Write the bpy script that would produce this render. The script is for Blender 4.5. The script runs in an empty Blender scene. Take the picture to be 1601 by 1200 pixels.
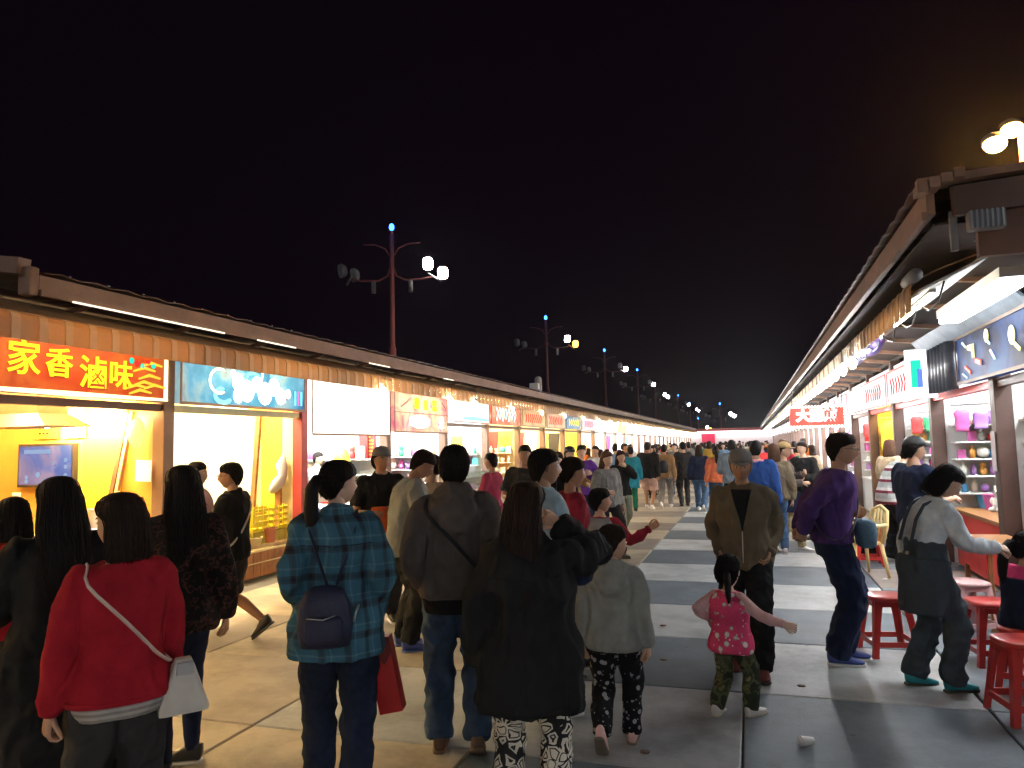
import bpy, bmesh, math, random
from mathutils import Vector, Matrix, noise

random.seed(7)
SC = bpy.context.scene
COL = SC.collection
R = math.radians
PI = math.pi

# ------------------------------------------------------------------ camera
CAM_H = 1.70
YAW, PITCH, ROLL = R(17.7), R(4.85), -0.022
cd = bpy.data.cameras.new('camera')
cam = bpy.data.objects.new('camera', cd)
COL.objects.link(cam)
cd.sensor_width = 36.0
cd.lens = 26.0
cd.clip_start = 0.05
cd.clip_end = 3000
CM = Matrix.Rotation(YAW, 4, 'Z') @ Matrix.Rotation(R(90) + PITCH, 4, 'X') @ Matrix.Rotation(ROLL, 4, 'Z')
cam.matrix_world = Matrix.Translation((0, 0, CAM_H)) @ CM
SC.camera = cam

# ------------------------------------------------------------------ night sky
world = bpy.data.worlds.new('World')
SC.world = world
world.use_nodes = True
wn = world.node_tree
for n in list(wn.nodes):
    wn.nodes.remove(n)
w_out = wn.nodes.new('ShaderNodeOutputWorld')
w_bg = wn.nodes.new('ShaderNodeBackground')
w_sky = wn.nodes.new('ShaderNodeTexSky')
w_sky.sky_type = 'NISHITA'
w_sky.sun_disc = False
w_sky.sun_elevation = R(-8)
w_sky.sun_rotation = R(200)
w_mix = wn.nodes.new('ShaderNodeMixRGB')
w_mix.blend_type = 'ADD'
w_mix.inputs['Fac'].default_value = 1.0
w_mix.inputs[2].default_value = (0.030, 0.012, 0.034, 1)
wn.links.new(w_sky.outputs[0], w_mix.inputs[1])
wn.links.new(w_mix.outputs[0], w_bg.inputs['Color'])
w_bg.inputs['Strength'].default_value = 0.05
wn.links.new(w_bg.outputs[0], w_out.inputs['Surface'])

moon = bpy.data.lights.new('moonlight', 'SUN')
moon.energy = 0.012
moon.angle = R(0.5)
moon.color = (0.8, 0.86, 1.0)
mo = bpy.data.objects.new('moonlight', moon)
COL.objects.link(mo)
mo.rotation_euler = (R(35), 0, R(30))

SC.view_settings.view_transform = 'Standard'
SC.view_settings.look = 'None'
SC.view_settings.exposure = 0.95
SC.view_settings.gamma = 1.0
SC.view_settings.use_curve_mapping = False
SC.render.engine = 'CYCLES'
cy = SC.cycles
cy.use_denoising = True
try:
    cy.denoiser = 'OPENIMAGEDENOISE'
except Exception:
    pass
cy.use_light_tree = True
cy.max_bounces = 5
cy.diffuse_bounces = 3
cy.glossy_bounces = 3
cy.transmission_bounces = 3
cy.sample_clamp_indirect = 4.0
cy.sample_clamp_direct = 0.0
cy.caustics_reflective = False
cy.caustics_refractive = False

# ------------------------------------------------------------------ placing helpers
def at(px, depth, z=0.0):
    """World point on the line of sight of a photo column, at a horizontal distance from the lens."""
    d = CM.to_3x3() @ Vector(((px - 800.5) / 1156.0, -0.20, -1.0))
    f = Vector((-math.sin(YAW), math.cos(YAW), 0))
    k = depth / d.dot(f)
    return Vector((d.x * k, d.y * k, z))


# ------------------------------------------------------------------ materials
MATS = {}


def nt(m):
    return m.node_tree


def mat(name, color, rough=0.7, metal=0.0, var=0.12, scale=6.0, bump=0.0, bscale=60.0, tint=False,
        emis=None, estr=0.0, spec=0.4, pattern=None, colors=None, pscale=1.0, sheen=0.0, fold=0.0):
    if name in MATS:
        return MATS[name]
    m = bpy.data.materials.new(name)
    m.use_nodes = True
    t = m.node_tree
    b = t.nodes['Principled BSDF']
    L = t.links.new
    N = t.nodes.new
    b.inputs['Roughness'].default_value = rough
    b.inputs['Metallic'].default_value = metal
    b.inputs['Specular IOR Level'].default_value = spec
    if sheen:
        b.inputs['Sheen Weight'].default_value = sheen
    co = N('ShaderNodeTexCoord')

    def mixc(a, c, fac, blend='MIX'):
        x = N('ShaderNodeMix')
        x.data_type = 'RGBA'
        x.blend_type = blend
        for i, v in ((0, fac), (6, a), (7, c)):
            if hasattr(v, 'links') or hasattr(v, 'is_linked'):
                L(v, x.inputs[i])
            elif i == 0:
                x.inputs[i].default_value = v
            else:
                x.inputs[i].default_value = (*v[:3], 1)
        return x.outputs[2]

    def math_(op, a, c=None):
        x = N('ShaderNodeMath')
        x.operation = op
        for i, v in ((0, a), (1, c)):
            if v is None:
                continue
            if hasattr(v, 'is_linked'):
                L(v, x.inputs[i])
            else:
                x.inputs[i].default_value = v
        return x.outputs[0]

    def ramp(fac, stops, const=True):
        x = N('ShaderNodeValToRGB')
        cr = x.color_ramp
        cr.interpolation = 'CONSTANT' if const else 'LINEAR'
        while len(cr.elements) > 1:
            cr.elements.remove(cr.elements[-1])
        cr.elements[0].position = stops[0][0]
        cr.elements[0].color = (*stops[0][1], 1)
        for p, c in stops[1:]:
            e = cr.elements.new(p)
            e.color = (*c, 1)
        L(fac, x.inputs[0])
        return x.outputs[0]

    base = color
    if tint:
        oi = N('ShaderNodeObjectInfo')
        base = oi.outputs['Color']
    C = colors or []
    obj = co.outputs['Object']
    if pattern:
        sep = N('ShaderNodeSeparateXYZ')
        L(obj, sep.inputs[0])
        X, Y, Z = sep.outputs
    if pattern == 'plaid':
        xy = math_('ADD', X, math_('MULTIPLY', Y, 0.7))
        fx = math_('FRACT', math_('MULTIPLY', xy, 8.0 * pscale))
        fz = math_('FRACT', math_('MULTIPLY', Z, 7.0 * pscale))
        st = [(0, C[0]), (.34, C[1]), (.42, C[2]), (.52, C[1]), (.60, C[0]), (.80, C[3]), (.86, C[0])]
        base = mixc(ramp(fx, st), ramp(fz, st), 0.5)
        base = mixc(base, mixc(ramp(fx, st), ramp(fz, st), 1.0, 'MULTIPLY'), 0.45)
    elif pattern == 'stripes':
        fz = math_('FRACT', math_('MULTIPLY', Z, 9.0 * pscale))
        k = 1.0 / len(C)
        base = ramp(fz, [(i * k, c) for i, c in enumerate(C)])
    elif pattern == 'dots':
        v = N('ShaderNodeTexVoronoi')
        v.inputs['Scale'].default_value = 16 * pscale
        L(obj, v.inputs['Vector'])
        base = ramp(v.outputs['Distance'], [(0, C[1]), (.26, C[2]), (.31, C[0])])
        v2 = N('ShaderNodeTexVoronoi')
        v2.inputs['Scale'].default_value = 30 * pscale
        L(obj, v2.inputs['Vector'])
        base = mixc(C[1], base, ramp(v2.outputs['Distance'], [(0, (0, 0, 0)), (.17, (1, 1, 1))]))
    elif pattern == 'patches':
        ns = N('ShaderNodeTexNoise')
        ns.inputs['Scale'].default_value = 11 * pscale
        ns.inputs['Detail'].default_value = 2.5
        L(obj, ns.inputs['Vector'])
        k = len(C)
        base = ramp(ns.outputs['Fac'], [(0, C[0])] + [(.36 + .26 * i / (k - 1), C[i]) for i in range(1, k)])
    elif pattern == 'lace':
        v = N('ShaderNodeTexVoronoi')
        v.feature = 'DISTANCE_TO_EDGE'
        v.inputs['Scale'].default_value = 22 * pscale
        L(obj, v.inputs['Vector'])
        ns = N('ShaderNodeTexNoise')
        ns.inputs['Scale'].default_value = 9 * pscale
        L(obj, ns.inputs['Vector'])
        f = math_('ADD', v.outputs['Distance'], math_('MULTIPLY', math_('SUBTRACT', ns.outputs['Fac'], .5), 1.2))
        base = ramp(f, [(0, C[0]), (.07, C[1]), (.19, C[0]), (.27, C[1])])
    elif pattern == 'wood':
        w = N('ShaderNodeTexWave')
        w.inputs['Scale'].default_value = 3.0 * pscale
        w.inputs['Distortion'].default_value = 5.0
        w.inputs['Detail'].default_value = 3.0
        mp = N('ShaderNodeMapping')
        mp.inputs['Scale'].default_value = (6, .6, 6)
        L(obj, mp.inputs[0])
        L(mp.outputs[0], w.inputs['Vector'])
        base = mixc(color, [c * .6 for c in color[:3]], w.outputs['Fac'])
    elif pattern == 'print':
        # printed sign artwork: soft clouds of several colours
        ns = N('ShaderNodeTexNoise')
        ns.inputs['Scale'].default_value = 2.2 * pscale
        ns.inputs['Detail'].default_value = 4
        ns.inputs['Distortion'].default_value = .8
        L(obj, ns.inputs['Vector'])
        k = len(C)
        base = ramp(ns.outputs['Fac'], [(.28 + .44 * i / (k - 1), C[i]) for i in range(k)], False)
    ncol = None
    if var:
        ns = N('ShaderNodeTexNoise')
        ns.inputs['Scale'].default_value = scale
        ns.inputs['Detail'].default_value = 5
        ns.inputs['Roughness'].default_value = .65
        L(obj, ns.inputs['Vector'])
        mr = N('ShaderNodeMapRange')
        mr.inputs[1].default_value = .3
        mr.inputs[2].default_value = .7
        mr.inputs[3].default_value = 1 - var
        mr.inputs[4].default_value = 1 + var
        L(ns.outputs['Fac'], mr.inputs[0])
        cc = N('ShaderNodeVectorMath')
        cc.operation = 'SCALE'
        if hasattr(base, 'is_linked'):
            L(base, cc.inputs[0])
        else:
            cc.inputs[0].default_value = base[:3]
        L(mr.outputs[0], cc.inputs['Scale'])
        base = cc.outputs[0]
    if hasattr(base, 'is_linked'):
        L(base, b.inputs['Base Color'])
        if emis == 'base':
            L(base, b.inputs['Emission Color'])
            b.inputs['Emission Strength'].default_value = estr
    else:
        b.inputs['Base Color'].default_value = (*base[:3], 1)
        if emis == 'base':
            b.inputs['Emission Color'].default_value = (*base[:3], 1)
            b.inputs['Emission Strength'].default_value = estr
    if emis is not None and emis != 'base':
        b.inputs['Emission Color'].default_value = (*emis, 1)
        b.inputs['Emission Strength'].default_value = estr
    if bump:
        ns = N('ShaderNodeTexNoise')
        ns.inputs['Scale'].default_value = bscale
        ns.inputs['Detail'].default_value = 3
        L(obj, ns.inputs['Vector'])
        bp = N('ShaderNodeBump')
        bp.inputs['Strength'].default_value = bump
        bp.inputs['Distance'].default_value = .01
        L(ns.outputs['Fac'], bp.inputs['Height'])
        if fold:
            mp = N('ShaderNodeMapping')
            mp.inputs['Scale'].default_value = (1, 1, .55)
            L(obj, mp.inputs[0])
            n2 = N('ShaderNodeTexNoise')
            n2.inputs['Scale'].default_value = 8.5
            n2.inputs['Detail'].default_value = 3
            n2.inputs['Distortion'].default_value = .9
            try:
                n2.noise_type = 'RIDGED_MULTIFRACTAL'
            except Exception:
                pass
            L(mp.outputs[0], n2.inputs['Vector'])
            b2 = N('ShaderNodeBump')
            b2.inputs['Strength'].default_value = fold
            b2.inputs['Distance'].default_value = .05
            L(n2.outputs['Fac'], b2.inputs['Height'])
            L(b2.outputs[0], bp.inputs['Normal'])
        L(bp.outputs[0], b.inputs['Normal'])
    MATS[name] = m
    return m


def cloth(name, color, **k):
    a = dict(rough=.9, var=.22, scale=7, bump=.3, bscale=200, spec=.12, sheen=.0, fold=.8)
    a.update(k)
    return mat('cloth_' + name, color, **a)


def translucent(m, col, fac=.4):
    t = m.node_tree
    b = t.nodes['Principled BSDF']
    o = t.nodes['Material Output']
    tr = t.nodes.new('ShaderNodeBsdfTranslucent')
    tr.inputs[0].default_value = (*col, 1)
    mx = t.nodes.new('ShaderNodeMixShader')
    mx.inputs[0].default_value = fac
    t.links.new(b.outputs[0], mx.inputs[1])
    t.links.new(tr.outputs[0], mx.inputs[2])
    t.links.new(mx.outputs[0], o.inputs[0])


def lampmat(name, color, strength):
    if name in MATS:
        return MATS[name]
    m = bpy.data.materials.new(name)
    m.use_nodes = True
    t = m.node_tree
    t.nodes.remove(t.nodes['Principled BSDF'])
    e = t.nodes.new('ShaderNodeEmission')
    e.inputs[0].default_value = (*color, 1)
    e.inputs[1].default_value = strength
    t.links.new(e.outputs[0], t.nodes['Material Output'].inputs[0])
    MATS[name] = m
    return m


# ------------------------------------------------------------------ mesh builder
class MB:
    def __init__(s):
        s.v, s.f, s.m, s.sm = [], [], [], []
        s.mats = []

    def mi(s, m):
        if m not in s.mats:
            s.mats.append(m)
        return s.mats.index(m)

    def add(s, vs, fs, m=None, smooth=False):
        o = len(s.v)
        s.v += [tuple(x) for x in vs]
        i = s.mi(m) if m is not None else 0
        for f in fs:
            s.f.append(tuple(o + k for k in f))
            s.m.append(i)
            s.sm.append(smooth)
        return s

    def box(s, x0, x1, y0, y1, z0, z1, m=None, M=None):
        vs = [Vector((x, y, z)) for z in (z0, z1) for y in (y0, y1) for x in (x0, x1)]
        if M is not None:
            vs = [M @ v for v in vs]
        fs = [(0, 2, 3, 1), (4, 5, 7, 6), (0, 1, 5, 4), (2, 6, 7, 3), (0, 4, 6, 2), (1, 3, 7, 5)]
        return s.add(vs, fs, m)

    def beam(s, a, b, w, h, m=None, up=(0, 0, 1)):
        a, b = Vector(a), Vector(b)
        d = (b - a)
        l = d.length
        d.normalize()
        u = Vector(up)
        if abs(d.dot(u)) > .98:
            u = Vector((1, 0, 0))
        x = d.cross(u).normalized()
        z = x.cross(d)
        M = Matrix((x, d, z)).transposed().to_4x4()
        M.translation = a
        return s.box(-w / 2, w / 2, 0, l, -h / 2, h / 2, m, M)

    def rings(s, rings, m=None, smooth=True, cap=True):
        n = len(rings[0])
        vs = [p for r in rings for p in r]
        fs = []
        for i in range(len(rings) - 1):
            for j in range(n):
                k = (j + 1) % n
                fs.append((i * n + j, i * n + k, (i + 1) * n + k, (i + 1) * n + j))
        if cap:
            fs.append(tuple(reversed(range(n))))
            fs.append(tuple((len(rings) - 1) * n + j for j in range(n)))
        return s.add(vs, fs, m, smooth)

    def tube(s, pts, rad, m=None, n=8, flat=1.0, smooth=True, round_ends=False, up=(0, 0, 1)):
        pts = [Vector(p) for p in pts]
        if not hasattr(rad, '__len__'):
            rad = [rad] * len(pts)
        rad = list(rad)
        if round_ends:
            d0 = (pts[0] - pts[1]).normalized()
            d1 = (pts[-1] - pts[-2]).normalized()
            pts = [pts[0] + d0 * rad[0] * .75, pts[0] + d0 * rad[0] * .45] + pts + [pts[-1] + d1 * rad[-1] * .45, pts[-1] + d1 * rad[-1] * .75]
            rad = [rad[0] * .35, rad[0] * .8] + rad + [rad[-1] * .8, rad[-1] * .35]
        rs = []
        px = None
        for i, p in enumerate(pts):
            d = (pts[min(i + 1, len(pts) - 1)] - pts[max(i - 1, 0)])
            if d.length < 1e-9:
                d = Vector((0, 0, 1))
            d.normalize()
            if px is None:
                u = Vector(up)
                if abs(d.dot(u)) > .95:
                    u = Vector((1, 0, 0))
                px = d.cross(u).normalized()
            else:
                px = (px - d * px.dot(d))
                if px.length < 1e-6:
                    px = d.orthogonal()
                px.normalize()
            pz = px.cross(d)
            rs.append([p + px * (rad[i] * math.cos(2 * PI * j / n)) + pz * (rad[i] * flat * math.sin(2 * PI * j / n)) for j in range(n)])
        return s.rings(rs, m, smooth)

    def ell(s, c, r, m=None, nu=12, nv=8, M=None):
        c = Vector(c)
        rs = []
        for i in range(1, nv):
            th = PI * i / nv
            rs.append([Vector((r[0] * math.sin(th) * math.cos(2 * PI * j / nu), r[1] * math.sin(th) * math.sin(2 * PI * j / nu), -r[2] * math.cos(th))) for j in range(nu)])
        if M is not None:
            rs = [[M @ p for p in q] for q in rs]
        rs = [[p + c for p in q] for q in rs]
        top = Vector((0, 0, r[2]))
        if M is not None:
            top = M @ top
        n = nu
        vs = [p for q in rs for p in q] + [c - top, c + top]
        fs = []
        for i in range(len(rs) - 1):
            for j in range(n):
                k = (j + 1) % n
                fs.append((i * n + j, i * n + k, (i + 1) * n + k, (i + 1) * n + j))
        a, b = len(vs) - 2, len(vs) - 1
        for j in range(n):
            k = (j + 1) % n
            fs.append((a, k, j))
            o = (len(rs) - 1) * n
            fs.append((b, o + j, o + k))
        return s.add(vs, fs, m, True)

    def xf(s, M):
        s.v = [tuple(M @ Vector(p)) for p in s.v]
        return s

    def mesh(s, name, origin=None):
        me = bpy.data.meshes.new(name)
        vs = s.v
        if origin is not None:
            ox, oy, oz = origin
            vs = [(x - ox, y - oy, z - oz) for x, y, z in vs]
        me.from_pydata(vs, [], s.f)
        for m in s.mats:
            me.materials.append(m)
        if s.f:
            me.polygons.foreach_set('material_index', s.m)
            me.polygons.foreach_set('use_smooth', s.sm)
        me.update()
        return me

    def build(s, name, parent=None, m=None, loc=None, world=True, bevel=0):
        """links as ONE object; vertices are in world space unless world=False (then parent space)"""
        if m is not None:
            s.mats = [m]
            s.m = [0] * len(s.f)
        org = None
        if parent is not None and world:
            org = root_loc(parent)
        elif loc is not None:
            org = loc
        me = s.mesh(name, org)
        o = bpy.data.objects.new(name, me)
        COL.objects.link(o)
        if parent is not None:
            o.parent = parent
        elif loc is not None:
            o.location = loc
        if bevel:
            b = o.modifiers.new('bevel', 'BEVEL')
            b.width = bevel
            b.segments = 2
            b.limit_method = 'ANGLE'
        return o


def root_loc(o):
    v = Vector((0, 0, 0))
    while o is not None:
        v += o.location
        o = o.parent
    return v


def tag(o, label=None, cat=None, group=None, kind=None):
    if label:
        o['label'] = label
    if cat:
        o['category'] = cat
    if group:
        o['group'] = group
    if kind:
        o['kind'] = kind
    return o


def empty(name, loc=(0, 0, 0), rz=0.0, label=None, cat=None, group=None):
    o = bpy.data.objects.new(name, None)
    COL.objects.link(o)
    o.empty_display_size = .2
    o.location = loc
    o.rotation_euler = (0, 0, rz)
    return tag(o, label, cat, group)


def remesh(mb, voxel, smooth=6, dec=None):
    """one continuous skin over overlapping closed shapes"""
    me = mb.mesh('tmp')
    o = bpy.data.objects.new('tmp', me)
    COL.objects.link(o)
    r = o.modifiers.new('r', 'REMESH')
    r.mode = 'VOXEL'
    r.voxel_size = voxel
    r.use_smooth_shade = True
    if smooth:
        s = o.modifiers.new('s', 'SMOOTH')
        s.factor = .5
        s.iterations = smooth
    if dec:
        d = o.modifiers.new('d', 'DECIMATE')
        d.ratio = dec
    dg = bpy.context.evaluated_depsgraph_get()
    out = bpy.data.meshes.new_from_object(o.evaluated_get(dg))
    bpy.data.objects.remove(o)
    bpy.data.meshes.remove(me)
    out.polygons.foreach_set('use_smooth', [True] * len(out.polygons))
    return out


def link_mesh(name, me, parent, m, loc=None):
    me.name = name
    me.materials.clear()
    for x in (m if isinstance(m, (list, tuple)) else [m]):
        me.materials.append(x)
    o = bpy.data.objects.new(name, me)
    COL.objects.link(o)
    o.parent = parent
    if loc:
        o.location = loc
    return o


def text_mesh(body, size, offset=.0, extrude=.006, align='CENTER', shear=0):
    c = bpy.data.curves.new('t', 'FONT')
    c.body = body
    c.size = size
    c.offset = offset
    c.extrude = extrude
    c.align_x = align
    c.align_y = 'CENTER'
    c.shear = shear
    c.resolution_u = 3
    o = bpy.data.objects.new('t', c)
    COL.objects.link(o)
    dg = bpy.context.evaluated_depsgraph_get()
    me = bpy.data.meshes.new_from_object(o.evaluated_get(dg))
    bpy.data.objects.remove(o)
    return me
# ================================================================== THE PLACE
LX, RX = -6.4, 2.4          # facades of the two rows
LV, RV = -5.6, 1.2          # awning valances
PITCHY = 2.72               # width of one stall
L0 = 4.19                   # start of the first stall on the left
R0 = 5.85
NL, NR = 30, 29

M_conc = mat('concrete_ground', (.16, .16, .165), rough=.85, var=.2, scale=1.5, bump=.3, bscale=40)
gm = MB()
gm.box(-400, 400, -60, 900, -1.0, -.03, M_conc)
tag(gm.build('ground'), kind='structure')

# pavement: stone slabs one by one near the lens, jointed
pav = tag(MB().box(LX - 3.2, RX + 3.4, 36, 130, -.06, 0, mat('far_paving', (.27, .265, .26), rough=.6, var=.3, scale=.9)).build('pavement'), kind='structure')


def slabmat(name, col, rough=.5):
    m = mat(name, col, rough=rough, var=.13, scale=2.0, bump=.35, bscale=90, spec=.35)
    # random tone for each slab + scuffs and stains
    t = m.node_tree
    b = t.nodes['Principled BSDF']
    src = b.inputs['Base Color'].links[0].from_socket
    oi = t.nodes.new('ShaderNodeObjectInfo')
    mr = t.nodes.new('ShaderNodeMapRange')
    mr.inputs[3].default_value = .86
    mr.inputs[4].default_value = 1.13
    t.links.new(oi.outputs['Random'], mr.inputs[0])
    sc_ = t.nodes.new('ShaderNodeVectorMath')
    sc_.operation = 'SCALE'
    t.links.new(src, sc_.inputs[0])
    t.links.new(mr.outputs[0], sc_.inputs['Scale'])
    geo = t.nodes.new('ShaderNodeNewGeometry')
    ns = t.nodes.new('ShaderNodeTexNoise')
    ns.inputs['Scale'].default_value = 1.7
    ns.inputs['Detail'].default_value = 6
    ns.inputs['Roughness'].default_value = .7
    t.links.new(geo.outputs['Position'], ns.inputs['Vector'])
    r2 = t.nodes.new('ShaderNodeMapRange')
    r2.inputs[1].default_value = .36
    r2.inputs[2].default_value = .56
    r2.inputs[3].default_value = .64
    r2.inputs[4].default_value = 1.0
    t.links.new(ns.outputs['Fac'], r2.inputs[0])
    s2 = t.nodes.new('ShaderNodeVectorMath')
    s2.operation = 'SCALE'
    t.links.new(sc_.outputs[0], s2.inputs[0])
    t.links.new(r2.outputs[0], s2.inputs['Scale'])
    vo = t.nodes.new('ShaderNodeTexVoronoi')
    vo.inputs['Scale'].default_value = 2.3
    t.links.new(geo.outputs['Position'], vo.inputs['Vector'])
    rv = t.nodes.new('ShaderNodeMapRange')
    rv.inputs[1].default_value = .035
    rv.inputs[2].default_value = .055
    rv.inputs[3].default_value = .62
    rv.inputs[4].default_value = 1.0
    t.links.new(vo.outputs['Distance'], rv.inputs[0])
    s3 = t.nodes.new('ShaderNodeVectorMath')
    s3.operation = 'SCALE'
    t.links.new(s2.outputs[0], s3.inputs[0])
    t.links.new(rv.outputs[0], s3.inputs['Scale'])
    t.links.new(s3.outputs[0], b.inputs['Base Color'])
    r3 = t.nodes.new('ShaderNodeMapRange')
    r3.inputs[3].default_value = rough - .12
    r3.inputs[4].default_value = rough + .2
    t.links.new(ns.outputs['Fac'], r3.inputs[0])
    t.links.new(r3.outputs[0], b.inputs['Roughness'])
    return m


S_tan = slabmat('slab_sand', (.42, .36, .27))
S_tan2 = slabmat('slab_pinkish', (.33, .285, .245))
S_lt = slabmat('slab_light_grey', (.45, .465, .465))
S_dk = slabmat('slab_dark_grey', (.135, .165, .195))
S_br = slabmat('slab_brown_grey', (.21, .18, .155))
S_bl = slabmat('slab_blue_grey', (.18, .215, .245))

SW, SD = 1.463, 1.36
GX0, GY0 = -1.583, 5.42


def slab_mesh(m):
    g = .006
    b = MB()
    x0, x1, y0, y1 = g, SW - g, g, SD - g
    e = .008
    rs = [[(x0, y0, -.05), (x1, y0, -.05), (x1, y1, -.05), (x0, y1, -.05)],
          [(x0, y0, -e), (x1, y0, -e), (x1, y1, -e), (x0, y1, -e)],
          [(x0 + e, y0 + e, 0), (x1 - e, y0 + e, 0), (x1 - e, y1 - e, 0), (x0 + e, y1 - e, 0)]]
    b.rings(rs, m, smooth=False)
    return b.mesh('paving_slab')


slab_me = {m: slab_mesh(m) for m in (S_tan, S_tan2, S_lt, S_dk, S_br, S_bl)}
for ix in range(-4, 5):
    for iy in range(-4, 23):
        x, y = GX0 + ix * SW, GY0 + iy * SD
        if x < LX - .9 or x > RX + 1.3:
            continue
        even = (iy % 2 == 0)
        if ix <= -2:
            m = S_tan if (ix + iy) % 3 else S_tan2
        elif ix == -1:
            m = S_br if not even else S_tan
            if iy < 0:
                m = S_lt if not even else S_tan
        elif ix == 0:
            m = S_dk if even else S_lt
        elif ix == 1:
            m = S_lt if even else S_dk
        else:
            m = S_bl if y < 7.5 or (iy % 3) else S_tan2
        o = bpy.data.objects.new('paving_slab', slab_me[m])
        COL.objects.link(o)
        o.parent = pav
        o.location = (x, y, random.uniform(-.0015, .0015))

# ------------------------------------------------------------------ colours of the buildings
M_brown = mat('brown_steel', (.13, .075, .05), rough=.55, var=.2, scale=3, bump=.15, bscale=30)
M_darkpost = mat('dark_post', (.06, .030, .022), rough=.55, var=.2, scale=3, bump=.15, bscale=30)
M_fascia = mat('fascia_brown', (.30, .175, .115), rough=.5, var=.22, scale=2.5, bump=.2, bscale=25)
M_roof = mat('roof_sheet', (.11, .065, .05), rough=.5, var=.25, scale=2)
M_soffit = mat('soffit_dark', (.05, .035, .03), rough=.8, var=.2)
M_awn = mat('awning_tan', (.56, .39, .23), rough=.45, var=.10, scale=3, bump=.1, bscale=12)
M_awn_l = mat('awning_pale', (.72, .60, .44), rough=.4, var=.1, scale=3)
translucent(M_awn, (.85, .56, .26), .38)
translucent(M_awn_l, (.9, .66, .36), .38)
M_awn_top = mat('awning_top', (.42, .27, .14), rough=.5, var=.2, scale=5, pattern='wood')
M_white = mat('white_panel', (.80, .80, .78), rough=.55, var=.05)
M_cream = mat('cream_panel', (.80, .66, .34), rough=.6, var=.08)
M_yellow = mat('yellow_panel', (.80, .56, .05), rough=.55, var=.06)
M_orange = mat('orange_panel', (.72, .25, .04), rough=.6, var=.1)
M_amber = mat('amber_panel', (.70, .40, .09), rough=.6, var=.12, scale=2)
M_maroon = mat('maroon_paint', (.30, .035, .035), rough=.5, var=.1)
M_red = mat('red_paint', (.62, .04, .03), rough=.45, var=.08)
M_steel = mat('bright_steel', (.55, .56, .57), rough=.3, metal=.9, var=.1)
M_greyp = mat('grey_plastic', (.28, .29, .31), rough=.5, var=.1)
M_black = mat('black_plastic', (.02, .02, .022), rough=.35, var=.1)
M_wood = mat('warm_wood', (.42, .19, .07), rough=.55, pattern='wood')
M_tube_w = lampmat('tube_warm', (1.0, .78, .44), 420)
M_tube_y = lampmat('tube_yellow', (1.0, .68, .26), 330)
M_tube_c = lampmat('tube_cool', (.97, .95, .92), 520)
M_tube_r = lampmat('tube_cool_bright', (.92, .97, 1.0), 170)
M_tube_f = lampmat('tube_far', (.96, .98, 1.0), 700)
M_bulb_w = lampmat('bulb_warm', (1.0, .82, .52), 260)
M_bulb_c = lampmat('bulb_cool', (.93, .97, 1.0), 170)
M_strip = lampmat('strip_pale', (1.0, .84, .60), 1.1)


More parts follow.
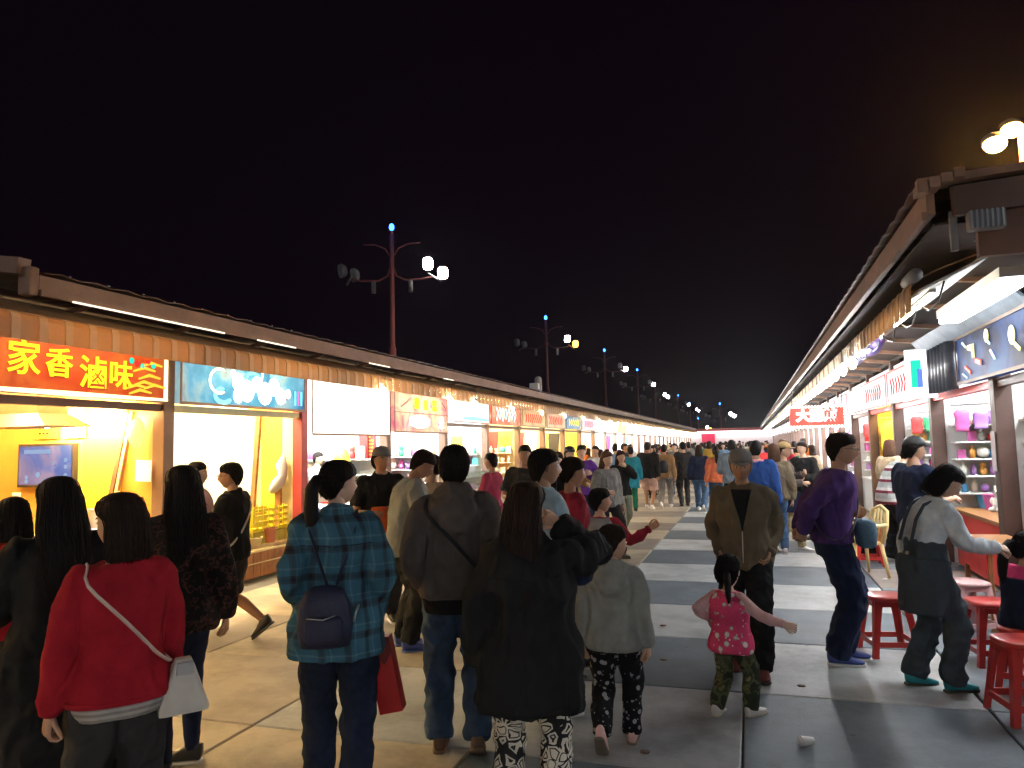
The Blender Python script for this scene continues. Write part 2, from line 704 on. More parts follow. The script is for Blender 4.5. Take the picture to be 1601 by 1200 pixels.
# ------------------------------------------------------------------ one stall
def stall(side, i, label, o):
    sd = -1 if side == 'L' else 1
    fx = LX if side == 'L' else RX
    vx = LV if side == 'L' else RV
    y0 = (L0 if side == 'L' else R0) + i * PITCHY
    y1 = y0 + PITCHY
    D = 2.5
    root = empty('market_stall', (fx, y0, 0), label=label, cat='market stall',
                 group='stalls along the %s of the night market' % ('sand paved side' if side == 'L' else 'grey paved side'))
    far = i > 11
    bx = fx + sd * D

    def X(a, b):
        return (min(a, b), max(a, b))

    wall = o.get('wall', M_white)
    # divider seen end-on from the lane
    MB().box(*X(fx + sd * .10, bx), y1 - .07, y1 - .02, .02, 2.86, wall).build('side_wall', root)
    MB().box(*X(bx, bx + sd * .06), y0, y1 - .01, .02, 2.86, o.get('back', wall)).build('back_wall', root)
    MB().box(*X(fx - sd * .02, bx), y0, y1 - .01, 2.86, 2.92, o.get('ceil', M_white)).build('ceiling', root)
    pm = o.get('post', M_brown if side == 'L' else M_darkpost)
    p = MB().box(*X(fx - sd * .07, fx + sd * .09), y1 - .11, y1 + .05, 0, 3.02, pm).build('post', root, bevel=.006)
    if not far:
        MB().box(*X(fx - sd * .10, fx + sd * .12), y1 - .14, y1 + .08, .003, .06, M_steel).build('foot_plate', p, world=True)
    MB().box(*X(fx - sd * .035, fx + sd * .05), y0 + .06, y1 - .12, 2.19, 2.27, o.get('beam', M_brown)).build('crossbeam', root)
    # lit sign board
    if o.get('sign', True) is not None:
        sz0, sz1 = o.get('signz', (2.29, 2.80))
        yy0, yy1 = y0, y1
        y0, y1 = o.get('signy', (y0, y1))
        sm = o.get('signmat', M_white)
        sb = MB().box(*X(fx - sd * .13, fx + sd * .0), y0 + .07, y1 - .13, sz0, sz1, sm).build('sign_board', root, bevel=.01 if i < 6 else 0)
        if not far:
            fr = MB()
            fm = o.get('framemat', M_brown)
            xa, xb = X(fx - sd * .145, fx - sd * .133)
            for (ya, yb, za, zb) in ((y0 + .06, y1 - .12, sz0 - .012, sz0 + .022), (y0 + .06, y1 - .12, sz1 - .02, sz1 + .012),
                                     (y0 + .06, y0 + .085, sz0 + .024, sz1 - .022), (y1 - .145, y1 - .12, sz0 + .024, sz1 - .022)):
                fr.box(xa, xb, ya, yb, za, zb)
            fr.build('sign_frame', sb, fm)
        if o.get('art'):
            o['art'](sb, fx - sd * .135, y0 + .07, y1 - .13, sz0, sz1, sd)
        y0, y1 = yy0, yy1
    # counter
    cm = o.get('counter', M_white)
    ch = o.get('counter_h', .82)
    if ch:
        MB().box(*X(fx + sd * .12, fx + sd * .72), y0 + .1, y1 - .16, .06, ch - .04, cm).build('counter_base', root)
        MB().box(*X(fx + sd * .08, fx + sd * .78), y0 + .06, y1 - .12, ch - .04, ch, o.get('top', M_white)).build('counter_top', root)
    # tubes under the ceiling
    tm = o.get('tube', M_tube_c)
    for k, xx in enumerate(o.get('tubes_x', (.45, 1.5))):
        hb = MB().box(*X(fx + sd * xx - .05, fx + sd * xx + .05), y0 + .5, y1 - .6, 2.82, 2.86, M_white).build('tube_housing', root)
        MB().tube([(fx + sd * xx, y0 + .55, 2.79), (fx + sd * xx, y1 - .65, 2.79)], .020, tm, n=6).build('tube_light', hb)
    # awning: corrugated valance of alternating wide and narrow panels, rounded top
    if o.get('awning', True):
        az0, az1 = 2.66, 2.86
        aw = MB()
        ys_ = y0
        y0 = o.get('awn_y0', y0)
        m2 = 6
        ts = []
        for k in range(m2 + 1):
            t = k / m2
            ts.append((vx + sd * (.05 + .70 * t), az1 + .035 + .24 * t ** .8))
        for k in range(m2):
            (xa, za), (xb, zb) = ts[k], ts[k + 1]
            aw.add([(xa, y0, za), (xa, y1 - .004, za), (xb, y1 - .004, zb), (xb, y0, zb),
                    (xa, y0, za - .012), (xa, y1 - .004, za - .012), (xb, y1 - .004, zb - .012), (xb, y0, zb - .012)],
                   [(0, 1, 2, 3), (7, 6, 5, 4), (0, 4, 5, 1), (3, 2, 6, 7), (0, 3, 7, 4), (1, 5, 6, 2)])
        awn = aw.build('awning', root, M_awn_top)
        n = 11
        n = max(3, round((y1 - y0) / .247))
        w = (y1 - y0) / n
        joined = MB()
        for k in range(n):
            ya = y0 + k * w
            for (a, b, mm, off, nm) in ((ya + .002, ya + w * .715, M_awn, 0, 'wide_panel'), (ya + w * .70, ya + w + .006, M_awn_l, .012, 'narrow_panel')):
                q = MB() if 0 <= i < 5 else joined
                # slightly rolled panel
                xs = [vx - sd * off, vx - sd * (off - .002), vx + sd * (.015 - off), vx + sd * .055]
                zs = [az0, az1 - .03, az1 + .008, az1 + .034]
                fr_ = [(x, a, z) for x, z in zip(xs, zs)]
                bk_ = [(x, b, z) for x, z in zip(xs, zs)]
                vs = fr_ + bk_ + [(x + sd * .01, y, z - .004) for x, y, z in fr_ + bk_]
                fs = []
                for c_ in range(3):
                    fs += [(c_, c_ + 1, 5 + c_, 4 + c_), (8 + c_, 12 + c_, 13 + c_, 9 + c_)]
                    fs += [(c_, 8 + c_, 9 + c_, c_ + 1), (4 + c_, 5 + c_, 13 + c_, 12 + c_)]
                fs += [(0, 4, 12, 8), (3, 11, 15, 7)]
                q.add(vs, fs, mm)
                if 0 <= i < 5:
                    q.build(nm, awn)
        if joined.v:
            jo = joined.build('valance_panels', awn)
            jo['kind'] = 'stuff'
        y0 = ys_
    if side == 'R' and 0 <= i < 8:  # unseen tube added behind the valance, brightens it by translucency
        ya = o.get('awn_y0', y0)
        tb = MB().box(vx + .20, vx + .25, ya + .3, y1 - .4, 2.84, 2.87, M_white).build('valance_backlight', root)
        MB().tube([(vx + .225, ya + .35, 2.815), (vx + .225, y1 - .45, 2.815)], .012, lampmat('valance_fill_tube', (1, .86, .62), 34), n=6).build('tube', tb)
    if side == 'L' and -2 <= i < 6:
        tb = MB().box(min(vx + sd * .20, vx + sd * .25), max(vx + sd * .20, vx + sd * .25), y0 + .4, y1 - .4, 2.84, 2.87, M_white).build('valance_backlight', root)
        MB().tube([(vx + sd * .225, y0 + .45, 2.815), (vx + sd * .225, y1 - .45, 2.815)], .014, lampmat('awning_tube', (1, .74, .36), 70), n=6).build('tube', tb)
    if side == 'R' and 0 <= i < 9:
        q = MB()
        for k in range(3):
            ya = y0 + PITCHY * k / 3
            yb2 = y0 + PITCHY * (k + 1) / 3
            q.tube([(vx + .16, ya, 2.80), (vx + .18, (ya * 2 + yb2) / 3, 2.70 - .03 * k), (vx + .18, (ya + 2 * yb2) / 3, 2.69), (vx + .16, yb2, 2.80)], .007, None, n=5)
        q.build('lamp_cable', root, M_black)
    # hanging bulb at the valance
    if o.get('bulb', 1):
        bm_ = M_bulb_w if side == 'L' else M_bulb_c
        for k in range(o.get('bulb', 1)):
            yy = y0 + PITCHY * (k + .5) / o.get('bulb', 1) + o.get('bulb_dy', 0)
            bxx = vx - sd * .07
            zz = 2.62 if side == 'L' else 2.55
            l = MB().tube([(vx + sd * .1, yy, 2.93), (bxx, yy, 2.90), (bxx, yy, zz + .09)], .006, M_black, n=5).build('lamp_cord', root)
            MB().tube([(bxx, yy, zz + .10), (bxx, yy, zz + .05)], .018, M_white, n=8).build('socket', l)
            MB().tube([(bxx, yy, zz + .05), (bxx, yy, zz + .01), (bxx, yy, zz - .035)], [.014, .032, .018] if side == 'L' else [.02, .055, .035], bm_, n=8, round_ends=True).build('lamp_bulb', l)
    return root, y0, y1


def lettering(body, size, m, offset=.0035, each=None):
    """returns art function writing text on the sign face; one mesh per sign, or one per character"""
    def art(sb, x, y0, y1, z0, z1, sd):
        chars = each or [(body, .5, .5, size)]
        for (ch, u, v, s) in chars:
            me = text_mesh(ch, s, offset)
            # face the lane: text x axis runs along the street
            if sd < 0:
                M = Matrix(((0, 0, 1, 0), (1, 0, 0, 0), (0, 1, 0, 0), (0, 0, 0, 1)))
            else:
                M = Matrix(((0, 0, -1, 0), (-1, 0, 0, 0), (0, 1, 0, 0), (0, 0, 0, 1)))
            yy = (y0 + (y1 - y0) * u) if sd < 0 else (y1 - (y1 - y0) * u)
            T = Matrix.Translation((x - sd * .008, yy, z0 + (z1 - z0) * v))
            me.transform(T @ M)
            me.transform(Matrix.Translation(-root_loc(sb)))
            link_mesh('lettering', me, sb, m)
    return art


def stroke_blob(pts, r, m, flat=.25):
    return (pts, r, m, flat)


def strokes(lst, loose=False):
    """flat brush shapes on a sign: list of (uv points, radius, material)"""
    def art(sb, x, y0, y1, z0, z1, sd):
        by = {}
        for n_, (pts, r, m) in enumerate(lst):
            q = by.setdefault(m.name if loose else n_, (MB(), m))[0]
            P = []
            for (u, v) in pts:
                yy = (y0 + (y1 - y0) * u) if sd < 0 else (y1 - (y1 - y0) * u)
                P.append(Vector((x - sd * .006, yy, z0 + (z1 - z0) * v)))
            if len(P) == 1:
                q.ell(P[0], (.010, r, r), m, 12, 6)
            else:
                # ribbon with small depth
                rs = []
                for k, p in enumerate(P):
                    d = (P[min(k + 1, len(P) - 1)] - P[max(k - 1, 0)]).normalized()
                    s_ = Vector((1, 0, 0)).cross(d).normalized()
                    w = r * (1 if 0 < k < len(P) - 1 else .55)
                    rs.append([p + s_ * w + Vector((sd * .004, 0, 0)), p + s_ * w * .8 + Vector((-sd * .008, 0, 0)),
                               p - s_ * w * .8 + Vector((-sd * .008, 0, 0)), p - s_ * w + Vector((sd * .004, 0, 0))])
                q.rings(rs, m, smooth=False)
        for q, m in by.values():
            o = q.build('painted_shape' if not loose else 'scribbled_print', sb)
            if loose:
                o['kind'] = 'stuff'
    return art


def both(*fs):
    def art(*a):
        for f in fs:
            f(*a)
    return art


def sign(name, cols, estr, ps=1.0):
    estr *= .62 / .3
    cols = [tuple(c_ * .3 for c_ in q_) for q_ in cols]
    return mat('sign_' + name, cols[0], rough=.55, spec=.12, pattern='print', colors=cols, emis='base', estr=estr, pscale=ps, var=.05)


E_white = lampmat('letter_white', (1, 1, .97), 1.6)
E_yel = lampmat('letter_yellow', (1, .74, .02), 1.1)
E_gold = lampmat('letter_gold', (1, .55, .04), .8)
E_dark = mat('letter_dark', (.10, .01, .03), rough=.5)
E_red = lampmat('letter_red', (.9, .03, .02), .9)
E_cyan = lampmat('letter_cyan', (.25, .85, .95), 1.1)
E_green = lampmat('letter_green', (.02, .55, .38), .9)
E_edge = lampmat('sign_edge_glow', (1, .80, .36), 1.6)
E_pink = lampmat('letter_pink', (.85, .2, .55), .8)


def arc(cx, cy, rx, ry, a0, a1, n=14):
    return [(cx + rx * math.cos(R(a0 + (a1 - a0) * k / n)), cy + ry * math.sin(R(a0 + (a1 - a0) * k / n))) for k in range(n + 1)]


sg1 = sign('orange', [(.50, .035, .01), (.58, .07, .01), (.60, .12, .02), (.40, .03, .01)], .42, .8)
food = strokes([([(u0, v0), (u0 + .06, v0 + .10), (u0 + .12, v0 + .05)], .018, E_gold) for u0, v0 in
                ((.78, .12), (.80, .30), (.83, .45), (.80, .60), (.84, .72), (.76, .22), (.86, .25))] +
               [([(.79 + .03 * k, .82 - .05 * (k % 3))], .035, E_red if k % 2 else E_green) for k in range(5)])
art1 = both(lettering('', 1, E_yel, each=[('家', .30, .58, .34), ('香', .445, .56, .30), ('滷', .60, .44, .34), ('味', .735, .45, .32)]),
            food, lettering('', 1, E_yel, each=[('老', .13, .6, .32)]),
            strokes([([(.005, .04), (.5, .03), (.995, .04)], .028, E_edge), ([(.985, .06), (.985, .95)], .045, E_edge)]))
sg2 = sign('blue', [(.03, .10, .42), (.04, .32, .62), (.10, .45, .80), (.35, .60, .72), (.25, .27, .36)], .55, .7)
W = E_white
art2 = strokes([(arc(.26, .60, .07, .30, 60, 300), .016, E_edge), (arc(.29, .25, .06, .17, 90, 330), .03, E_cyan)] +
               [([(u, v)], r_, W) for u, v, r_ in ((.40, .62, .12), (.47, .42, .15), (.55, .62, .11), (.62, .40, .16), (.70, .60, .13), (.76, .36, .12), (.36, .82, .06), (.83, .45, .07), (.40, .28, .10))] +
               [(arc(.52, .80, .05, .10, 20, 200), .02, E_cyan), (arc(.72, .86, .05, .11, 0, 180), .02, E_cyan)] +
               [([(.35, .9), (.40, .5), (.37, .2)], .03, W), ([(.6, .95), (.58, .6)], .03, W), ([(.78, .55), (.80, .2)], .03, W)] +
               [([(.80, .42), (.82, .44)], .012, E_dark), ([(.80, .28), (.82, .30)], .012, E_dark), ([(.43, .42), (.46, .36)], .012, E_dark)] +
               [([(.90 + .03 * k, .15), (.90 + .03 * k, .55)], .02, E_pink if k % 2 else E_cyan) for k in range(3)])
sg3 = sign('white', [(.9, .92, .95), (.95, .95, .93), (.85, .9, .95)], 2.6)
sg4 = sign('pink', [(.75, .10, .28), (.85, .35, .28), (.88, .62, .42), (.70, .15, .45)], .75, 1.0)
art4 = both(lettering('', 1, E_yel, each=[('雞', .38, .72, .24), ('蛋', .55, .70, .22), ('糕', .72, .70, .24)]),
            strokes([([(.10, .62), (.20, .74), (.26, .84)], .02, E_dark), ([(.88, .84), (.95, .70), (.95, .60)], .02, E_dark),
                     ([(.0, .49), (1, .49)], .012, E_dark), ([(.25, .28), (.38, .28), (.5, .28), (.62, .28)], .13, W),
                     ([(.14, .1), (.14, .42)], .06, mat('sign_lilac', (.4, .3, .45), rough=.6))]),
            lettering('', 1, W, each=[('米', .86, .25, .28)]))
sg5 = sign('aqua', [(.9, .95, .95), (.92, .95, .97), (.85, .93, .95), (.1, .6, .65)], 1.6, .5)
art5 = strokes([([(.3, .18), (.6, .2), (.98, .16)], .05, E_cyan)])
sg6 = sign('redpaper', [(.62, .06, .04), (.72, .14, .08), (.75, .45, .35)], .75, 1.6)
art6 = strokes([([(.15 + .1 * k, .2 + .1 * (k % 2)), (.2 + .1 * k, .6), (.15 + .1 * k, .85)], .045, W if k % 3 else E_cyan) for k in range(7)])
sg7 = sign('tan', [(.40, .22, .10), (.55, .38, .18), (.62, .50, .30)], .85, 1.8)
sg8 = sign('rose', [(.50, .22, .15), (.60, .40, .25), (.62, .52, .38)], .85, 1.8)
sg9 = sign('bluegold', [(.05, .12, .32), (.10, .25, .45), (.6, .5, .1)], .8, 1.2)
sg10 = sign('paleblue', [(.7, .8, .9), (.9, .6, .75), (.5, .7, .9)], 1.0, 1.4)
scrib = strokes([([(.12 + .09 * k, .25), (.16 + .09 * k, .5), (.12 + .09 * k, .75)], .03, E_red) for k in range(8)], True)
scrib2 = strokes([([(.15 + .14 * k, .3), (.2 + .14 * k, .5), (.15 + .14 * k, .72)], .05, E_yel) for k in range(5)], True)
far_signs = [sg7, sg10, sg9, sg5, sg3, sg8, sg10, sg3, sg4, sg5, sg3, sg6]

left_specs = [
    dict(wall=M_amber, back=M_amber, ceil=M_cream, signmat=sg1, art=art1, tube=M_tube_y, counter_h=.9, post=M_brown, bulb=0),
    dict(wall=M_cream, back=M_cream, ceil=M_cream, signmat=sg2, art=art2, tube=M_tube_w, counter_h=0, post=M_maroon, bulb=0, beam=M_cream),
    dict(wall=M_white, signmat=sg3, signz=(1.95, 2.82), art=None, post=M_brown, bulb=1, bulb_dy=-.35, counter_h=.8),
    dict(wall=M_white, signmat=sg4, signz=(2.02, 2.80), art=art4, post=M_brown, bulb=2, bulb_dy=.4),
    dict(wall=M_white, signmat=sg5, art=art5, post=M_brown, bulb=1, bulb_dy=.9),
    dict(wall=M_cream, signmat=sg6, art=art6, tube=M_tube_w, bulb=1, bulb_dy=.9),
    dict(wall=M_cream, signmat=sg7, art=scrib, tube=M_tube_w, bulb=1, bulb_dy=.9),
    dict(wall=M_cream, signmat=sg8, art=scrib, tube=M_tube_w, bulb=1, bulb_dy=.9),
    dict(wall=M_yellow, signmat=sg9, art=scrib2, tube=M_tube_w, bulb=1, bulb_dy=.9),
    dict(wall=M_white, signmat=sg10, art=scrib, tube=M_tube_w, bulb=1, bulb_dy=.9),
]
left_labels = [
    'snack stall under the glowing orange sign with large yellow characters',
    'open stall with the blue and white cloud lettered sign and yellow crates',
    'stall with a tall blank glowing white banner beside the blue sign',
    'stall under the pink sign with three yellow characters and a white row',
    'stall under the pale white and aqua lightbox next to the pink sign',
    'stall under the red sign with white scribbled lettering',
    'stall under the tan sign just past the red sign',
    'stall under the rose brown sign, second past the red sign',
    'stall under the dark blue and gold sign',
    'stall under the pale blue and pink sign past the blue and gold one',
]
ORD = 'first second third fourth fifth sixth seventh eighth ninth tenth eleventh twelfth thirteenth fourteenth fifteenth sixteenth seventeenth eighteenth nineteenth twentieth twenty-first twenty-second twenty-third twenty-fourth twenty-fifth twenty-sixth twenty-seventh twenty-eighth twenty-ninth thirtieth'.split()
LY = []
for i in range(NL):
    if i < len(left_specs):
        sp, lb = left_specs[i], left_labels[i]
    else:
        sp = dict(wall=M_white, signmat=far_signs[i % len(far_signs)], bulb=1 if i < 20 else 0, bulb_dy=.6, tube=M_tube_c)
        if i % 4 == 1:
            sp['wall'] = M_cream
        lb = '%s stall along the sand paved side, small and brightly lit' % ORD[i]
    if i > 9:
        sp['tube'] = M_tube_f
        sp['bulb'] = 2
        if i % 3:
            sp['signmat'] = sg3
    if i > 13:
        sp['tubes_x'] = (.9,)
    r_, a, b = stall('L', i, lb, sp)
    LY.append((r_, a, b))

# ---- right hand row
sgr1 = sign('deepsea', [(.0012, .002, .020), (.002, .004, .030), (.006, .036, .15), (.009, .075, .19)], 1.0, .9)
jel = mat('jelly', (.75, .72, .25), emis=(.75, .72, .25), estr=.55, rough=.5)
jel2 = mat('jelly_pale', (.5, .65, .75), emis=(.55, .7, .85), estr=.6, rough=.5)
jel3 = mat('jelly_red', (.7, .1, .06), emis=(.7, .1, .06), estr=.6, rough=.5)
artr1 = strokes([([(.16, .70), (.22, .66), (.22, .45)], .05, jel), ([(.37, .78)], .07, jel), ([(.37, .70), (.40, .6)], .02, jel2),
                 ([(.10, .85), (.14, .72)], .02, jel2), ([(.24, .38), (.30, .3)], .05, jel3), ([(.12, .32), (.18, .16)], .03, jel3),
                 ([(.40, .48), (.44, .28)], .018, jel2), ([(.08, .2), (.13, .08)], .015, jel2), ([(.6, .60)], .09, jel), ([(.6, .5), (.66, .3)], .03, jel),
                 ([(.8, .8)], .06, jel2), ([(.82, .4), (.86, .25)], .03, jel3)])
sgr3 = sign('pinkfade', [(.85, .75, .8), (.9, .85, .85), (.75, .45, .5), (.85, .9, .95)], 1.3, .6)
sgr2 = sign('cyanpanel', [(.9, .95, .95), (.92, .93, .95), (.85, .9, .95)], 1.6)
M_gold = mat('gold_goods', (.75, .42, .04), rough=.4, var=.4, scale=9)
right_specs = [
    dict(wall=M_white, signmat=sgr1, art=artr1, signy=(6.25, 9.6), awn_y0=6.2, bulb=0, tubes_x=(.5, 1.4), beam=M_brown, post=M_darkpost, counter_h=.78, counter=M_red, top=M_wood),
    dict(wall=M_white, sign=None, bulb=3, beam=M_red, post=M_darkpost, counter_h=.78, counter=M_red, top=M_wood),
    dict(wall=M_white, signmat=sgr3, art=scrib, framemat=M_red, bulb=4, beam=M_red, post=M_darkpost, counter_h=.78),
    dict(wall=M_gold, signmat=sgr3, art=scrib, framemat=M_red, bulb=3, beam=M_red, post=M_darkpost, tube=M_tube_y),
    dict(wall=M_white, signmat=sg3, bulb=3, post=M_darkpost),
]
right_labels = [
    'stall at the near end of the grey paved side beside the pink clad child',
    'toy stall under the dark blue sign with painted jellyfish',
    'prize stall behind the man in the black cap, with red framed pale sign',
    'gold lit stall with yellow hanging goods behind the purple sweater man',
    'stall with plain white lightbox just before the red lettered sign',
]
RY = []
for i in range(NR):
    if i < len(right_specs):
        sp, lb = right_specs[i], right_labels[i]
    else:
        sp = dict(wall=M_white if i % 3 else M_cream, signmat=far_signs[(i * 5) % len(far_signs)], bulb=4 if i < 12 else 2)
        lb = '%s stall along the grey paved side, small and brightly lit' % ORD[i]
        sp['tube'] = M_tube_f
        if i > 13:
            sp['tubes_x'] = (.9,)
    sp.setdefault('tube', M_tube_r)
    r_, a, b = stall('R', i, lb, sp)
    RY.append((r_, a, b))

# the rows go on behind the lens: their lamps light the backs of the people
for k in range(4):
    yb = L0 - PITCHY * (k + 1)
    stall_i = -1 - k
    r_, a, b = stall('L', stall_i, 'lit stall of the sand paved side behind the lens, number %s back' % ('one', 'two', 'three', 'four')[k], dict(wall=(M_cream, M_amber, M_white, M_white)[k], tube=(M_tube_w, M_tube_y, M_tube_c, M_tube_c)[k], signmat=sg8, bulb=1, counter_h=.8))
for k in range(4):
    r_, a, b = stall('R', -3 - k, 'lit stall of the grey paved side behind the lens, number %s back' % ('one', 'two', 'three', 'four')[k], dict(wall=M_white, tube=M_tube_r, signmat=sg10, bulb=2, counter_h=.8))

# ------------------------------------------------------------------ roofs
def long_roof(side, y0, y1, label):
    sd = -1 if side == 'L' else 1
    fx = -5.78 if side == 'L' else 1.16
    z0, z1 = (3.12, 3.27) if side == 'L' else (3.14, 3.31)
    fac = LX if side == 'L' else RX
    root = empty('long_roof', (fx, y0, 3.1), label=label, cat='roof')

    def X(a, b):
        return (min(a, b), max(a, b))
    L = y1 - y0
    seg = 5.44
    k = 0
    y = y0
    while y < y1:
        ye = min(y + seg, y1)
        MB().box(*X(fx, fx + sd * .05), y, ye - .006, z0, z1, M_fascia).build('fascia_board', root)
        MB().box(*X(fx - sd * .03, fx + sd * .0), y, ye - .006, z0 - .035, z0 + .02, M_fascia).build('gutter_lip', root)
        y = ye
        k += 1
    # roof sheet with corrugation
    r = MB()
    n = int(L / .18)
    p0, p1 = [], []
    for j in range(n + 1):
        yy = y0 + L * j / n
        h = .022 if j % 2 else 0
        p0.append((fx - sd * .06, yy, z1 + .012 + h))
        p1.append((fac + sd * 2.6, yy, z1 + .55 + h))
    m = len(p0)
    vs = p0 + p1 + [(x, y_, z - .01) for x, y_, z in p0] + [(x, y_, z - .01) for x, y_, z in p1]
    fs = []
    for j in range(m - 1):
        fs += [(j, j + 1, m + j + 1, m + j), (2 * m + j, 3 * m + j, 3 * m + j + 1, 2 * m + j + 1), (j, 2 * m + j, 2 * m + j + 1, j + 1)]
    r.add(vs, fs, M_roof)
    r.build('roof_sheet', root)
    # rafters and brackets
    y = y0 + .6
    j = 0
    while y < min(y1, y0 + 60):
        MB().beam((fac + sd * .3, y, z1 + .02), (fx + sd * .052, y, z0 + .07), .07, .10, M_brown).build('rafter', root)
        MB().beam((fac + sd * .02, y + .02, 3.0), (fx + sd * .12, y + .02, z0 + .01), .05, .05, M_fascia).build('bracket', root)
        y += PITCHY / 2 if y < y0 + 16 else PITCHY
        j += 1
    if side == 'R':
        MB().box(fx + .06, fac + .04, y0 + .08, y1, 3.085, 3.10, M_soffit).build('soffit', root)  # dark sheet added below the rafters, stands in for eave shade
    # purlin and pale strip lights below it
    MB().box(*X(fx + sd * .32, fx + sd * .38), y0 + .05, y1, z0 + .08, z0 + .12, M_brown).build('purlin', root)
    # soffit behind, dark
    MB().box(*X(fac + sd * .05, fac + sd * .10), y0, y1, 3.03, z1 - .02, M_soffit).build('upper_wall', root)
    return root


lroof = long_roof('L', 4.75, 86, 'long brown corrugated roof over the sand paved side stalls')
rroof = long_roof('R', 5.30, 84.5, 'long brown roof over the grey paved side, its gable end close by')
# bolts on the near roof sheet edge
for k in range(9):
    MB().ell((-5.72, 5.0 + k * .42, 3.30), (.011, .011, .009), M_steel, 8, 5).build('roof_bolt', lroof)
for (ya, yb) in ((5.0, 7.0), (7.6, 8.4), (10.4, 11.1), (13.4, 13.9)):
    o = MB().tube([(-5.68, ya, 3.07), (-5.68, yb, 3.07)], .009, M_strip, n=6).build('strip_light', lroof)
# near end cap of the left roof
ec = MB()
ec.box(-5.90, -5.76, 4.64, 4.74, 3.08, 3.33, M_fascia)
ec.build('end_cap', lroof, bevel=.02)
MB().beam((-5.85, 4.66, 3.33), (-9.0, 4.66, 3.80), .12, .14, M_fascia).build('gable_board', lroof)
MB().beam((-5.9, 4.4, 3.12), (-6.9, 2.6, 3.14), .10, .10, M_fascia).build('eave_return', lroof)
# right gable end
ge = MB()
ge.beam((1.10, 5.24, 3.33), (6.5, 5.24, 3.62), .08, .05, M_fascia)
ge.build('gable_cap', rroof)
MB().beam((1.30, 5.27, 3.20), (6.5, 5.27, 3.46), .05, .19, M_roof).build('gable_board', rroof)
MB().box(1.44, 6.4, 5.30, 5.36, 2.84, 3.22, mat('gable_panel', (.15, .072, .048), rough=.6)).build('gable_panel', rroof)
gl = MB()
for k in range(4):
    gl.box(1.08 + k * .07, 1.14 + k * .07, 5.12, 5.26, 3.24 + k * .025, 3.30 + k * .025, M_fascia)
gl.build('ridge_ornament', rroof)
# small spotlight and speaker box under the right gable
sp = empty('floodlight', (1.32, 5.5, 2.95), label='grey finned floodlight box hanging under the near gable end', cat='floodlight')
MB().box(1.30, 1.34, 5.34, 5.38, 2.90, 3.16, M_greyp).build('bracket', sp)
fb = MB().box(1.36, 1.56, 5.15, 5.24, 2.98, 3.10, M_greyp).build('housing', sp, bevel=.01)
for k in range(7):
    MB().box(1.365 + k * .028, 1.375 + k * .028, 5.13, 5.148, 2.985, 3.095, M_steel).build('fin', sp)
# white sheet stands in for the lit awning underside; batten light by the gable
cn = empty('awning_underside', (1.9, 6.6, 3.0), label='white lit awning underside and long bright batten light near the gable end', cat='canopy')
MB().add([(1.27, 6.2, 2.80), (1.27, 8.5, 2.80), (1.74, 8.5, 3.02), (1.74, 6.2, 3.02), (1.27, 6.2, 2.82), (1.27, 8.5, 2.82), (1.74, 8.5, 3.04), (1.74, 6.2, 3.04)],
         [(0, 3, 2, 1), (4, 5, 6, 7), (0, 1, 5, 4), (1, 2, 6, 5), (2, 3, 7, 6), (3, 0, 4, 7)], M_white).build('underside_sheet', cn)
MB().box(1.86, 2.06, 6.4, 8.4, 2.90, 2.98, M_white).build('batten_housing', cn)
MB().box(1.87, 2.05, 6.45, 8.35, 2.84, 2.897, lampmat('batten_lamp', (.93, .97, 1.0), 9)).build('batten_tube', cn)
MB().tube([(1.24, 6.45, 2.92), (1.24, 6.12, 2.92)], .05, M_greyp, n=10).build('rolled_edge', cn)
pb = MB().tube([(1.42, 9.0, 2.80), (1.44, 9.6, 2.77), (1.43, 10.3, 2.80), (1.42, 11.0, 2.79)], [.06, .085, .075, .09], mat('purple_tarp', (.085, .05, .20), rough=.5, bump=.6, bscale=8), n=10).build('rolled_tarp')
tag(pb, 'folded purple tarp tied up beneath the awning by the bulbs', 'tarp')
gt = MB()
gt.add([(2.15, 7.2, 2.98), (2.15, 11.2, 2.98), (2.38, 11.2, 2.70), (2.38, 7.2, 2.70), (2.17, 7.2, 3.0), (2.17, 11.2, 3.0), (2.40, 11.2, 2.72), (2.40, 7.2, 2.72)],
       [(0, 3, 2, 1), (4, 5, 6, 7), (0, 1, 5, 4), (1, 2, 6, 5), (2, 3, 7, 6), (3, 0, 4, 7)])
tag(gt.build('rolled_tarp', m=mat('grey_tarp', (.16, .19, .22), rough=.45, var=.3, scale=3, bump=.6, bscale=5)), 'grey plastic tarp sloping above the jellyfish sign', 'tarp')
# white cyan hanging panel between the jellyfish sign and the red framed signs
hp = empty('hanging_sign', (2.15, 10.9, 2.3), label='white hanging panel with green and blue block at the end of dark tarps', cat='sign')
MB().box(2.0, 2.36, 10.86, 10.90, 2.22, 2.86, sgr2).build('panel_board', hp)
MB().box(2.06, 2.18, 10.84, 10.858, 2.36, 2.72, E_green).build('green_block', hp)
MB().box(2.13, 2.19, 10.832, 10.838, 2.36, 2.60, mat('navy_block', (.02, .05, .3), emis=(.02, .05, .3), estr=.7)).build('blue_block', hp)
dt = MB()
for k in range(6):
    dt.tube([(2.24, 9.62 + k * .17, 2.25), (2.24, 9.60 + k * .17, 2.80)], .07, n=8)
tag(dt.build('dark_tarp', m=mat('dark_tarp', (.04, .045, .06), rough=.4, var=.3)), 'dark grey rolled side tarps beside the jellyfish sign', 'tarp')
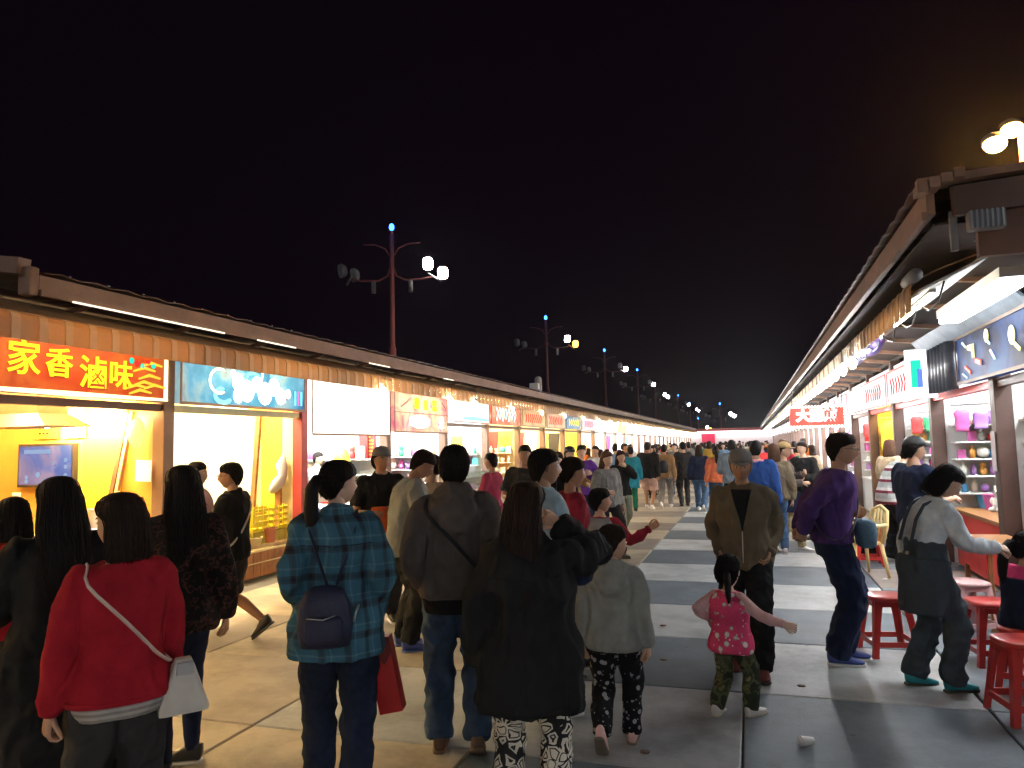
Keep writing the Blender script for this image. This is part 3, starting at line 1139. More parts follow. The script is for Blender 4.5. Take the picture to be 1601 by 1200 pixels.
# red letter sign facing the near end of the lane
rs = empty('letter_sign', (2.0, 16.8, 2.3), label='red letter sign with scalloped bulbs facing up the lane', cat='sign')
c = at(1288, 17.6)
rs.location = (c.x, c.y, 2.0)
MB().box(-.62, .62, -.03, .03, 0, .50, mat('led_red', (.7, .04, .03), emis=(.75, .04, .03), estr=.9)).build('sign_board', rs, world=False)
me = text_mesh('大腸煎', .30, .02)
me.transform(Matrix.Translation((-.02, -.04, .27)) @ Matrix.Rotation(R(90), 4, 'X'))
link_mesh('lettering', me, rs, E_white)
q = MB()
for k in range(18):
    for zz in (.02, .49):
        q.ell((-.60 + k * .07, -.045, zz), (.028, .02, .028), None, 8, 5)
for k in range(6):
    q.ell((.60, -.045, .08 + k * .07), (.026, .02, .026), None, 8, 5)
q.build('bulb_border', rs, lampmat('border_bulb', (1, .85, .7), 3.5), world=False)
MB().beam((-.55, 0, .5), (-.55, 0, .9), .02, .02, M_black).build('hanger', rs, world=False)
MB().beam((.55, 0, .5), (.55, 0, .9), .02, .02, M_black).build('hanger', rs, world=False)

# far end of the lane: a cross row with a red banner and lit canopy
en = empty('end_building', (-1.0, 90, 0), label='bright canopy building with maroon wall closing the far end', cat='building')
MB().box(-9, 6, 90, 93, 0, 3.0, M_white).build('wall', en)
MB().box(-9.5, 6.5, 88.6, 93.4, 3.0, 3.3, mat('canopy_rose', (.45, .12, .12), rough=.6)).build('roof', en)
MB().box(-5.4, -3.9, 89.9, 89.98, 1.6, 2.7, mat('red_banner', (.35, .02, .05), emis=(.4, .02, .06), estr=.6)).build('banner', en)
MB().box(-9, -5.6, 89.8, 89.9, 2.3, 2.8, E_white).build('light_box', en)
MB().box(-3.6, 6, 89.8, 89.9, 2.3, 2.9, E_white).build('light_box', en)
MB().box(-12, 8, 88.9, 89, 2.75, 2.95, lampmat('end_strip', (1, .75, .9), 4)).build('strip_light', en)
# ================================================================== PEOPLE
SKIN = mat('skin', (.50, .29, .19), rough=.55, var=.08, scale=14, bump=.08, bscale=150, spec=.35)
SKIN_D = mat('skin_tanned', (.38, .20, .12), rough=.55, var=.1, scale=14, bump=.08, bscale=150, spec=.35)
SKIN_F = mat('skin_fair', (.60, .38, .27), rough=.55, var=.07, scale=14, bump=.08, bscale=150, spec=.35)
EYE = mat('eye_dark', (.02, .012, .01), rough=.2, var=0)
EYEW = mat('eye_white', (.6, .56, .52), rough=.3, var=0)
LIP = mat('lips', (.40, .13, .10), rough=.5, var=.05)


def hairmat(name, col):
    m = mat('hair_' + name, col, rough=.62, var=.3, scale=5, spec=.14)
    t = m.node_tree
    b = t.nodes['Principled BSDF']
    co = t.nodes.new('ShaderNodeTexCoord')
    mp = t.nodes.new('ShaderNodeMapping')
    mp.inputs['Scale'].default_value = (160, 160, 5)
    ns = t.nodes.new('ShaderNodeTexNoise')
    ns.inputs['Scale'].default_value = 1
    ns.inputs['Detail'].default_value = 2
    t.links.new(co.outputs['Object'], mp.inputs[0])
    t.links.new(mp.outputs[0], ns.inputs['Vector'])
    bp = t.nodes.new('ShaderNodeBump')
    bp.inputs['Strength'].default_value = .45
    bp.inputs['Distance'].default_value = .004
    t.links.new(ns.outputs['Fac'], bp.inputs['Height'])
    t.links.new(bp.outputs[0], b.inputs['Normal'])
    return m


HAIR = hairmat('black', (.007, .005, .005))
HAIR_B = hairmat('dark_brown', (.016, .008, .005))
HAIR_BR = hairmat('brown', (.07, .032, .018))
HAIR_G = hairmat('grey', (.20, .20, .20))

T_M = [(-.13, .150, .098), (-.05, .172, .116), (.02, .168, .115), (.12, .152, .106), (.22, .158, .110), (.32, .174, .118),
       (.39, .184, .116), (.43, .172, .104), (.465, .140, .088), (.498, .090, .070), (.525, .062, .060), (.56, .054, .056)]
T_F = [(-.13, .152, .102), (-.05, .172, .118), (.02, .158, .108), (.12, .132, .092), (.22, .138, .096), (.32, .152, .116),
       (.39, .158, .106), (.43, .148, .092), (.465, .118, .076), (.498, .074, .060), (.525, .053, .053), (.56, .046, .049)]


def interp(tab, z):
    if z <= tab[0][0]:
        return tab[0][1], tab[0][2]
    for a, b in zip(tab, tab[1:]):
        if z <= b[0]:
            t = (z - a[0]) / (b[0] - a[0])
            return a[1] + (b[1] - a[1]) * t, a[2] + (b[2] - a[2]) * t
    return tab[-1][1], tab[-1][2]


def ik(a, t, l1, l2, pole):
    d = t - a
    L = d.length
    mx = (l1 + l2) * .995
    if L > mx:
        t = a + d * (mx / L)
        d = t - a
        L = mx
    L = max(L, .05)
    x = (l1 * l1 - l2 * l2 + L * L) / (2 * L)
    h = math.sqrt(max(l1 * l1 - x * x, 0))
    dn = d.normalized()
    p = pole - dn * pole.dot(dn)
    if p.length < 1e-6:
        p = dn.orthogonal()
    p.normalize()
    return a + dn * x + p * h, t


def bend(p):
    """smooth polyline through shoulder, elbow, wrist with radii: list of (point, radius)"""
    out, rr = [], []
    n = len(p)
    P = [Vector(q[0]) for q in p]
    r = [q[1] for q in p]
    for i in range(n - 1):
        p0, p1, p2, p3 = P[max(i - 1, 0)], P[i], P[i + 1], P[min(i + 2, n - 1)]
        for k in range(4):
            t = k / 4
            v = .5 * ((2 * p1) + (p2 - p0) * t + (2 * p0 - 5 * p1 + 4 * p2 - p3) * t * t + (3 * p1 - p0 - 3 * p2 + p3) * t ** 3)
            lin = p1.lerp(p2, t)
            out.append(lin.lerp(v, .55))
            rr.append(r[i] + (r[i + 1] - r[i]) * t)
    out.append(P[-1])
    rr.append(r[-1])
    return out, rr


def head_mesh(mb, c, M, hs, fem, skin, lod):
    nu, nv = (28, 22) if lod >= 2 else ((18, 14) if lod == 1 else (12, 9))
    vs = []
    rx, ry, rz = .073 * hs, .094 * hs, .116 * hs
    rings = []
    for i in range(1, nv):
        th = PI * i / nv
        row = []
        for j in range(nu):
            ph = 2 * PI * j / nu
            x = math.sin(th) * math.cos(ph)
            y = math.sin(th) * math.sin(ph)
            z = -math.cos(th)
            X, Y, Z = x * rx, y * ry, z * rz
            if z < 0:
                k = (-z) ** 1.3
                X *= 1 - .16 * k
                if y > 0:
                    Y *= 1 - .04 * k
                    Y += .010 * hs * k
                else:
                    Y *= 1 - .35 * k
            if y > 0:
                u, v = X / hs, Z / hs
                g = lambda cx, cz, sx, sz: math.exp(-((u - cx) / sx) ** 2 - ((v - cz) / sz) ** 2)
                d = .024 * g(0, -.022, .013, .020) + .010 * g(0, .005, .010, .025)
                d -= .010 * (g(.031, .010, .016, .012) + g(-.031, .010, .016, .012))
                d += .004 * g(0, .034, .05, .012)
                d += .007 * g(0, -.058, .022, .011)
                d += .008 * g(0, -.096, .022, .016)
                d += .004 * (g(.042, -.030, .02, .02) + g(-.042, -.030, .02, .02))
                Y += d * hs
            row.append(c + M @ Vector((X, Y, Z)))
        rings.append(row)
    n = nu
    vs = [p for r in rings for p in r] + [c + M @ Vector((0, 0, -rz)), c + M @ Vector((0, 0, rz))]
    fs = []
    for i in range(len(rings) - 1):
        for j in range(n):
            k = (j + 1) % n
            fs.append((i * n + j, i * n + k, (i + 1) * n + k, (i + 1) * n + j))
    a, b = len(vs) - 2, len(vs) - 1
    o = (len(rings) - 1) * n
    for j in range(n):
        k = (j + 1) % n
        fs.append((a, k, j))
        fs.append((b, o + j, o + k))
    mb.add(vs, fs, skin, True)
    if lod >= 1:
        def P(x, y, z):
            return c + M @ (Vector((x, y, z)) * hs)
        for s in (-1, 1):
            mb.ell(P(s * .031, .081, .009), (.013 * hs, .009 * hs, .0065 * hs), EYEW, 8, 6, M)
            mb.ell(P(s * .031, .0865, .009), (.0065 * hs, .006 * hs, .0065 * hs), EYE, 8, 6, M)
            mb.tube([P(s * .014, .0935, .027), P(s * .031, .090, .032), P(s * .048, .078, .026)], [.002 * hs, .0032 * hs, .0015 * hs], EYE, n=5)
            # ear
            E = MB()
            E.ell((0, 0, 0), (.007 * hs, .016 * hs, .028 * hs), skin, 10, 7)
            E.xf(Matrix.Translation(P(s * .074, -.006, -.002)) @ M.to_4x4() @ Matrix.Rotation(R(-s * 18), 4, 'Z') @ Matrix.Rotation(R(-8), 4, 'X'))
            mb.add(E.v, E.f, skin, True)
        mb.tube([P(-.022, .083, -.058), P(-.008, .0925, -.056), P(.008, .0925, -.056), P(.022, .083, -.058)],
                [.002 * hs, .0045 * hs, .0045 * hs, .002 * hs], LIP, n=6)


def hand_mesh(mb, w, d, nrm, s, skin, curl=.5, side=1, lod=2):
    """w wrist, d direction of the fingers, nrm palm normal (towards which fingers curl)"""
    d = d.normalized()
    nrm = (nrm - d * nrm.dot(d)).normalized()
    x = d.cross(nrm) * side

    def P(a, b, c_):
        return w + (x * a + d * b + nrm * c_) * s
    if lod == 0:
        mb.tube([P(0, -.02, 0), P(0, .05, .005), P(0, .10, .02 + .03 * curl), P(0, .13, .04 + .05 * curl)], [.026 * s, .036 * s, .034 * s, .018 * s], skin, n=7, flat=.5, up=nrm)
        return
    secs = [(-.02, .026, .020), (.02, .034, .016), (.055, .040, .015), (.088, .039, .012)]
    rs = []
    for b, hw, ht in secs:
        rs.append([P(hw * math.cos(2 * PI * k / 10), b, ht * math.sin(2 * PI * k / 10)) for k in range(10)])
    mb.rings(rs, skin)
    for k, (a, L) in enumerate(((-.029, .062), (-.010, .074), (.010, .078), (.029, .070))):
        c1 = curl * 1.0
        pts = [P(a, .078, 0)]
        ang = 0
        b, c_ = .078, 0
        for q in range(3):
            ang += R(18 + 50 * c1) if q else R(8 + 40 * c1)
            l = L * (.42, .33, .25)[q]
            b += math.cos(ang) * l
            c_ += math.sin(ang) * l
            pts.append(P(a * (1 + .06 * q), b, c_))
        mb.tube(pts, [.0095 * s, .0088 * s, .0078 * s, .0065 * s], skin, n=6, round_ends=True)
    pts = [P(.022, .015, .006), P(.046, .045, .018), P(.052, .072, .030 + .01 * curl), P(.044, .094, .040 + .015 * curl)]
    mb.tube(pts, [.013 * s, .011 * s, .0095 * s, .0075 * s], skin, n=6, round_ends=True)


def wrinkle(me, amp, f=7.0, seed=0, zs=.55, zfade=None):
    o = Vector((seed * 3.1, seed * 1.7, 0))
    n = len(me.vertices)
    co = [0.0] * 3 * n
    me.vertices.foreach_get('co', co)
    no = [v.normal.copy() for v in me.vertices]
    for i in range(n):
        p = Vector((co[3 * i], co[3 * i + 1], co[3 * i + 2] * zs)) + o
        a = noise.noise(p * f)
        r_ = 1 - abs(noise.noise(p * f * 1.25 + Vector((9, 4, 2)))) * 3.2
        d = amp * ((1 - abs(a) * 2.6) * .5 + .55 * max(r_, -.6) + .35 * noise.noise(p * f * 2.6))
        if zfade is not None:
            k_ = max(0.0, min(1.0, (zfade - co[3 * i + 2]) / .14))
            d = d * k_ - .004 * (1 - k_)
        q = no[i] * d
        co[3 * i] += q.x
        co[3 * i + 1] += q.y
        co[3 * i + 2] += q.z
    me.vertices.foreach_set('co', co)
    me.update()


def hair_mesh(style, c, M, hs, lod, body):
    """loft of horizontal sections round the head; long hair falls down the back following the body"""
    mb = MB()
    n = 44 if lod >= 2 else (28 if lod == 1 else 14)
    B = dict(bald=0)
    secs = []  # z, half width, front y, back y
    if style in ('short', 'crop', 'pony', 'bun'):
        secs = [(.1330, .010, .012, -.03), (.129, .030, .034, -.052), (.119, .048, .056, -.074), (.102, .063, .076, -.092), (.078, .075, .090, -.107),
                (.050, .082, .090, -.115), (.030, .085, .055, -.117), (.010, .084, .012, -.114), (-.015, .081, -.004, -.110),
                (-.040, .074, -.028, -.102), (-.062, .062, -.045, -.090), (-.082, .045, -.05, -.078)]
        if style == 'pony':
            secs[-1] = (-.078, .035, -.05, -.075)
    elif style == 'bob':
        secs = [(.135, .010, .012, -.03), (.131, .032, .036, -.055), (.121, .058, .063, -.084), (.103, .075, .082, -.102), (.075, .086, .094, -.115),
                (.045, .090, .080, -.120), (.020, .092, .040, -.123), (-.010, .093, .030, -.124), (-.050, .096, .026, -.125),
                (-.090, .100, .024, -.126), (-.125, .102, .020, -.124), (-.150, .098, .012, -.118), (-.163, .085, .0, -.105)]
    elif style == 'long':
        secs = [(.135, .012, .014, -.03), (.131, .037, .040, -.060), (.121, .060, .064, -.086), (.103, .077, .082, -.104), (.075, .087, .094, -.116),
                (.045, .092, .078, -.121), (.020, .095, .030, -.124), (-.010, .097, .018, -.126), (-.050, .101, .008, -.128),
                (-.090, .106, .0, -.132), (-.14, .110, -.015, -.140), (-.20, .112, -.04, -.155), (-.27, .110, -.075, -.165), (-.34, .108, -.085, -.165),
                (-.40, .096, -.09, -.160), (-.45, .075, -.10, -.150), (-.48, .05, -.11, -.14)]
    rs = []
    seed = c.x * 7 + hs * 3
    for (z, w, yf, yb) in secs:
        cy_, ry_ = (yf + yb) / 2, (yf - yb) / 2
        row = []
        for k in range(n):
            a = 2 * PI * k / n
            low = max(0.0, min(1.0, (.10 - z) / .15))
            st = 1 + (.035 if lod else 0) * low * noise.noise(Vector((math.cos(a) * 7 + seed, math.sin(a) * 7, z * 2.5))) + (.022 if lod else 0) * low * math.sin(a * 19 + 3 * math.sin(z * 14))
            ca, sa = math.cos(a), math.sin(a)
            row.append(c + M @ (Vector((w * math.copysign(abs(ca) ** .97, ca) * st, cy_ + ry_ * math.copysign(abs(sa) ** .97, sa) * st, z)) * hs))
        rs.append(row)
    full = list(rs)
    rs.reverse()
    mb.rings(rs, None)
    if lod >= 2:
        rn = random.Random(int(abs(c.x * 1000 + c.z * 777)) + 5)
        ns_ = {'long': 230, 'bob': 210}.get(style, 260)
        i0 = {'long': 3, 'bob': 3}.get(style, 2)
        for _ in range(ns_):
            a = rn.uniform(PI * .82, PI * 2.18) if rn.random() < .8 else rn.uniform(0, 2 * PI)
            j = int(a / (2 * PI) * n) % n
            st_i = rn.randint(i0, max(i0, len(full) - 6))
            en_i = rn.randint(min(st_i + 3, len(full) - 1), len(full) - 1)
            pts = []
            dj = rn.choice((-1, 0, 0, 1))
            for q_ in range(st_i, en_i + 1):
                row = full[q_]
                jj = (j + (dj if q_ > (st_i + en_i) / 2 else 0)) % n
                cen = sum(row, Vector((0, 0, 0))) / n
                p_ = row[jj]
                o_ = (p_ - cen)
                if o_.length > 1e-6:
                    o_ = o_.normalized()
                pts.append(p_ + o_ * (.0015 + .0035 * rn.random()) * hs)
            if len(pts) < 2:
                continue
            if en_i == len(full) - 1 or rn.random() < .5:
                d_ = (pts[-1] - pts[-2])
                if d_.length > 1e-6:
                    pts.append(pts[-1] + (d_.normalized() + o_ * rn.uniform(0, .5) + Vector((rn.uniform(-.35, .35), rn.uniform(-.3, .2), 0))) * rn.uniform(.006, .024 if style != 'long' else .06) * hs)
            w_ = rn.uniform(.0012, .0032) * hs
            mb.tube(pts, [w_] * (len(pts) - 1) + [w_ * .15], None, n=3)
    if style == 'pony':
        P = [c + M @ (Vector(v) * hs) for v in ((0, -.10, .035), (0, -.145, .030), (0, -.175, -.03), (.0, -.175, -.13), (0, -.165, -.23), (0, -.155, -.30))]
        mb.tube(P, [.022 * hs, .030 * hs, .044 * hs, .047 * hs, .036 * hs, .012 * hs], None, n=12 if lod else 6, flat=.8)
    if style == 'bun':
        mb.ell(c + M @ (Vector((0, -.125, .05)) * hs), (.038 * hs, .034 * hs, .036 * hs), None, 12, 8)
    return mb


def torso_rings(st, z0, z1, off, flare=0.0, n=20, step=.035, tab=None, k0=0.0):
    """rings of the trunk between heights (relative to the pelvis), offset outwards"""
    rs = []
    m = max(3, int((z1 - z0) / step))
    for i in range(m + 1):
        z = z0 + (z1 - z0) * i / m
        rx, ry = interp(tab or st['tab'], z)
        fl = flare * max(0, min(1, (.18 - z) / .5))
        o = off * (1 - max(0, min(1, (z - .44) / .1)) * .6)
        rx, ry = (rx * st['w'] + o + fl) * st['s'], (ry * st['d'] + o + fl) * st['s']
        c, Mz = spine(st, z)
        if z > .0:
            ry_b = ry
        rs.append([c + Mz @ Vector((rx * math.copysign(abs(math.cos(a)) ** .85, math.cos(a)), ry * math.copysign(abs(math.sin(a)) ** .9, math.sin(a)), 0)) for a in [2 * PI * k / n for k in range(n)]])
    return rs


def spine(st, z):
    """centre and orientation of the trunk at height z over the pelvis (unit heights)"""
    s = st['s']
    tl = st['tl']
    t = max(0.0, min(1.0, z / .30))
    ang = st['lean'] * (t if z > 0 else 0)
    # integrate roughly
    c = st['P'].copy()
    if z <= 0:
        c = c + Vector((0, 0, z * s * tl))
        a = 0
    else:
        q = 0
        stp = .03
        while q < z - 1e-6:
            d = min(stp, z - q)
            a = st['lean'] * min(1, (q + d / 2) / .22)
            b = st['side'] * min(1, (q + d / 2) / .22)
            c = c + Vector((math.sin(b), math.sin(a) * math.cos(b), math.cos(a) * math.cos(b))) * d * s * tl
            q += d
        a = st['lean'] * min(1, z / .22)
    tw = st['twist'] * max(0, min(1, z / .35))
    M = Matrix.Rotation(tw, 3, 'Z') @ Matrix.Rotation(-a, 3, 'X') @ Matrix.Rotation(st['side'] * max(0, min(1, z / .22)), 3, 'Y')
    return c, M


ARMS = {
    'down': ((.25, .02, .84), (.4, -1, 0)),
    'swing_f': ((.23, .22, .90), (.3, -1, -.2)),
    'swing_b': ((.25, -.20, .87), (.4, -1, .3)),
    'bent': ((.17, .30, 1.10), (.7, -.6, -1)),
    'front': ((.07, .30, 1.12), (1, -.5, -.9)),
    'pocket': ((.18, .06, .93), (.40, -1, 0)),
    'face': ((.02, .20, 1.42), (.9, .1, -1)),
    'hold_bag': ((.21, .08, .88), (.5, -1, 0)),
    'behind': ((.02, -.19, 1.0), (1.2, -.8, 0)),
    'out': ((.62, .18, 1.12), (.2, -.6, -1)),
    'reach': ((.12, .52, 1.12), (.6, -.2, -1)),
    'carry': ((.12, .26, 1.22), (.9, -.4, -.8)),
}


def person(label, pos, H, heading, fem=False, lod=2, kid=0.0, lean=0, side=0, twist=0, head=(0, 0), arms=('down', 'down'),
           feet=None, hair='short', hairm=None, skin=None, top=None, bottom=None, shoes=None, wide=1.0, group=None, sit=0, cat='person', extras=None, hand_curl=.5, tint=False, top_name='jacket', bottom_name='trousers', seed=0):
    s = H / 1.70
    skin = skin or SKIN
    hairm = hairm or HAIR
    top = top or {}
    bottom = bottom or {}
    root = empty('person', pos, R(heading), label=label, cat=cat, group=group)
    hk = 1 + .48 * kid
    leg = .93 - .14 * kid
    tl = 1.0
    # keep the total height
    tot = leg + (.53 + .015) * tl + .245 * hk * .92
    tl *= (1.70 - leg - .245 * hk * .95) / .545 if kid else 1.0
    st = dict(s=s, tl=tl, lean=R(lean), side=R(side), twist=R(twist), w=wide * (1 + .12 * kid), d=wide * (1 + .18 * kid), tab=T_F if fem else T_M)
    feet = feet or [(-.10, 0, 0, 0), (.10, .02, 0, 0)]  # x,y,z,heel pitch
    if sit:
        st['P'] = Vector((0, 0, sit + .10 * s))
    else:
        fy = sum(f[1] for f in feet) / 2
        gap = max(abs(feet[0][1] - feet[1][1]), 0)
        st['P'] = Vector((sum(f[0] for f in feet) / 2 * s, fy * s - .03 * math.sin(R(lean)), leg * s - gap * gap * .18 * s))
    th, sh = .445 * leg / .93 * s, .425 * leg / .93 * s
    Cs, Ms = spine(st, .432)
    joints = {}
    A, Lg = [], []
    shw = (.150 if fem else .168) * wide * (1 + .05 * kid)
    for k, sgn in enumerate((-1, 1)):
        S = Cs + Ms @ Vector((sgn * shw * s, -.005, 0))
        a = arms[k]
        if isinstance(a, str):
            a = ARMS[a]
        wv, pv = a[0], a[1]
        W = Vector((wv[0] * sgn * s, wv[1] * s, wv[2] * s))
        if isinstance(arms[k], str):
            # presets move with the trunk
            zrel = wv[2] - .93
            W = Vector((wv[0] * sgn * s, wv[1] * s, 0)) + Vector((st['P'].x, st['P'].y, st['P'].z + zrel * s * tl))
            if lean and wv[2] > 1.0:
                W += (Cs - (st['P'] + Vector((0, 0, .455 * s * tl)))) * ((wv[2] - .9) / .5)
        al = 1 - .10 * kid
        E, W = ik(S, W, .285 * s * al, .255 * s * al, Vector((pv[0] * sgn, pv[1], pv[2])))
        A.append((S, E, W))
    for k, sgn in enumerate((-1, 1)):
        f = feet[k]
        Hp = st['P'] + Vector((sgn * .088 * s * st['w'], 0, -.01 * s))
        an = Vector((f[0] * s, f[1] * s, (f[2] + .085) * s))
        K, an2 = ik(Hp, an, th, sh, Vector((sgn * .08, 1, .05 if not sit else 1)))
        Lg.append((Hp, K, an2, f))
    # ---------------- body: one continuous skin
    rv = .014 * max(.7, s) if lod >= 2 else (.018 if lod == 1 else .028)
    fr = .74
    mb = MB()
    tb = [(z, rx * .88, ry * .86) if z < .5 else (z, rx, ry) for z, rx, ry in st['tab']]
    mb.rings(torso_rings(st, -.10, .56, -.012, tab=tb))
    for (S, E, W) in A:
        sl = top.get('sleeve', 'long')
        k_ = .80 if sl == 'long' else 1.0
        pts, rr = bend([(S, .050 * s * k_), (E, .040 * s * k_), (W, .027 * s)])
        mb.tube(pts, rr, None, n=8, round_ends=True)
    bl = bottom.get('len', 'long')
    for (Hp, K, an, f) in Lg:
        k_ = .80 if bl == 'long' else 1.0
        pts, rr = bend([(Hp, .080 * s * k_), (K, .056 * s * k_), (K.lerp(an, .35) + Vector((0, -.012 * s, 0)), .056 * s * k_), (an, .036 * s)])
        mb.tube(pts, rr, None, n=8, round_ends=True)
    Cn, Mn = spine(st, .53)
    Hm = Matrix.Rotation(R(head[0]), 3, 'Z') @ Matrix.Rotation(-R(lean * .35 + head[1]), 3, 'X')
    Hc = Cn + (Mn @ Vector((0, .010, .05)) + Hm @ Vector((0, .012, .085 * hk))) * s
    mb.tube([spine(st, .47)[0], Cn, Hc + Hm @ Vector((0, -.02 * s, -.04 * s * hk))], [.058 * s, .052 * s * (1 if not fem else .9), .05 * s * (1 + .15 * kid)], None, n=10, round_ends=True)
    me = remesh(mb, rv, 3)
    fin = MB()
    head_mesh(fin, Hc, Hm, s * hk, fem, skin, lod)
    for k, (S, E, W) in enumerate(A):
        sg = -1 if k == 0 else 1
        d = (W - E).normalized()
        # palm faces the body
        nrm = Vector((-sg, .25, 0))
        if abs(d.dot(nrm.normalized())) > .85:
            nrm = Vector((0, 1, -1))
        if d.z > .3 or abs(d.y) > .8:
            nrm = Vector((-sg * .6, 0, -.8)) if d.z < .3 else Vector((-sg * .3, -1, 0))
        hand_mesh(fin, W, d, nrm, s * (1 + .1 * kid), skin, hand_curl, side=-sg, lod=lod)
    for (Hp, K, an, f) in Lg:
        if shoes and shoes.get('bare'):
            fin.tube([an + Vector((0, -.02, -.03)) * s, an + Vector((0, .06, -.045)) * s, an + Vector((0, .15, -.062)) * s], [.04 * s, .036 * s, .022 * s], skin, n=8, round_ends=True)
    # join the fine head and hands to the skin
    base = MB()
    base.v = [tuple(v.co) for v in me.vertices]
    base.f = [tuple(p.vertices) for p in me.polygons]
    base.mi(skin)
    base.m = [0] * len(base.f)
    base.sm = [True] * len(base.f)
    off = len(base.v)
    base.v += [tuple(v) for v in fin.v]
    for f_, mi_, sm_ in zip(fin.f, fin.m, fin.sm):
        base.f.append(tuple(off + q for q in f_))
        base.m.append(base.mi(fin.mats[mi_]))
        base.sm.append(sm_)
    bpy.data.meshes.remove(me)
    base.build('body', root, world=False)
    # ---------------- hair
    if hair and hair != 'none':
        hm = hair_mesh(hair, Hc, Hm, s * hk, lod, st)
        h = hm.build('hair', root, hairm, world=False)
    # ---------------- top garment
    vx = .0125 if lod >= 2 else (.016 if lod == 1 else .030)
    vx *= max(.75, s)
    if top.get('mat'):
        g = MB()
        hem = top.get('hem', .84) - .93
        off = top.get('off', .018)
        g.rings(torso_rings(st, hem, .50, off, top.get('flare', 0.0)))
        sl = top.get('sleeve', 'long')
        so = top.get('soff', off)
        for (S, E, W) in A:
            if sl == 'none':
                g.tube([S.lerp(Cs, .35), S.lerp(Cs, .05)], [.06 * s, .052 * s], None, n=10, round_ends=True)
                continue
            if sl == 'long':
                Wc = W + (E - W).normalized() * .01
                pts, rr = bend([(S.lerp(Cs, .25), (.050 + so) * s), (S, (.053 + so) * s), (E, (.041 + so) * s), (Wc, (.029 + so * .9) * s)])
            elif sl == 'three':
                pts, rr = bend([(S.lerp(Cs, .25), (.050 + so) * s), (S, (.053 + so) * s), (E, (.041 + so) * s), (E.lerp(W, .45), (.037 + so) * s)])
            else:
                pts, rr = bend([(S.lerp(Cs, .25), (.050 + so) * s), (S, (.053 + so) * s), (S.lerp(E, .80), (.047 + so * 1.2) * s)])
            g.tube(pts, rr, None, n=12, round_ends=sl == 'none')
        if top.get('hood'):
            hc, hM = spine(st, .48)
            for k in range(9):
                a = PI * k / 8
                pass
            ring = [hc + hM @ (Vector((.085 * math.cos(a), -.030 + .085 * math.sin(a), .030 - .045 * math.sin(a))) * s) for a in [PI + PI * 2 * k / 12 for k in range(13)]]
            g.tube(ring, .034 * s, None, n=8)
            g.ell(hc + hM @ (Vector((0, -.130, -.035)) * s), (.125 * s, .062 * s, .085 * s), None, 14, 8)
            g.ell(hc + hM @ (Vector((0, -.160, -.115)) * s), (.085 * s, .042 * s, .055 * s), None, 12, 8)
        if top.get('collar'):
            hc, hM = spine(st, .50)
            ring = [hc + hM @ (Vector((.070 * math.cos(a), .068 * math.sin(a), .018 - .016 * math.sin(a))) * s) for a in [2 * PI * k / 14 for k in range(15)]]
            g.tube(ring, .017 * s, None, n=7)
        gm_ = remesh(g, vx, 5)
        if lod:
            wrinkle(gm_, top.get('wr', .011) * s * (1.6 if lod >= 2 else 1.3), 6.5, seed)
        o = link_mesh(top_name, gm_, root, top['mat'])
        if lod >= 2 and sl == 'long' and not top.get('nocuff'):
            for (S, E, W) in A:
                d_ = (W - E).normalized()
                MB().tube([W - d_ * .030 * s, W - d_ * .012 * s, W + d_ * .004 * s], [(.031 + so * .95) * s, (.033 + so * .85) * s, (.030 + so * .8) * s], None, n=14).build('cuff', o, top['mat'], world=False)
        if lod >= 2:
            hb_ = MB()
            rr_ = torso_rings(st, hem - .004, hem + .018, off + .004, top.get('flare', 0), n=28, step=.008)
            hb_.rings(rr_)
            hb_.build('hem', o, top['mat'], world=False)
        if top.get('band'):
            b = MB()
            b.rings(torso_rings(st, hem - .045, hem + .01, off + .002, top.get('flare', 0)))
            b.build('hem_band', o, top['band'], world=False)
        if top.get('under'):
            b = MB()
            hz = top['under'][1] - .93
            b.rings(torso_rings(st, hz, .0, top.get('uoff', top.get('off', .018) - .004), .004))
            um = remesh(b, vx, 3)
            if lod:
                wrinkle(um, .003, 9, seed)
            link_mesh('undershirt', um, root, top['under'][0])
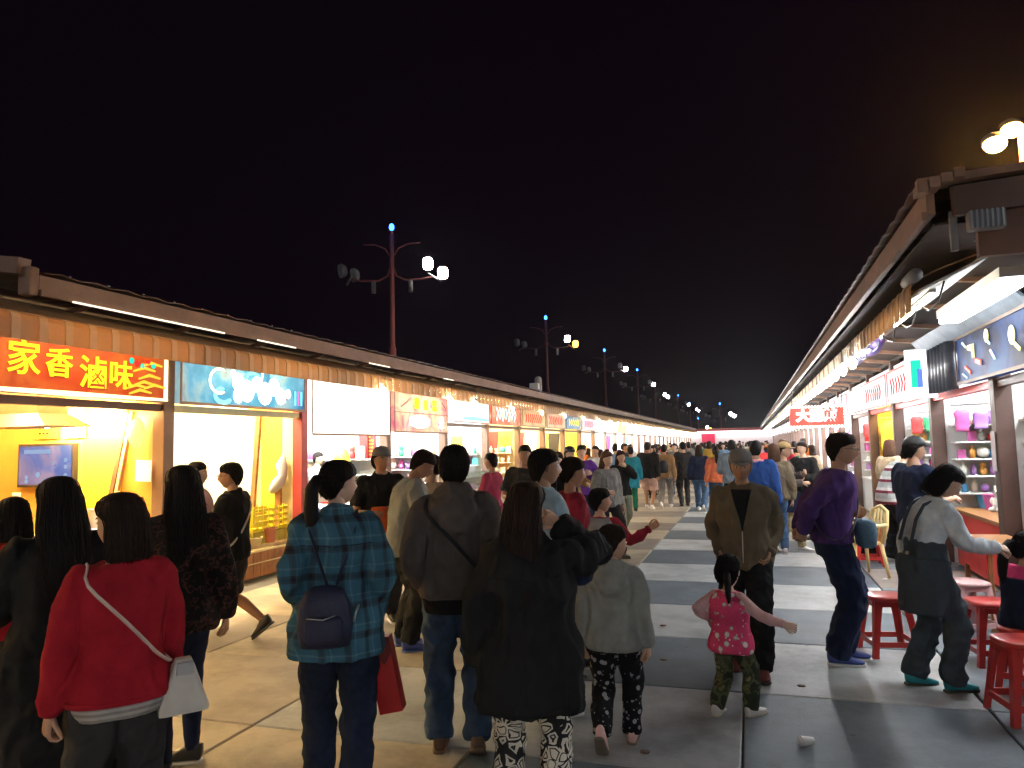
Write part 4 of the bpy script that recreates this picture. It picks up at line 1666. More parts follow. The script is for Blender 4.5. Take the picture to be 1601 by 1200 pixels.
    # ---------------- lower garment
    if bottom.get('mat'):
        g = MB()
        off = bottom.get('off', .012)
        kind = bottom.get('kind', 'pants')
        if kind == 'pants':
            g.rings(torso_rings(st, -.13, bottom.get('waist', .06), min(off, top.get('off', .018) - .012) if not bottom.get('over') else off, 0))
            for (Hp, K, an, f) in Lg:
                r0, r1, r2, r3 = bottom.get('radii', (.090, .062, .060, .046))
                if bl == 'long':
                    L2 = K.lerp(an, .36)
                    pts, rr = bend([(Hp, (r0 + off) * s), (K, (r1 + off) * s), (L2, (r2 + off) * s), (an + Vector((0, 0, -.015 * s)), (r3 + off) * s)])
                else:
                    t = {'knee': .98, 'short': .62}.get(bl, .98)
                    e = Hp.lerp(K, t)
                    pts, rr = bend([(Hp, (r0 + off) * s), (Hp.lerp(K, .5), (r0 * .92 + off) * s), (e, (r1 + .018 + off) * s)])
                g.tube(pts, rr, None, n=12)
        else:  # skirt / long coat
            z1 = bottom.get('waist', .12)
            z0 = bottom.get('hem', .30)
            n = 28
            rs = []
            m = 14
            for i in range(m + 1):
                t = i / m
                z = z0 * s + (st['P'].z + z1 * s - z0 * s) * t
                zr = (z - st['P'].z) / (s * tl)
                rx, ry = interp(st['tab'], max(zr, -.08))
                fl = bottom.get('flare', .08) * (1 - t)
                c = Vector((st['P'].x, st['P'].y, z))
                rs.append([c + Vector(((rx * st['w'] + off + fl) * (1 + .05 * (1 - t) * math.sin(7 * a + seed)) * math.cos(a), (ry * st['d'] + off + fl * .8) * (1 + .05 * (1 - t) * math.sin(5 * a + seed)) * math.sin(a), 0)) * s if False else
                           c + Vector(((rx * st['w'] + off + fl) * (1 + .05 * (1 - t) * math.sin(7 * a + seed)) * math.cos(a) * s, (ry * st['d'] + off + fl * .8) * (1 + .05 * (1 - t) * math.sin(5 * a + seed)) * math.sin(a) * s, 0)) for a in [2 * PI * k / n for k in range(n)]])
            g.rings(rs)
        pm = remesh(g, vx, 4)
        if lod:
            wrinkle(pm, bottom.get('wr', .009) * s * (1.8 if lod >= 2 else 1.2), 7.5, seed + 5, .95, None if bottom.get('over') or kind != 'pants' else st['P'].z - .02)
        link_mesh(bottom_name, pm, root, bottom['mat'])
    # ---------------- shoes
    if shoes:
        for (Hp, K, an, f) in Lg:
            pit = R(f[3])
            M = Matrix.Translation(an) @ Matrix.Rotation(-R(f[4]) if len(f) > 4 else 0, 4, 'Z') @ Matrix.Rotation(-pit, 4, 'X') @ Matrix.Scale(s * (1 + .12 * kid), 4)
            secs = [(-.062, .020, -.040, .020), (-.050, .032, -.070, .018), (-.01, .036, -.070, .030), (.04, .038, -.070, .010), (.09, .043, -.070, -.018), (.14, .044, -.070, -.034), (.175, .034, -.069, -.044), (.192, .016, -.062, -.050)]
            rs = []
            for (y, w, zb, zt) in secs:
                zc, hz = (zb + zt) / 2, (zt - zb) / 2
                rs.append([(w * math.copysign(abs(math.cos(a)) ** .6, math.cos(a)), y, zc + hz * math.copysign(abs(math.sin(a)) ** .6, math.sin(a))) for a in [2 * PI * k / 12 for k in range(12)]])
            q = MB().rings(rs)
            q.xf(M)
            so_ = q.build('shoe', root, shoes['mat'], world=False)
            if lod:
                rs = []
                for (y, w, zb, zt) in secs:
                    rs.append([(w * 1.10 * math.copysign(abs(math.cos(a)) ** .5, math.cos(a)), y * 1.03, -.078 + .010 * math.copysign(abs(math.sin(a)) ** .5, math.sin(a))) for a in [2 * PI * k / 12 for k in range(12)]])
                q = MB().rings(rs)
                q.xf(M)
                q.build('sole', so_, shoes.get('sole', shoes['mat']), world=False)
                if shoes.get('stripe'):
                    q = MB()
                    for yy in (.03, .07, .105):
                        q.tube([(-.030, yy, -.02 - yy * .3), (0, yy, .008 - yy * .28), (.030, yy, -.02 - yy * .3)], .006, n=5)
                    q.xf(M)
                    q.build('laces', so_, shoes['stripe'], world=False)
    root_info = dict(st=st, A=A, Lg=Lg, Hc=Hc, Hm=Hm, s=s, hk=hk, root=root)
    return root_info


from mathutils.bvhtree import BVHTree


def surf(o):
    me = o.data
    return BVHTree.FromPolygons([v.co.copy() for v in me.vertices], [tuple(p.vertices) for p in me.polygons])


def on_back(bvh, x, z, front=False, lift=.002):
    y0 = -2.0 if not front else 2.0
    h = bvh.ray_cast(Vector((x, y0, z)), Vector((0, 1 if not front else -1, 0)))
    if h[0] is None:
        return None
    return h[0] + h[1] * lift


def seam(pi, part, name, uv, m=None, r=.0022, front=False):
    o = next(c for c in pi['root'].children if c.name.split('.')[0] == part)
    b = surf(o)
    P = []
    for k in range(len(uv) - 1):
        for t in range(6):
            x = uv[k][0] + (uv[k + 1][0] - uv[k][0]) * t / 6
            z = uv[k][1] + (uv[k + 1][1] - uv[k][1]) * t / 6
            p = on_back(b, x, z, front, .001)
            if p is not None:
                P.append(p)
    p = on_back(b, uv[-1][0], uv[-1][1], front, .001)
    if p is not None:
        P.append(p)
    if len(P) > 2:
        MB().tube(P, r, None, n=5).build(name, o, m or o.data.materials[0], world=False)


def patch(pi, part, name, x0, x1, z0, z1, m=None, front=False, lift=.006, point=.0):
    o = next(c for c in pi['root'].children if c.name.split('.')[0] == part)
    b = surf(o)
    n = 5
    top, bot = [], []
    for j in range(n):
        for i in range(n):
            u, v = i / (n - 1), j / (n - 1)
            z = z0 + (z1 - z0) * v - (point * (1 - abs(2 * u - 1)) if j == 0 else 0)
            p = on_back(b, x0 + (x1 - x0) * u, z, front, lift)
            if p is None:
                return
            top.append(p)
            q = p.copy()
            q.y += .008 if not front else -.008
            bot.append(q)
    fs = []
    N = n * n
    for j in range(n - 1):
        for i in range(n - 1):
            a = j * n + i
            f = (a, a + 1, a + n + 1, a + n)
            fs.append(f if not front else f[::-1])
    rim = list(range(n)) + [k * n + n - 1 for k in range(1, n)] + [N - 1 - k for k in range(1, n)] + [N - n - k * n for k in range(1, n - 1)]
    for k in range(len(rim)):
        a, c = rim[k], rim[(k + 1) % len(rim)]
        fs.append((a, N + a, N + c, c))
    MB().add(top + bot, fs).build(name, o, m or o.data.materials[0], world=False)


def to_world(root, p):
    return Matrix.Translation(root.location) @ Matrix.Rotation(root.rotation_euler.z, 4, 'Z') @ Vector(p)


def worn(pi, name, mb, m, label, cat, loc_local=(0, 0, 0)):
    """a thing carried by a person: its own top-level object, vertices given in the person's space"""
    r = pi['root']
    o = mb.build(name, None, m)
    o.location = r.location
    o.rotation_euler = r.rotation_euler
    return tag(o, label, cat)


def worn_root(pi, name, label, cat):
    r = pi['root']
    o = empty(name, r.location, r.rotation_euler.z, label, cat)
    return o


def strap_loop(pi, zlow, side, off=.035, w=.012, zs=.50):
    """closed belt from one shoulder over to the other hip, round the trunk"""
    st = pi['st']
    s = st['s']
    pts = []
    n = 30
    for k in range(n + 1):
        a = 2 * PI * k / n
        # side=+1: bag on +X hip, strap over -X shoulder
        t = (1 - math.cos(a) * side) / 2
        z = zlow + (zs - zlow) * t
        rx, ry = interp(st['tab'], z)
        if z > .44:
            rx = max(rx, .085)
            ry = max(ry, .07)
        c, M = spine(st, z)
        pts.append(c + M @ (Vector(((rx * st['w'] + off) * math.cos(a), (ry * st['d'] + off) * math.sin(a), 0)) * s))
    return MB().tube(pts, w, None, n=6, flat=.5)
# ================================================================== THE CAST
def toward(p, deg):
    """heading (deg) of someone at p who looks deg off the direction straight away from the lens (positive = turned to photo left)"""
    return math.degrees(math.atan2(-p.x, p.y)) + deg


C_black = cloth('black', (.012, .012, .013))
C_blackw = cloth('washed_black', (.03, .029, .03))
C_navy = cloth('navy', (.012, .018, .045))
C_navy2 = cloth('dark_navy_denim', (.014, .02, .04), scale=20, var=.25)
C_jean = cloth('blue_jeans', (.06, .11, .20), scale=14, var=.3)
C_jean2 = cloth('mid_jeans', (.045, .075, .13), scale=14, var=.3)
C_red = cloth('deep_red', (.30, .012, .022))
C_maroon = cloth('maroon', (.26, .018, .035))
C_grey = cloth('ash_hoodie', (.085, .072, .066))
C_greyk = cloth('sage_grey_hoodie', (.25, .255, .235))
C_greyt = cloth('heather_tee', (.30, .32, .30))
C_char = cloth('charcoal', (.028, .028, .031))
C_olive = cloth('olive_brown_jacket', (.135, .105, .068), bump=.35)
C_purple = cloth('purple_knit', (.075, .035, .15))
C_ice = cloth('ice_blue_knit', (.70, .76, .80))
C_slate = cloth('slate_overall', (.055, .07, .085))
C_khaki = cloth('khaki', (.42, .33, .18))
C_beige = cloth('beige_top', (.44, .34, .22))
C_white = cloth('white', (.70, .69, .66))
C_pinkb = cloth('pink_beige', (.55, .36, .31))
C_teal = cloth('teal', (.02, .20, .27))
C_green = cloth('bottle_green', (.01, .12, .07))
C_orange = cloth('orange_vest', (.75, .13, .03))
C_tan = cloth('tan', (.30, .19, .09))
C_greyb = cloth('mid_grey', (.20, .20, .20))
C_royal = cloth('royal_blue', (.02, .06, .22))
C_plaid = cloth('teal_plaid', (.05, .12, .16), pattern='plaid', colors=[(.075, .20, .27), (.055, .055, .060), (.03, .025, .04), (.20, .33, .38)], pscale=1.0)
C_dots = cloth('pink_print', (.75, .10, .20), pattern='dots', colors=[(.72, .07, .17), (.85, .72, .68), (.35, .40, .32)], pscale=1.0)
C_camo = cloth('camouflage', (.1, .1, .06), pattern='patches', colors=[(.03, .035, .022), (.09, .10, .05), (.05, .055, .03), (.16, .14, .08)], pscale=1.1)
C_lace = cloth('black_white_print', (.5, .5, .48), pattern='lace', colors=[(.02, .02, .02), (.62, .58, .48)], pscale=.8)
C_sprig = cloth('black_sprigged', (.02, .02, .02), pattern='dots', colors=[(.010, .010, .012), (.35, .33, .33), (.012, .012, .014)], pscale=1.2)
C_stripe = cloth('striped_shirt', (.5, .5, .5), pattern='stripes', colors=[(.42, .45, .44), (.42, .45, .44), (.18, .03, .05), (.62, .60, .58)], pscale=.75)
C_lace2 = cloth('black_leafy', (.02, .02, .02), pattern='patches', colors=[(.012, .012, .012), (.014, .012, .012), (.07, .03, .025), (.012, .012, .012)], pscale=2.5)
C_pinkk = cloth('hot_pink', (.72, .06, .20))
C_fair = cloth('pale_pink_sleeve', (.70, .42, .40))
K_black = mat('shoe_black', (.02, .02, .02), rough=.5)
K_white = mat('shoe_white', (.72, .70, .68), rough=.5)
K_brown = mat('shoe_brown', (.14, .085, .05), rough=.6)
K_maroon = mat('shoe_maroon', (.11, .03, .025), rough=.4)
K_teal = mat('shoe_teal', (.02, .26, .30), rough=.5)
K_pink = mat('shoe_pink', (.75, .45, .42), rough=.5)
K_blue = mat('shoe_blue', (.05, .08, .28), rough=.5)
K_olive = mat('shoe_olive', (.07, .065, .045), rough=.5)
SH = lambda a, b=None, c=None: dict(mat=a, sole=b or K_white, stripe=c)
WALK = [(-.09, .26, 0, -8), (.09, -.24, .045, 32)]
WALK2 = [(-.09, -.24, .045, 32), (.09, .26, 0, -8)]
STROLL = [(-.10, .12, 0, 0), (.10, -.12, .01, 10)]
STROLL2 = [(-.10, -.12, .01, 10), (.10, .12, 0, 0)]
STAND = [(-.11, 0, 0, 0, -8), (.11, .02, 0, 0, 8)]

# 1 girl far left in red, at the snack counter
p = at(22, 4.15)
P1 = person('girl in a red top at the left edge, partly behind the long black coat', p, 1.46, toward(p, 20), fem=True, hair='bob', head=(-10, 12), arms=('front', 'bent'),
            top=dict(mat=C_red, off=.022, hem=.86), bottom=dict(mat=C_char), shoes=SH(K_black), seed=1)
h = P1['A'][0][2]
mb = MB().box(-.075, .075, -.005, .005, -.09, .09, None)
mb.xf(Matrix.Translation(h + Vector((-.02, .10, .0))) @ Matrix.Rotation(R(35), 4, 'Z') @ Matrix.Rotation(R(20), 4, 'X'))
worn(P1, 'notebook', mb, mat('pale_green_card', (.35, .48, .45), rough=.6), 'pale green card held by the girl in red at the left edge', 'card')

# 2 woman in long black coat
p = at(92, 3.38)
P2 = person('woman with long black hair in a long black coat, second from the left', p, 1.585, toward(p, 2), fem=True, hair='long', head=(14, 8), arms=('bent', 'down'),
            top=dict(mat=C_black, off=.030, hem=.80, flare=.02, wr=.012), bottom=dict(kind='skirt', mat=C_black, hem=.30, flare=.075, off=.028, len='short', wr=.014),
            shoes=SH(K_black), bottom_name='coat_skirt', top_name='coat', wide=1.04, seed=2)

# 3 woman in red sweater with white bag
p = at(192, 2.93)
P3 = person('woman with a brown bob in a dark red sweater, white bag strap across her back', p, 1.53, toward(p, 6), fem=True, hair='bob', hairm=HAIR_B, head=(38, 5), arms=('down', 'swing_f'),
            top=dict(mat=C_red, off=.027, soff=.014, hem=.865, flare=.012, under=(cloth('grey_hem', (.30, .29, .27), pattern='stripes', colors=[(.36, .34, .31), (.22, .21, .2)], pscale=5), .80)),
            bottom=dict(mat=C_blackw, off=.018, radii=(.098, .070, .062, .05)), shoes=SH(K_black), wide=1.0, seed=3, top_name='sweater')
wr = worn_root(P3, 'shoulder_bag', 'white trapezoid shoulder bag hanging at the red sweater woman\'s right hip', 'bag')
M_strap = mat('strap_blush', (.62, .45, .40), rough=.5)
M_bagw = mat('bag_white', (.62, .58, .50), rough=.45)
strap_loop(P3, .05, 1, off=.050, w=.009).build('strap', wr, M_strap, world=False)
c, _ = spine(P3['st'], -.02)
s_ = P3['s']
b = MB()
cx, cy_, cz = c.x + .245 * s_, c.y - .05, c.z - .01
rs = []
for (z, hw, ht) in ((.085, .028, .02), (.06, .038, .03), (-.10, .092, .045), (-.12, .090, .043)):
    rs.append([(cx + hw * a, cy_ + ht * e, cz + z) for a, e in ((-1, -.8), (-.8, -1), (.8, -1), (1, -.8), (1, .8), (.8, 1), (-.8, 1), (-1, .8))])
b.rings(list(reversed(rs)), None, smooth=False)
b.build('bag_body', wr, M_bagw, world=False)
MB().box(cx - .03, cx + .03, cy_ - .05, cy_ - .02, cz + .03, cz + .075).build('clasp', wr, M_steel, world=False)

# 4 woman with long black hair, leafy top, navy leggings, sneakers
p = at(280, 4.12)
P4 = person('woman with very long black hair, black leafy blouse and navy leggings', p, 1.62, toward(p, 8), fem=True, hair='long', head=(6, 0), arms=('down', 'down'),
            feet=[(-.07, -.12, .0, 6), (.10, .10, 0, 0, -60)], top=dict(mat=C_lace2, off=.024, hem=.80, flare=.025), bottom=dict(mat=C_navy, off=.0, radii=(.090, .060, .058, .040), wr=.003),
            shoes=SH(K_black, K_white, K_olive), seed=4, top_name='blouse')

# 5 man in black with glasses, walking left
p = at(352, 6.85)
P5 = person('man in black shirt and shorts with glasses striding left past the yellow crates', p, 1.64, toward(p, 62), hair='short', head=(15, 4), arms=('front', 'front'), skin=SKIN_D,
            feet=[(-.08, .20, 0, -4), (.10, -.34, .10, 38)], top=dict(mat=C_black, off=.024, sleeve='short', hem=.82, collar=True), bottom=dict(mat=C_blackw, len='knee', off=.028),
            shoes=SH(K_black, K_black), seed=5, lod=2, top_name='shirt')
g = MB()
for sg in (-1, 1):
    cc = P5['Hc'] + P5['Hm'] @ Vector((sg * .033, .104, .008))
    g.tube([cc + P5['Hm'] @ Vector((.021 * math.cos(a), 0, .016 * math.sin(a))) for a in [2 * PI * k / 12 for k in range(13)]], .0022, n=5)
    g.tube([cc + P5['Hm'] @ Vector((sg * .02, 0, 0)), cc + P5['Hm'] @ Vector((sg * .042, -.1, 0))], .002, n=5)
worn(P5, 'glasses', g, M_black, 'thin dark glasses on the striding man in black by the crates', 'glasses')
st = strap_loop(P5, .0, -1, off=.034, w=.014)
worn(P5, 'bag_strap', st, mat('strap_cream', (.55, .48, .36), rough=.7), 'cream bag strap across the striding man in black', 'strap')
# 6 person behind him
p = at(303, 7.3)
P6 = person('dark haired person in dusty pink, half hidden beyond the long haired woman', p, 1.60, toward(p, -120), fem=True, hair='short', head=(10, 0), arms=('bent', 'bent'), lod=1,
            top=dict(mat=cloth('dusty_pink', (.42, .26, .25)), off=.02), bottom=dict(mat=C_char), shoes=SH(K_black), seed=6)

# 7 woman in plaid shirt
p = at(527, 3.92)
P7 = person('woman in an oversized teal plaid shirt with a low ponytail', p, 1.63, toward(p, -4), fem=True, hair='pony', head=(-52, 2), arms=('pocket', 'hold_bag'), wide=1.10,
            feet=[(-.10, .06, 0, 0), (.10, -.06, .0, 6)], top=dict(mat=C_plaid, off=.034, soff=.022, hem=.70, flare=.055, collar=True, wr=.014),
            bottom=dict(mat=C_navy2, off=.024, radii=(.100, .072, .066, .052)), shoes=SH(K_maroon, K_black), seed=7, top_name='shirt', hand_curl=.9, skin=SKIN_F)
bp_ = worn_root(P7, 'backpack', 'small navy backpack hanging low on the plaid shirt woman', 'backpack')
c, M = spine(P7['st'], .02)
s_ = P7['s']
b = MB()
ctr = c + Vector((-.045, -.235, .0)) * s_
rs = []
for (z, hw, ht) in ((-.165, .090, .045), (-.155, .125, .070), (-.06, .140, .085), (.05, .128, .080), (.11, .10, .062), (.135, .06, .04)):
    rs.append([ctr + Vector((hw * math.copysign(abs(math.cos(a)) ** .6, math.cos(a)), ht * math.copysign(abs(math.sin(a)) ** .6, math.sin(a)), z)) * s_ for a in [2 * PI * k / 18 for k in range(18)]])
b.rings(rs)
M_bpk = mat('backpack_navy', (.012, .014, .040), rough=.6, var=.2, bump=.4, bscale=30)
b.build('pack', bp_, M_bpk, world=False)
b = MB()
rs = [[ctr + Vector((hw * math.cos(a), -.085 + ht * math.sin(a), z)) * s_ for a in [2 * PI * k / 14 for k in range(14)]] for (z, hw, ht) in ((-.13, .07, .012), (-.11, .095, .026), (-.02, .095, .028), (.0, .08, .014))]
b.rings(rs).build('front_pocket', bp_, M_bpk, world=False)
b = MB()
b.tube([ctr + Vector((-.08, -.117, .005)) * s_, ctr + Vector((0, -.125, -.005)) * s_, ctr + Vector((.06, -.117, .012)) * s_], .0035, n=5).build('zip', bp_, M_steel, world=False)
for sg in (-1, 1):
    pts = []
    for (x, y, z) in ((.02 * sg, -.18, .12), (.075 * sg, -.165, .28), (.115 * sg, -.13, .40), (.12 * sg, -.02, .495), (.12 * sg, .10, .42), (.13 * sg, .15, .30)):
        pts.append(c + Vector((x - .015, y, z)) * s_)
    MB().tube(pts, .014 * s_, None, n=7, flat=.5).build('strap', bp_, M_bpk, world=False)
MB().tube([ctr + Vector((.15, .0, .02)) * s_, ctr + Vector((.17, -.03, .04)) * s_, ctr + Vector((.155, -.04, .0)) * s_, ctr + Vector((.145, -.03, -.04)) * s_], .006, M_steel, n=6).build('key_clip', bp_, world=False)
# red paper gift bag in her right hand
hw_ = P7['A'][1][2] + (P7['A'][1][2] - P7['A'][1][1]).normalized() * .08 * s_
gb = worn_root(P7, 'gift_bag', 'tall red paper bag dangling from the plaid shirt woman\'s hand', 'bag')
gb.location = to_world(P7['root'], hw_)
gb.rotation_euler = (R(2), R(-11), P7['root'].rotation_euler.z + R(-15))
Mr = mat('bag_red_paper', (.42, .02, .02), rough=.35, bump=.2, bscale=12)
Mr2 = mat('bag_dark_gusset', (.12, .012, .012), rough=.4)
b = MB()
b.add([(-.065, -.04, -.08), (.065, -.04, -.08), (.065, .04, -.08), (-.065, .04, -.08), (-.062, -.045, -.47), (.062, -.045, -.47), (.062, .045, -.47), (-.062, .045, -.47)],
      [(0, 1, 5, 4), (1, 2, 6, 5), (2, 3, 7, 6), (3, 0, 4, 7), (4, 5, 6, 7), (0, 3, 2, 1)], Mr)
bb = b.build('paper_body', gb, world=False)
MB().add([(-.067, -.042, -.078), (-.02, -.043, -.18), (.02, -.043, -.22), (.067, -.042, -.16), (.067, -.042, -.078), (-.067, -.046, -.078), (-.02, -.047, -.18), (.02, -.047, -.22), (.067, -.046, -.16), (.067, -.046, -.078)],
         [(5, 6, 7, 8, 9), (4, 3, 2, 1, 0), (0, 1, 6, 5), (1, 2, 7, 6), (2, 3, 8, 7), (3, 4, 9, 8), (4, 0, 5, 9)], Mr2).build('top_fold', gb, world=False)
for yy in (-.03, .03):
    MB().tube([(-.03, yy, -.08), (-.02, yy * .6, -.02), (0, 0, .0), (.02, yy * .6, -.02), (.03, yy, -.08)], .003, n=5).build('handle', gb, K_white, world=False)

# 8 man in grey tee bending, 9 man in black polo with cap, 10 beige woman
p = at(630, 6.5)
P8 = person('man in a pale grey t-shirt looking down to the right', p, 1.70, toward(p, -78), hair='crop', hairm=HAIR_B, skin=SKIN_D, lean=14, head=(0, 30), arms=('bent', 'bent'), feet=STAND,
            top=dict(mat=C_greyt, off=.026, sleeve='short', hem=.80, flare=.012), bottom=dict(mat=C_black, off=.03), shoes=SH(K_blue, K_blue), seed=8, top_name='shirt')
p = at(596, 7.5)
P9 = person('man in a black polo shirt and grey cap facing the lane', p, 1.70, toward(p, -165), hair='short', skin=SKIN_D, head=(8, 0), arms=('front', 'bent'), lod=2, wide=1.1,
            top=dict(mat=C_black, off=.026, sleeve='short', hem=.82, collar=True), bottom=dict(mat=C_char), shoes=SH(K_black), seed=9, top_name='shirt')


def cap(pi, m, label, brim=True, wide=False):
    Hc, Hm, k = pi['Hc'], pi['Hm'], pi['s'] * pi['hk']
    q = MB()
    rs = []
    for (z, w, yf, yb) in ((.045, .091, .100, -.122), (.07, .091, .102, -.122), (.105, .080, .088, -.108), (.130, .055, .058, -.075), (.143, .02, .02, -.03)):
        rs.append([Hc + Hm @ (Vector((w * math.cos(a), (yf + yb) / 2 + (yf - yb) / 2 * math.sin(a), z)) * k) for a in [2 * PI * j / 24 for j in range(24)]])
    q.rings(rs)
    if brim:
        a0 = 0
        rs = []
        for z in (.044, .050):
            row = []
            for j in range(24):
                a = 2 * PI * j / 24
                if wide:
                    row.append(Hc + Hm @ (Vector((.135 * math.cos(a), -.01 + .155 * math.sin(a), z - .02)) * k))
                else:
                    ext = .075 * max(0, math.sin(a)) ** .7
                    row.append(Hc + Hm @ (Vector((.080 * math.cos(a), .02 + .080 * max(-.6, math.sin(a)) + ext, z - ext * .12)) * k))
            rs.append(row)
        q.rings(rs)
    return worn(pi, 'cap', q, m, label, 'cap')


cap(P9, mat('cap_grey', (.16, .15, .15), rough=.8), 'grey cap on the man in the black polo shirt')
q = MB()
rs = []
for (z, hw, ht) in ((.13, .07, .05), (.06, .10, .06), (-.10, .11, .07), (-.26, .095, .06), (-.30, .08, .05)):
    rs.append([Vector((.10 + hw * math.cos(a) * (1 + .12 * math.sin(3 * a)), .30 + ht * math.sin(a), 1.02 + z)) for a in [2 * PI * j / 16 for j in range(16)]])
q.rings(list(reversed(rs)))
worn(P9, 'folded_vest', q, C_orange, 'bright orange vest held over the arm of the man in the grey cap', 'vest')
p = at(676, 7.3)
P10 = person('woman in a sleeveless beige top facing the man in the grey t-shirt', p, 1.62, toward(p, -20), fem=True, hair='pony', hairm=HAIR_B, skin=SKIN_F, head=(85, 4), arms=('bent', 'bent'), lod=2,
             top=dict(mat=C_beige, off=.022, sleeve='none', hem=.82), bottom=dict(mat=C_char), shoes=SH(K_black), seed=10, top_name='shirt')
worn(P10, 'bag_strap', strap_loop(P10, -.02, -1, off=.034, w=.011), K_brown, 'brown strap across the beige topped woman', 'strap')

# 11 hoodie man
p = at(714, 4.25)
P11 = person('man in a dark grey hoodie and blue jeans walking away', p, 1.70, toward(p, -3), hair='crop', head=(0, 2), arms=('pocket', 'pocket'), wide=1.0, feet=[(-.12, .10, 0, 0), (.10, -.05, .045, 26)],
             top=dict(mat=C_grey, off=.030, soff=.020, hem=.88, hood=True, wr=.014, under=(C_black, .79)), bottom=dict(mat=C_jean2, off=.018, radii=(.096, .070, .064, .056)),
             shoes=SH(K_brown, K_brown), seed=11, top_name='hoodie')
worn(P11, 'bag_strap', strap_loop(P11, .02, 1, off=.052, w=.016), C_charm if False else C_char, 'dark strap slung over the grey hoodie', 'strap')

# 12 woman in black jacket
p = at(822, 3.32)
P12 = person('woman in a long black jacket with patterned leggings, hand raised to her mouth', p, 1.52, toward(p, -6), fem=True, hair='long', hairm=HAIR_B, head=(-22, 4), arms=('down', ((.15, .14, 1.50), (.75, -.1, -1))), wide=1.06,
             feet=[(-.12, .04, 0, 0), (.12, -.02, 0, 0)], top=dict(mat=C_black, off=.050, soff=.030, hem=.66, flare=.038, wr=.026, collar=True),
             bottom=dict(mat=C_lace, off=.012, radii=(.092, .066, .062, .048)), shoes=SH(K_black), seed=12)
hb = worn_root(P12, 'tote_bag', 'dark blue bag hooked over the raised elbow of the black jacket woman', 'bag')
E12 = P12['A'][1][1].lerp(P12['A'][1][0], .25)
b = MB()
rs = []
for (z, hw, ht) in ((.02, .03, .02), (-.03, .06, .03), (-.08, .075, .035), (-.13, .06, .03), (-.15, .03, .02)):
    rs.append([E12 + Vector((-.04 + hw * math.cos(a), .02 + ht * math.sin(a), z)) for a in [2 * PI * j / 16 for j in range(16)]])
b.rings(list(reversed(rs))).build('bag_body', hb, C_navy, world=False)
MB().tube([E12 + Vector((-.03, 0, 0)), E12 + Vector((-.02, 0, .08)), E12 + Vector((.05, 0, .10)), E12 + Vector((.09, 0, 0))], .008, n=6).build('handle', hb, M_black, world=False)

# 13 man profile, white collar
p = at(848, 4.9)
P13 = person('man with short black hair and pale collar in profile behind the black jacket', p, 1.66, toward(p, -72), hair='crop', skin=SKIN_D, head=(0, 0), arms=('front', 'front'), lod=2,
             top=dict(mat=cloth('pale_blue', (.35, .48, .55)), off=.026, hem=.82, collar=True), bottom=dict(mat=C_char), shoes=SH(K_black), seed=13, top_name='shirt', wide=1.05)
# 14 maroon woman
p = at(893, 5.7)
P14 = person('woman in a maroon long sleeved top with her hair tied back, in profile', p, 1.60, toward(p, -70), fem=True, hair='pony', hairm=HAIR_B, skin=SKIN_D, head=(4, 6), arms=('down', 'down'), feet=STROLL,
             top=dict(mat=C_maroon, off=.022, hem=.80), bottom=dict(mat=C_char), shoes=SH(K_black), seed=14, top_name='shirt')
# 15 boy grey vest
p = at(938, 6.6)
P15 = person('boy in a grey vest with one maroon sleeve stretched out to the right', p, 1.31, toward(p, -18), kid=.35, hair='crop', head=(-50, 0), arms=('down', ((.56, .06, 1.26), (.1, -.5, -1))),
             top=dict(mat=C_maroon, off=.016, hem=.86), bottom=dict(mat=C_greyb), shoes=SH(K_white), seed=15, top_name='sweater')
g = MB()
g.rings(torso_rings(P15['st'], -.02, .49, .042))
gm_ = remesh(g, .014, 4)
wrinkle(gm_, .008, 7)
link_mesh('vest', gm_, P15['root'], cloth('grey_vest', (.27, .28, .29)))
# 16 kid grey hoodie
p = at(955, 4.33)
P16 = person('child in a sage grey hoodie, black sprigged trousers and pink sneakers walking away', p, 1.25, toward(p, -8), kid=.35, hair='short', hairm=HAIR_B, head=(-42, 4), arms=('down', 'down'),
             feet=[(-.09, -.22, .10, 48), (.10, .12, 0, -4)], top=dict(mat=C_greyk, off=.030, hem=.83, hood=True, flare=.01), bottom=dict(mat=C_sprig, off=.022), shoes=SH(K_pink, mat('sole_brown', (.16, .13, .10)), K_white), seed=16, top_name='hoodie')
# 17 toddler
p = at(1135, 4.78)
P17 = person('toddler in a pink printed vest and camouflage trousers reaching out to the right', p, .99, toward(p, -32), kid=1.0, fem=True, hair='short', head=(14, 4),
             arms=(((.24, -.02, .98), (.4, -1, 0)), ((.56, .12, 1.02), (.1, -.5, -1))), feet=[(-.15, -.10, .0, 6, -10), (.14, .10, 0, -4, 14)], skin=SKIN_F,
             top=dict(mat=C_fair, off=.012, hem=.86), bottom=dict(mat=C_camo, off=.026), shoes=SH(K_white, mat('sole_cream', (.6, .5, .4)), K_black), seed=17, top_name='sleeves')
g = MB()
g.rings(torso_rings(P17['st'], -.10, .50, .050, .04))
gm_ = remesh(g, .012, 4)
wrinkle(gm_, .008, 9)
link_mesh('vest', gm_, P17['root'], C_dots)
g = MB()
k = P17['s'] * P17['hk']
P_ = [P17['Hc'] + P17['Hm'] @ (Vector(v) * k) for v in ((.02, -.10, .0), (.03, -.135, -.02), (.035, -.13, -.09), (.035, -.12, -.17), (.035, -.115, -.23))]
g.tube(P_, [.02 * k, .026 * k, .024 * k, .018 * k, .006 * k], None, n=8)
g.build('pigtail', P17['root'], HAIR, world=False)

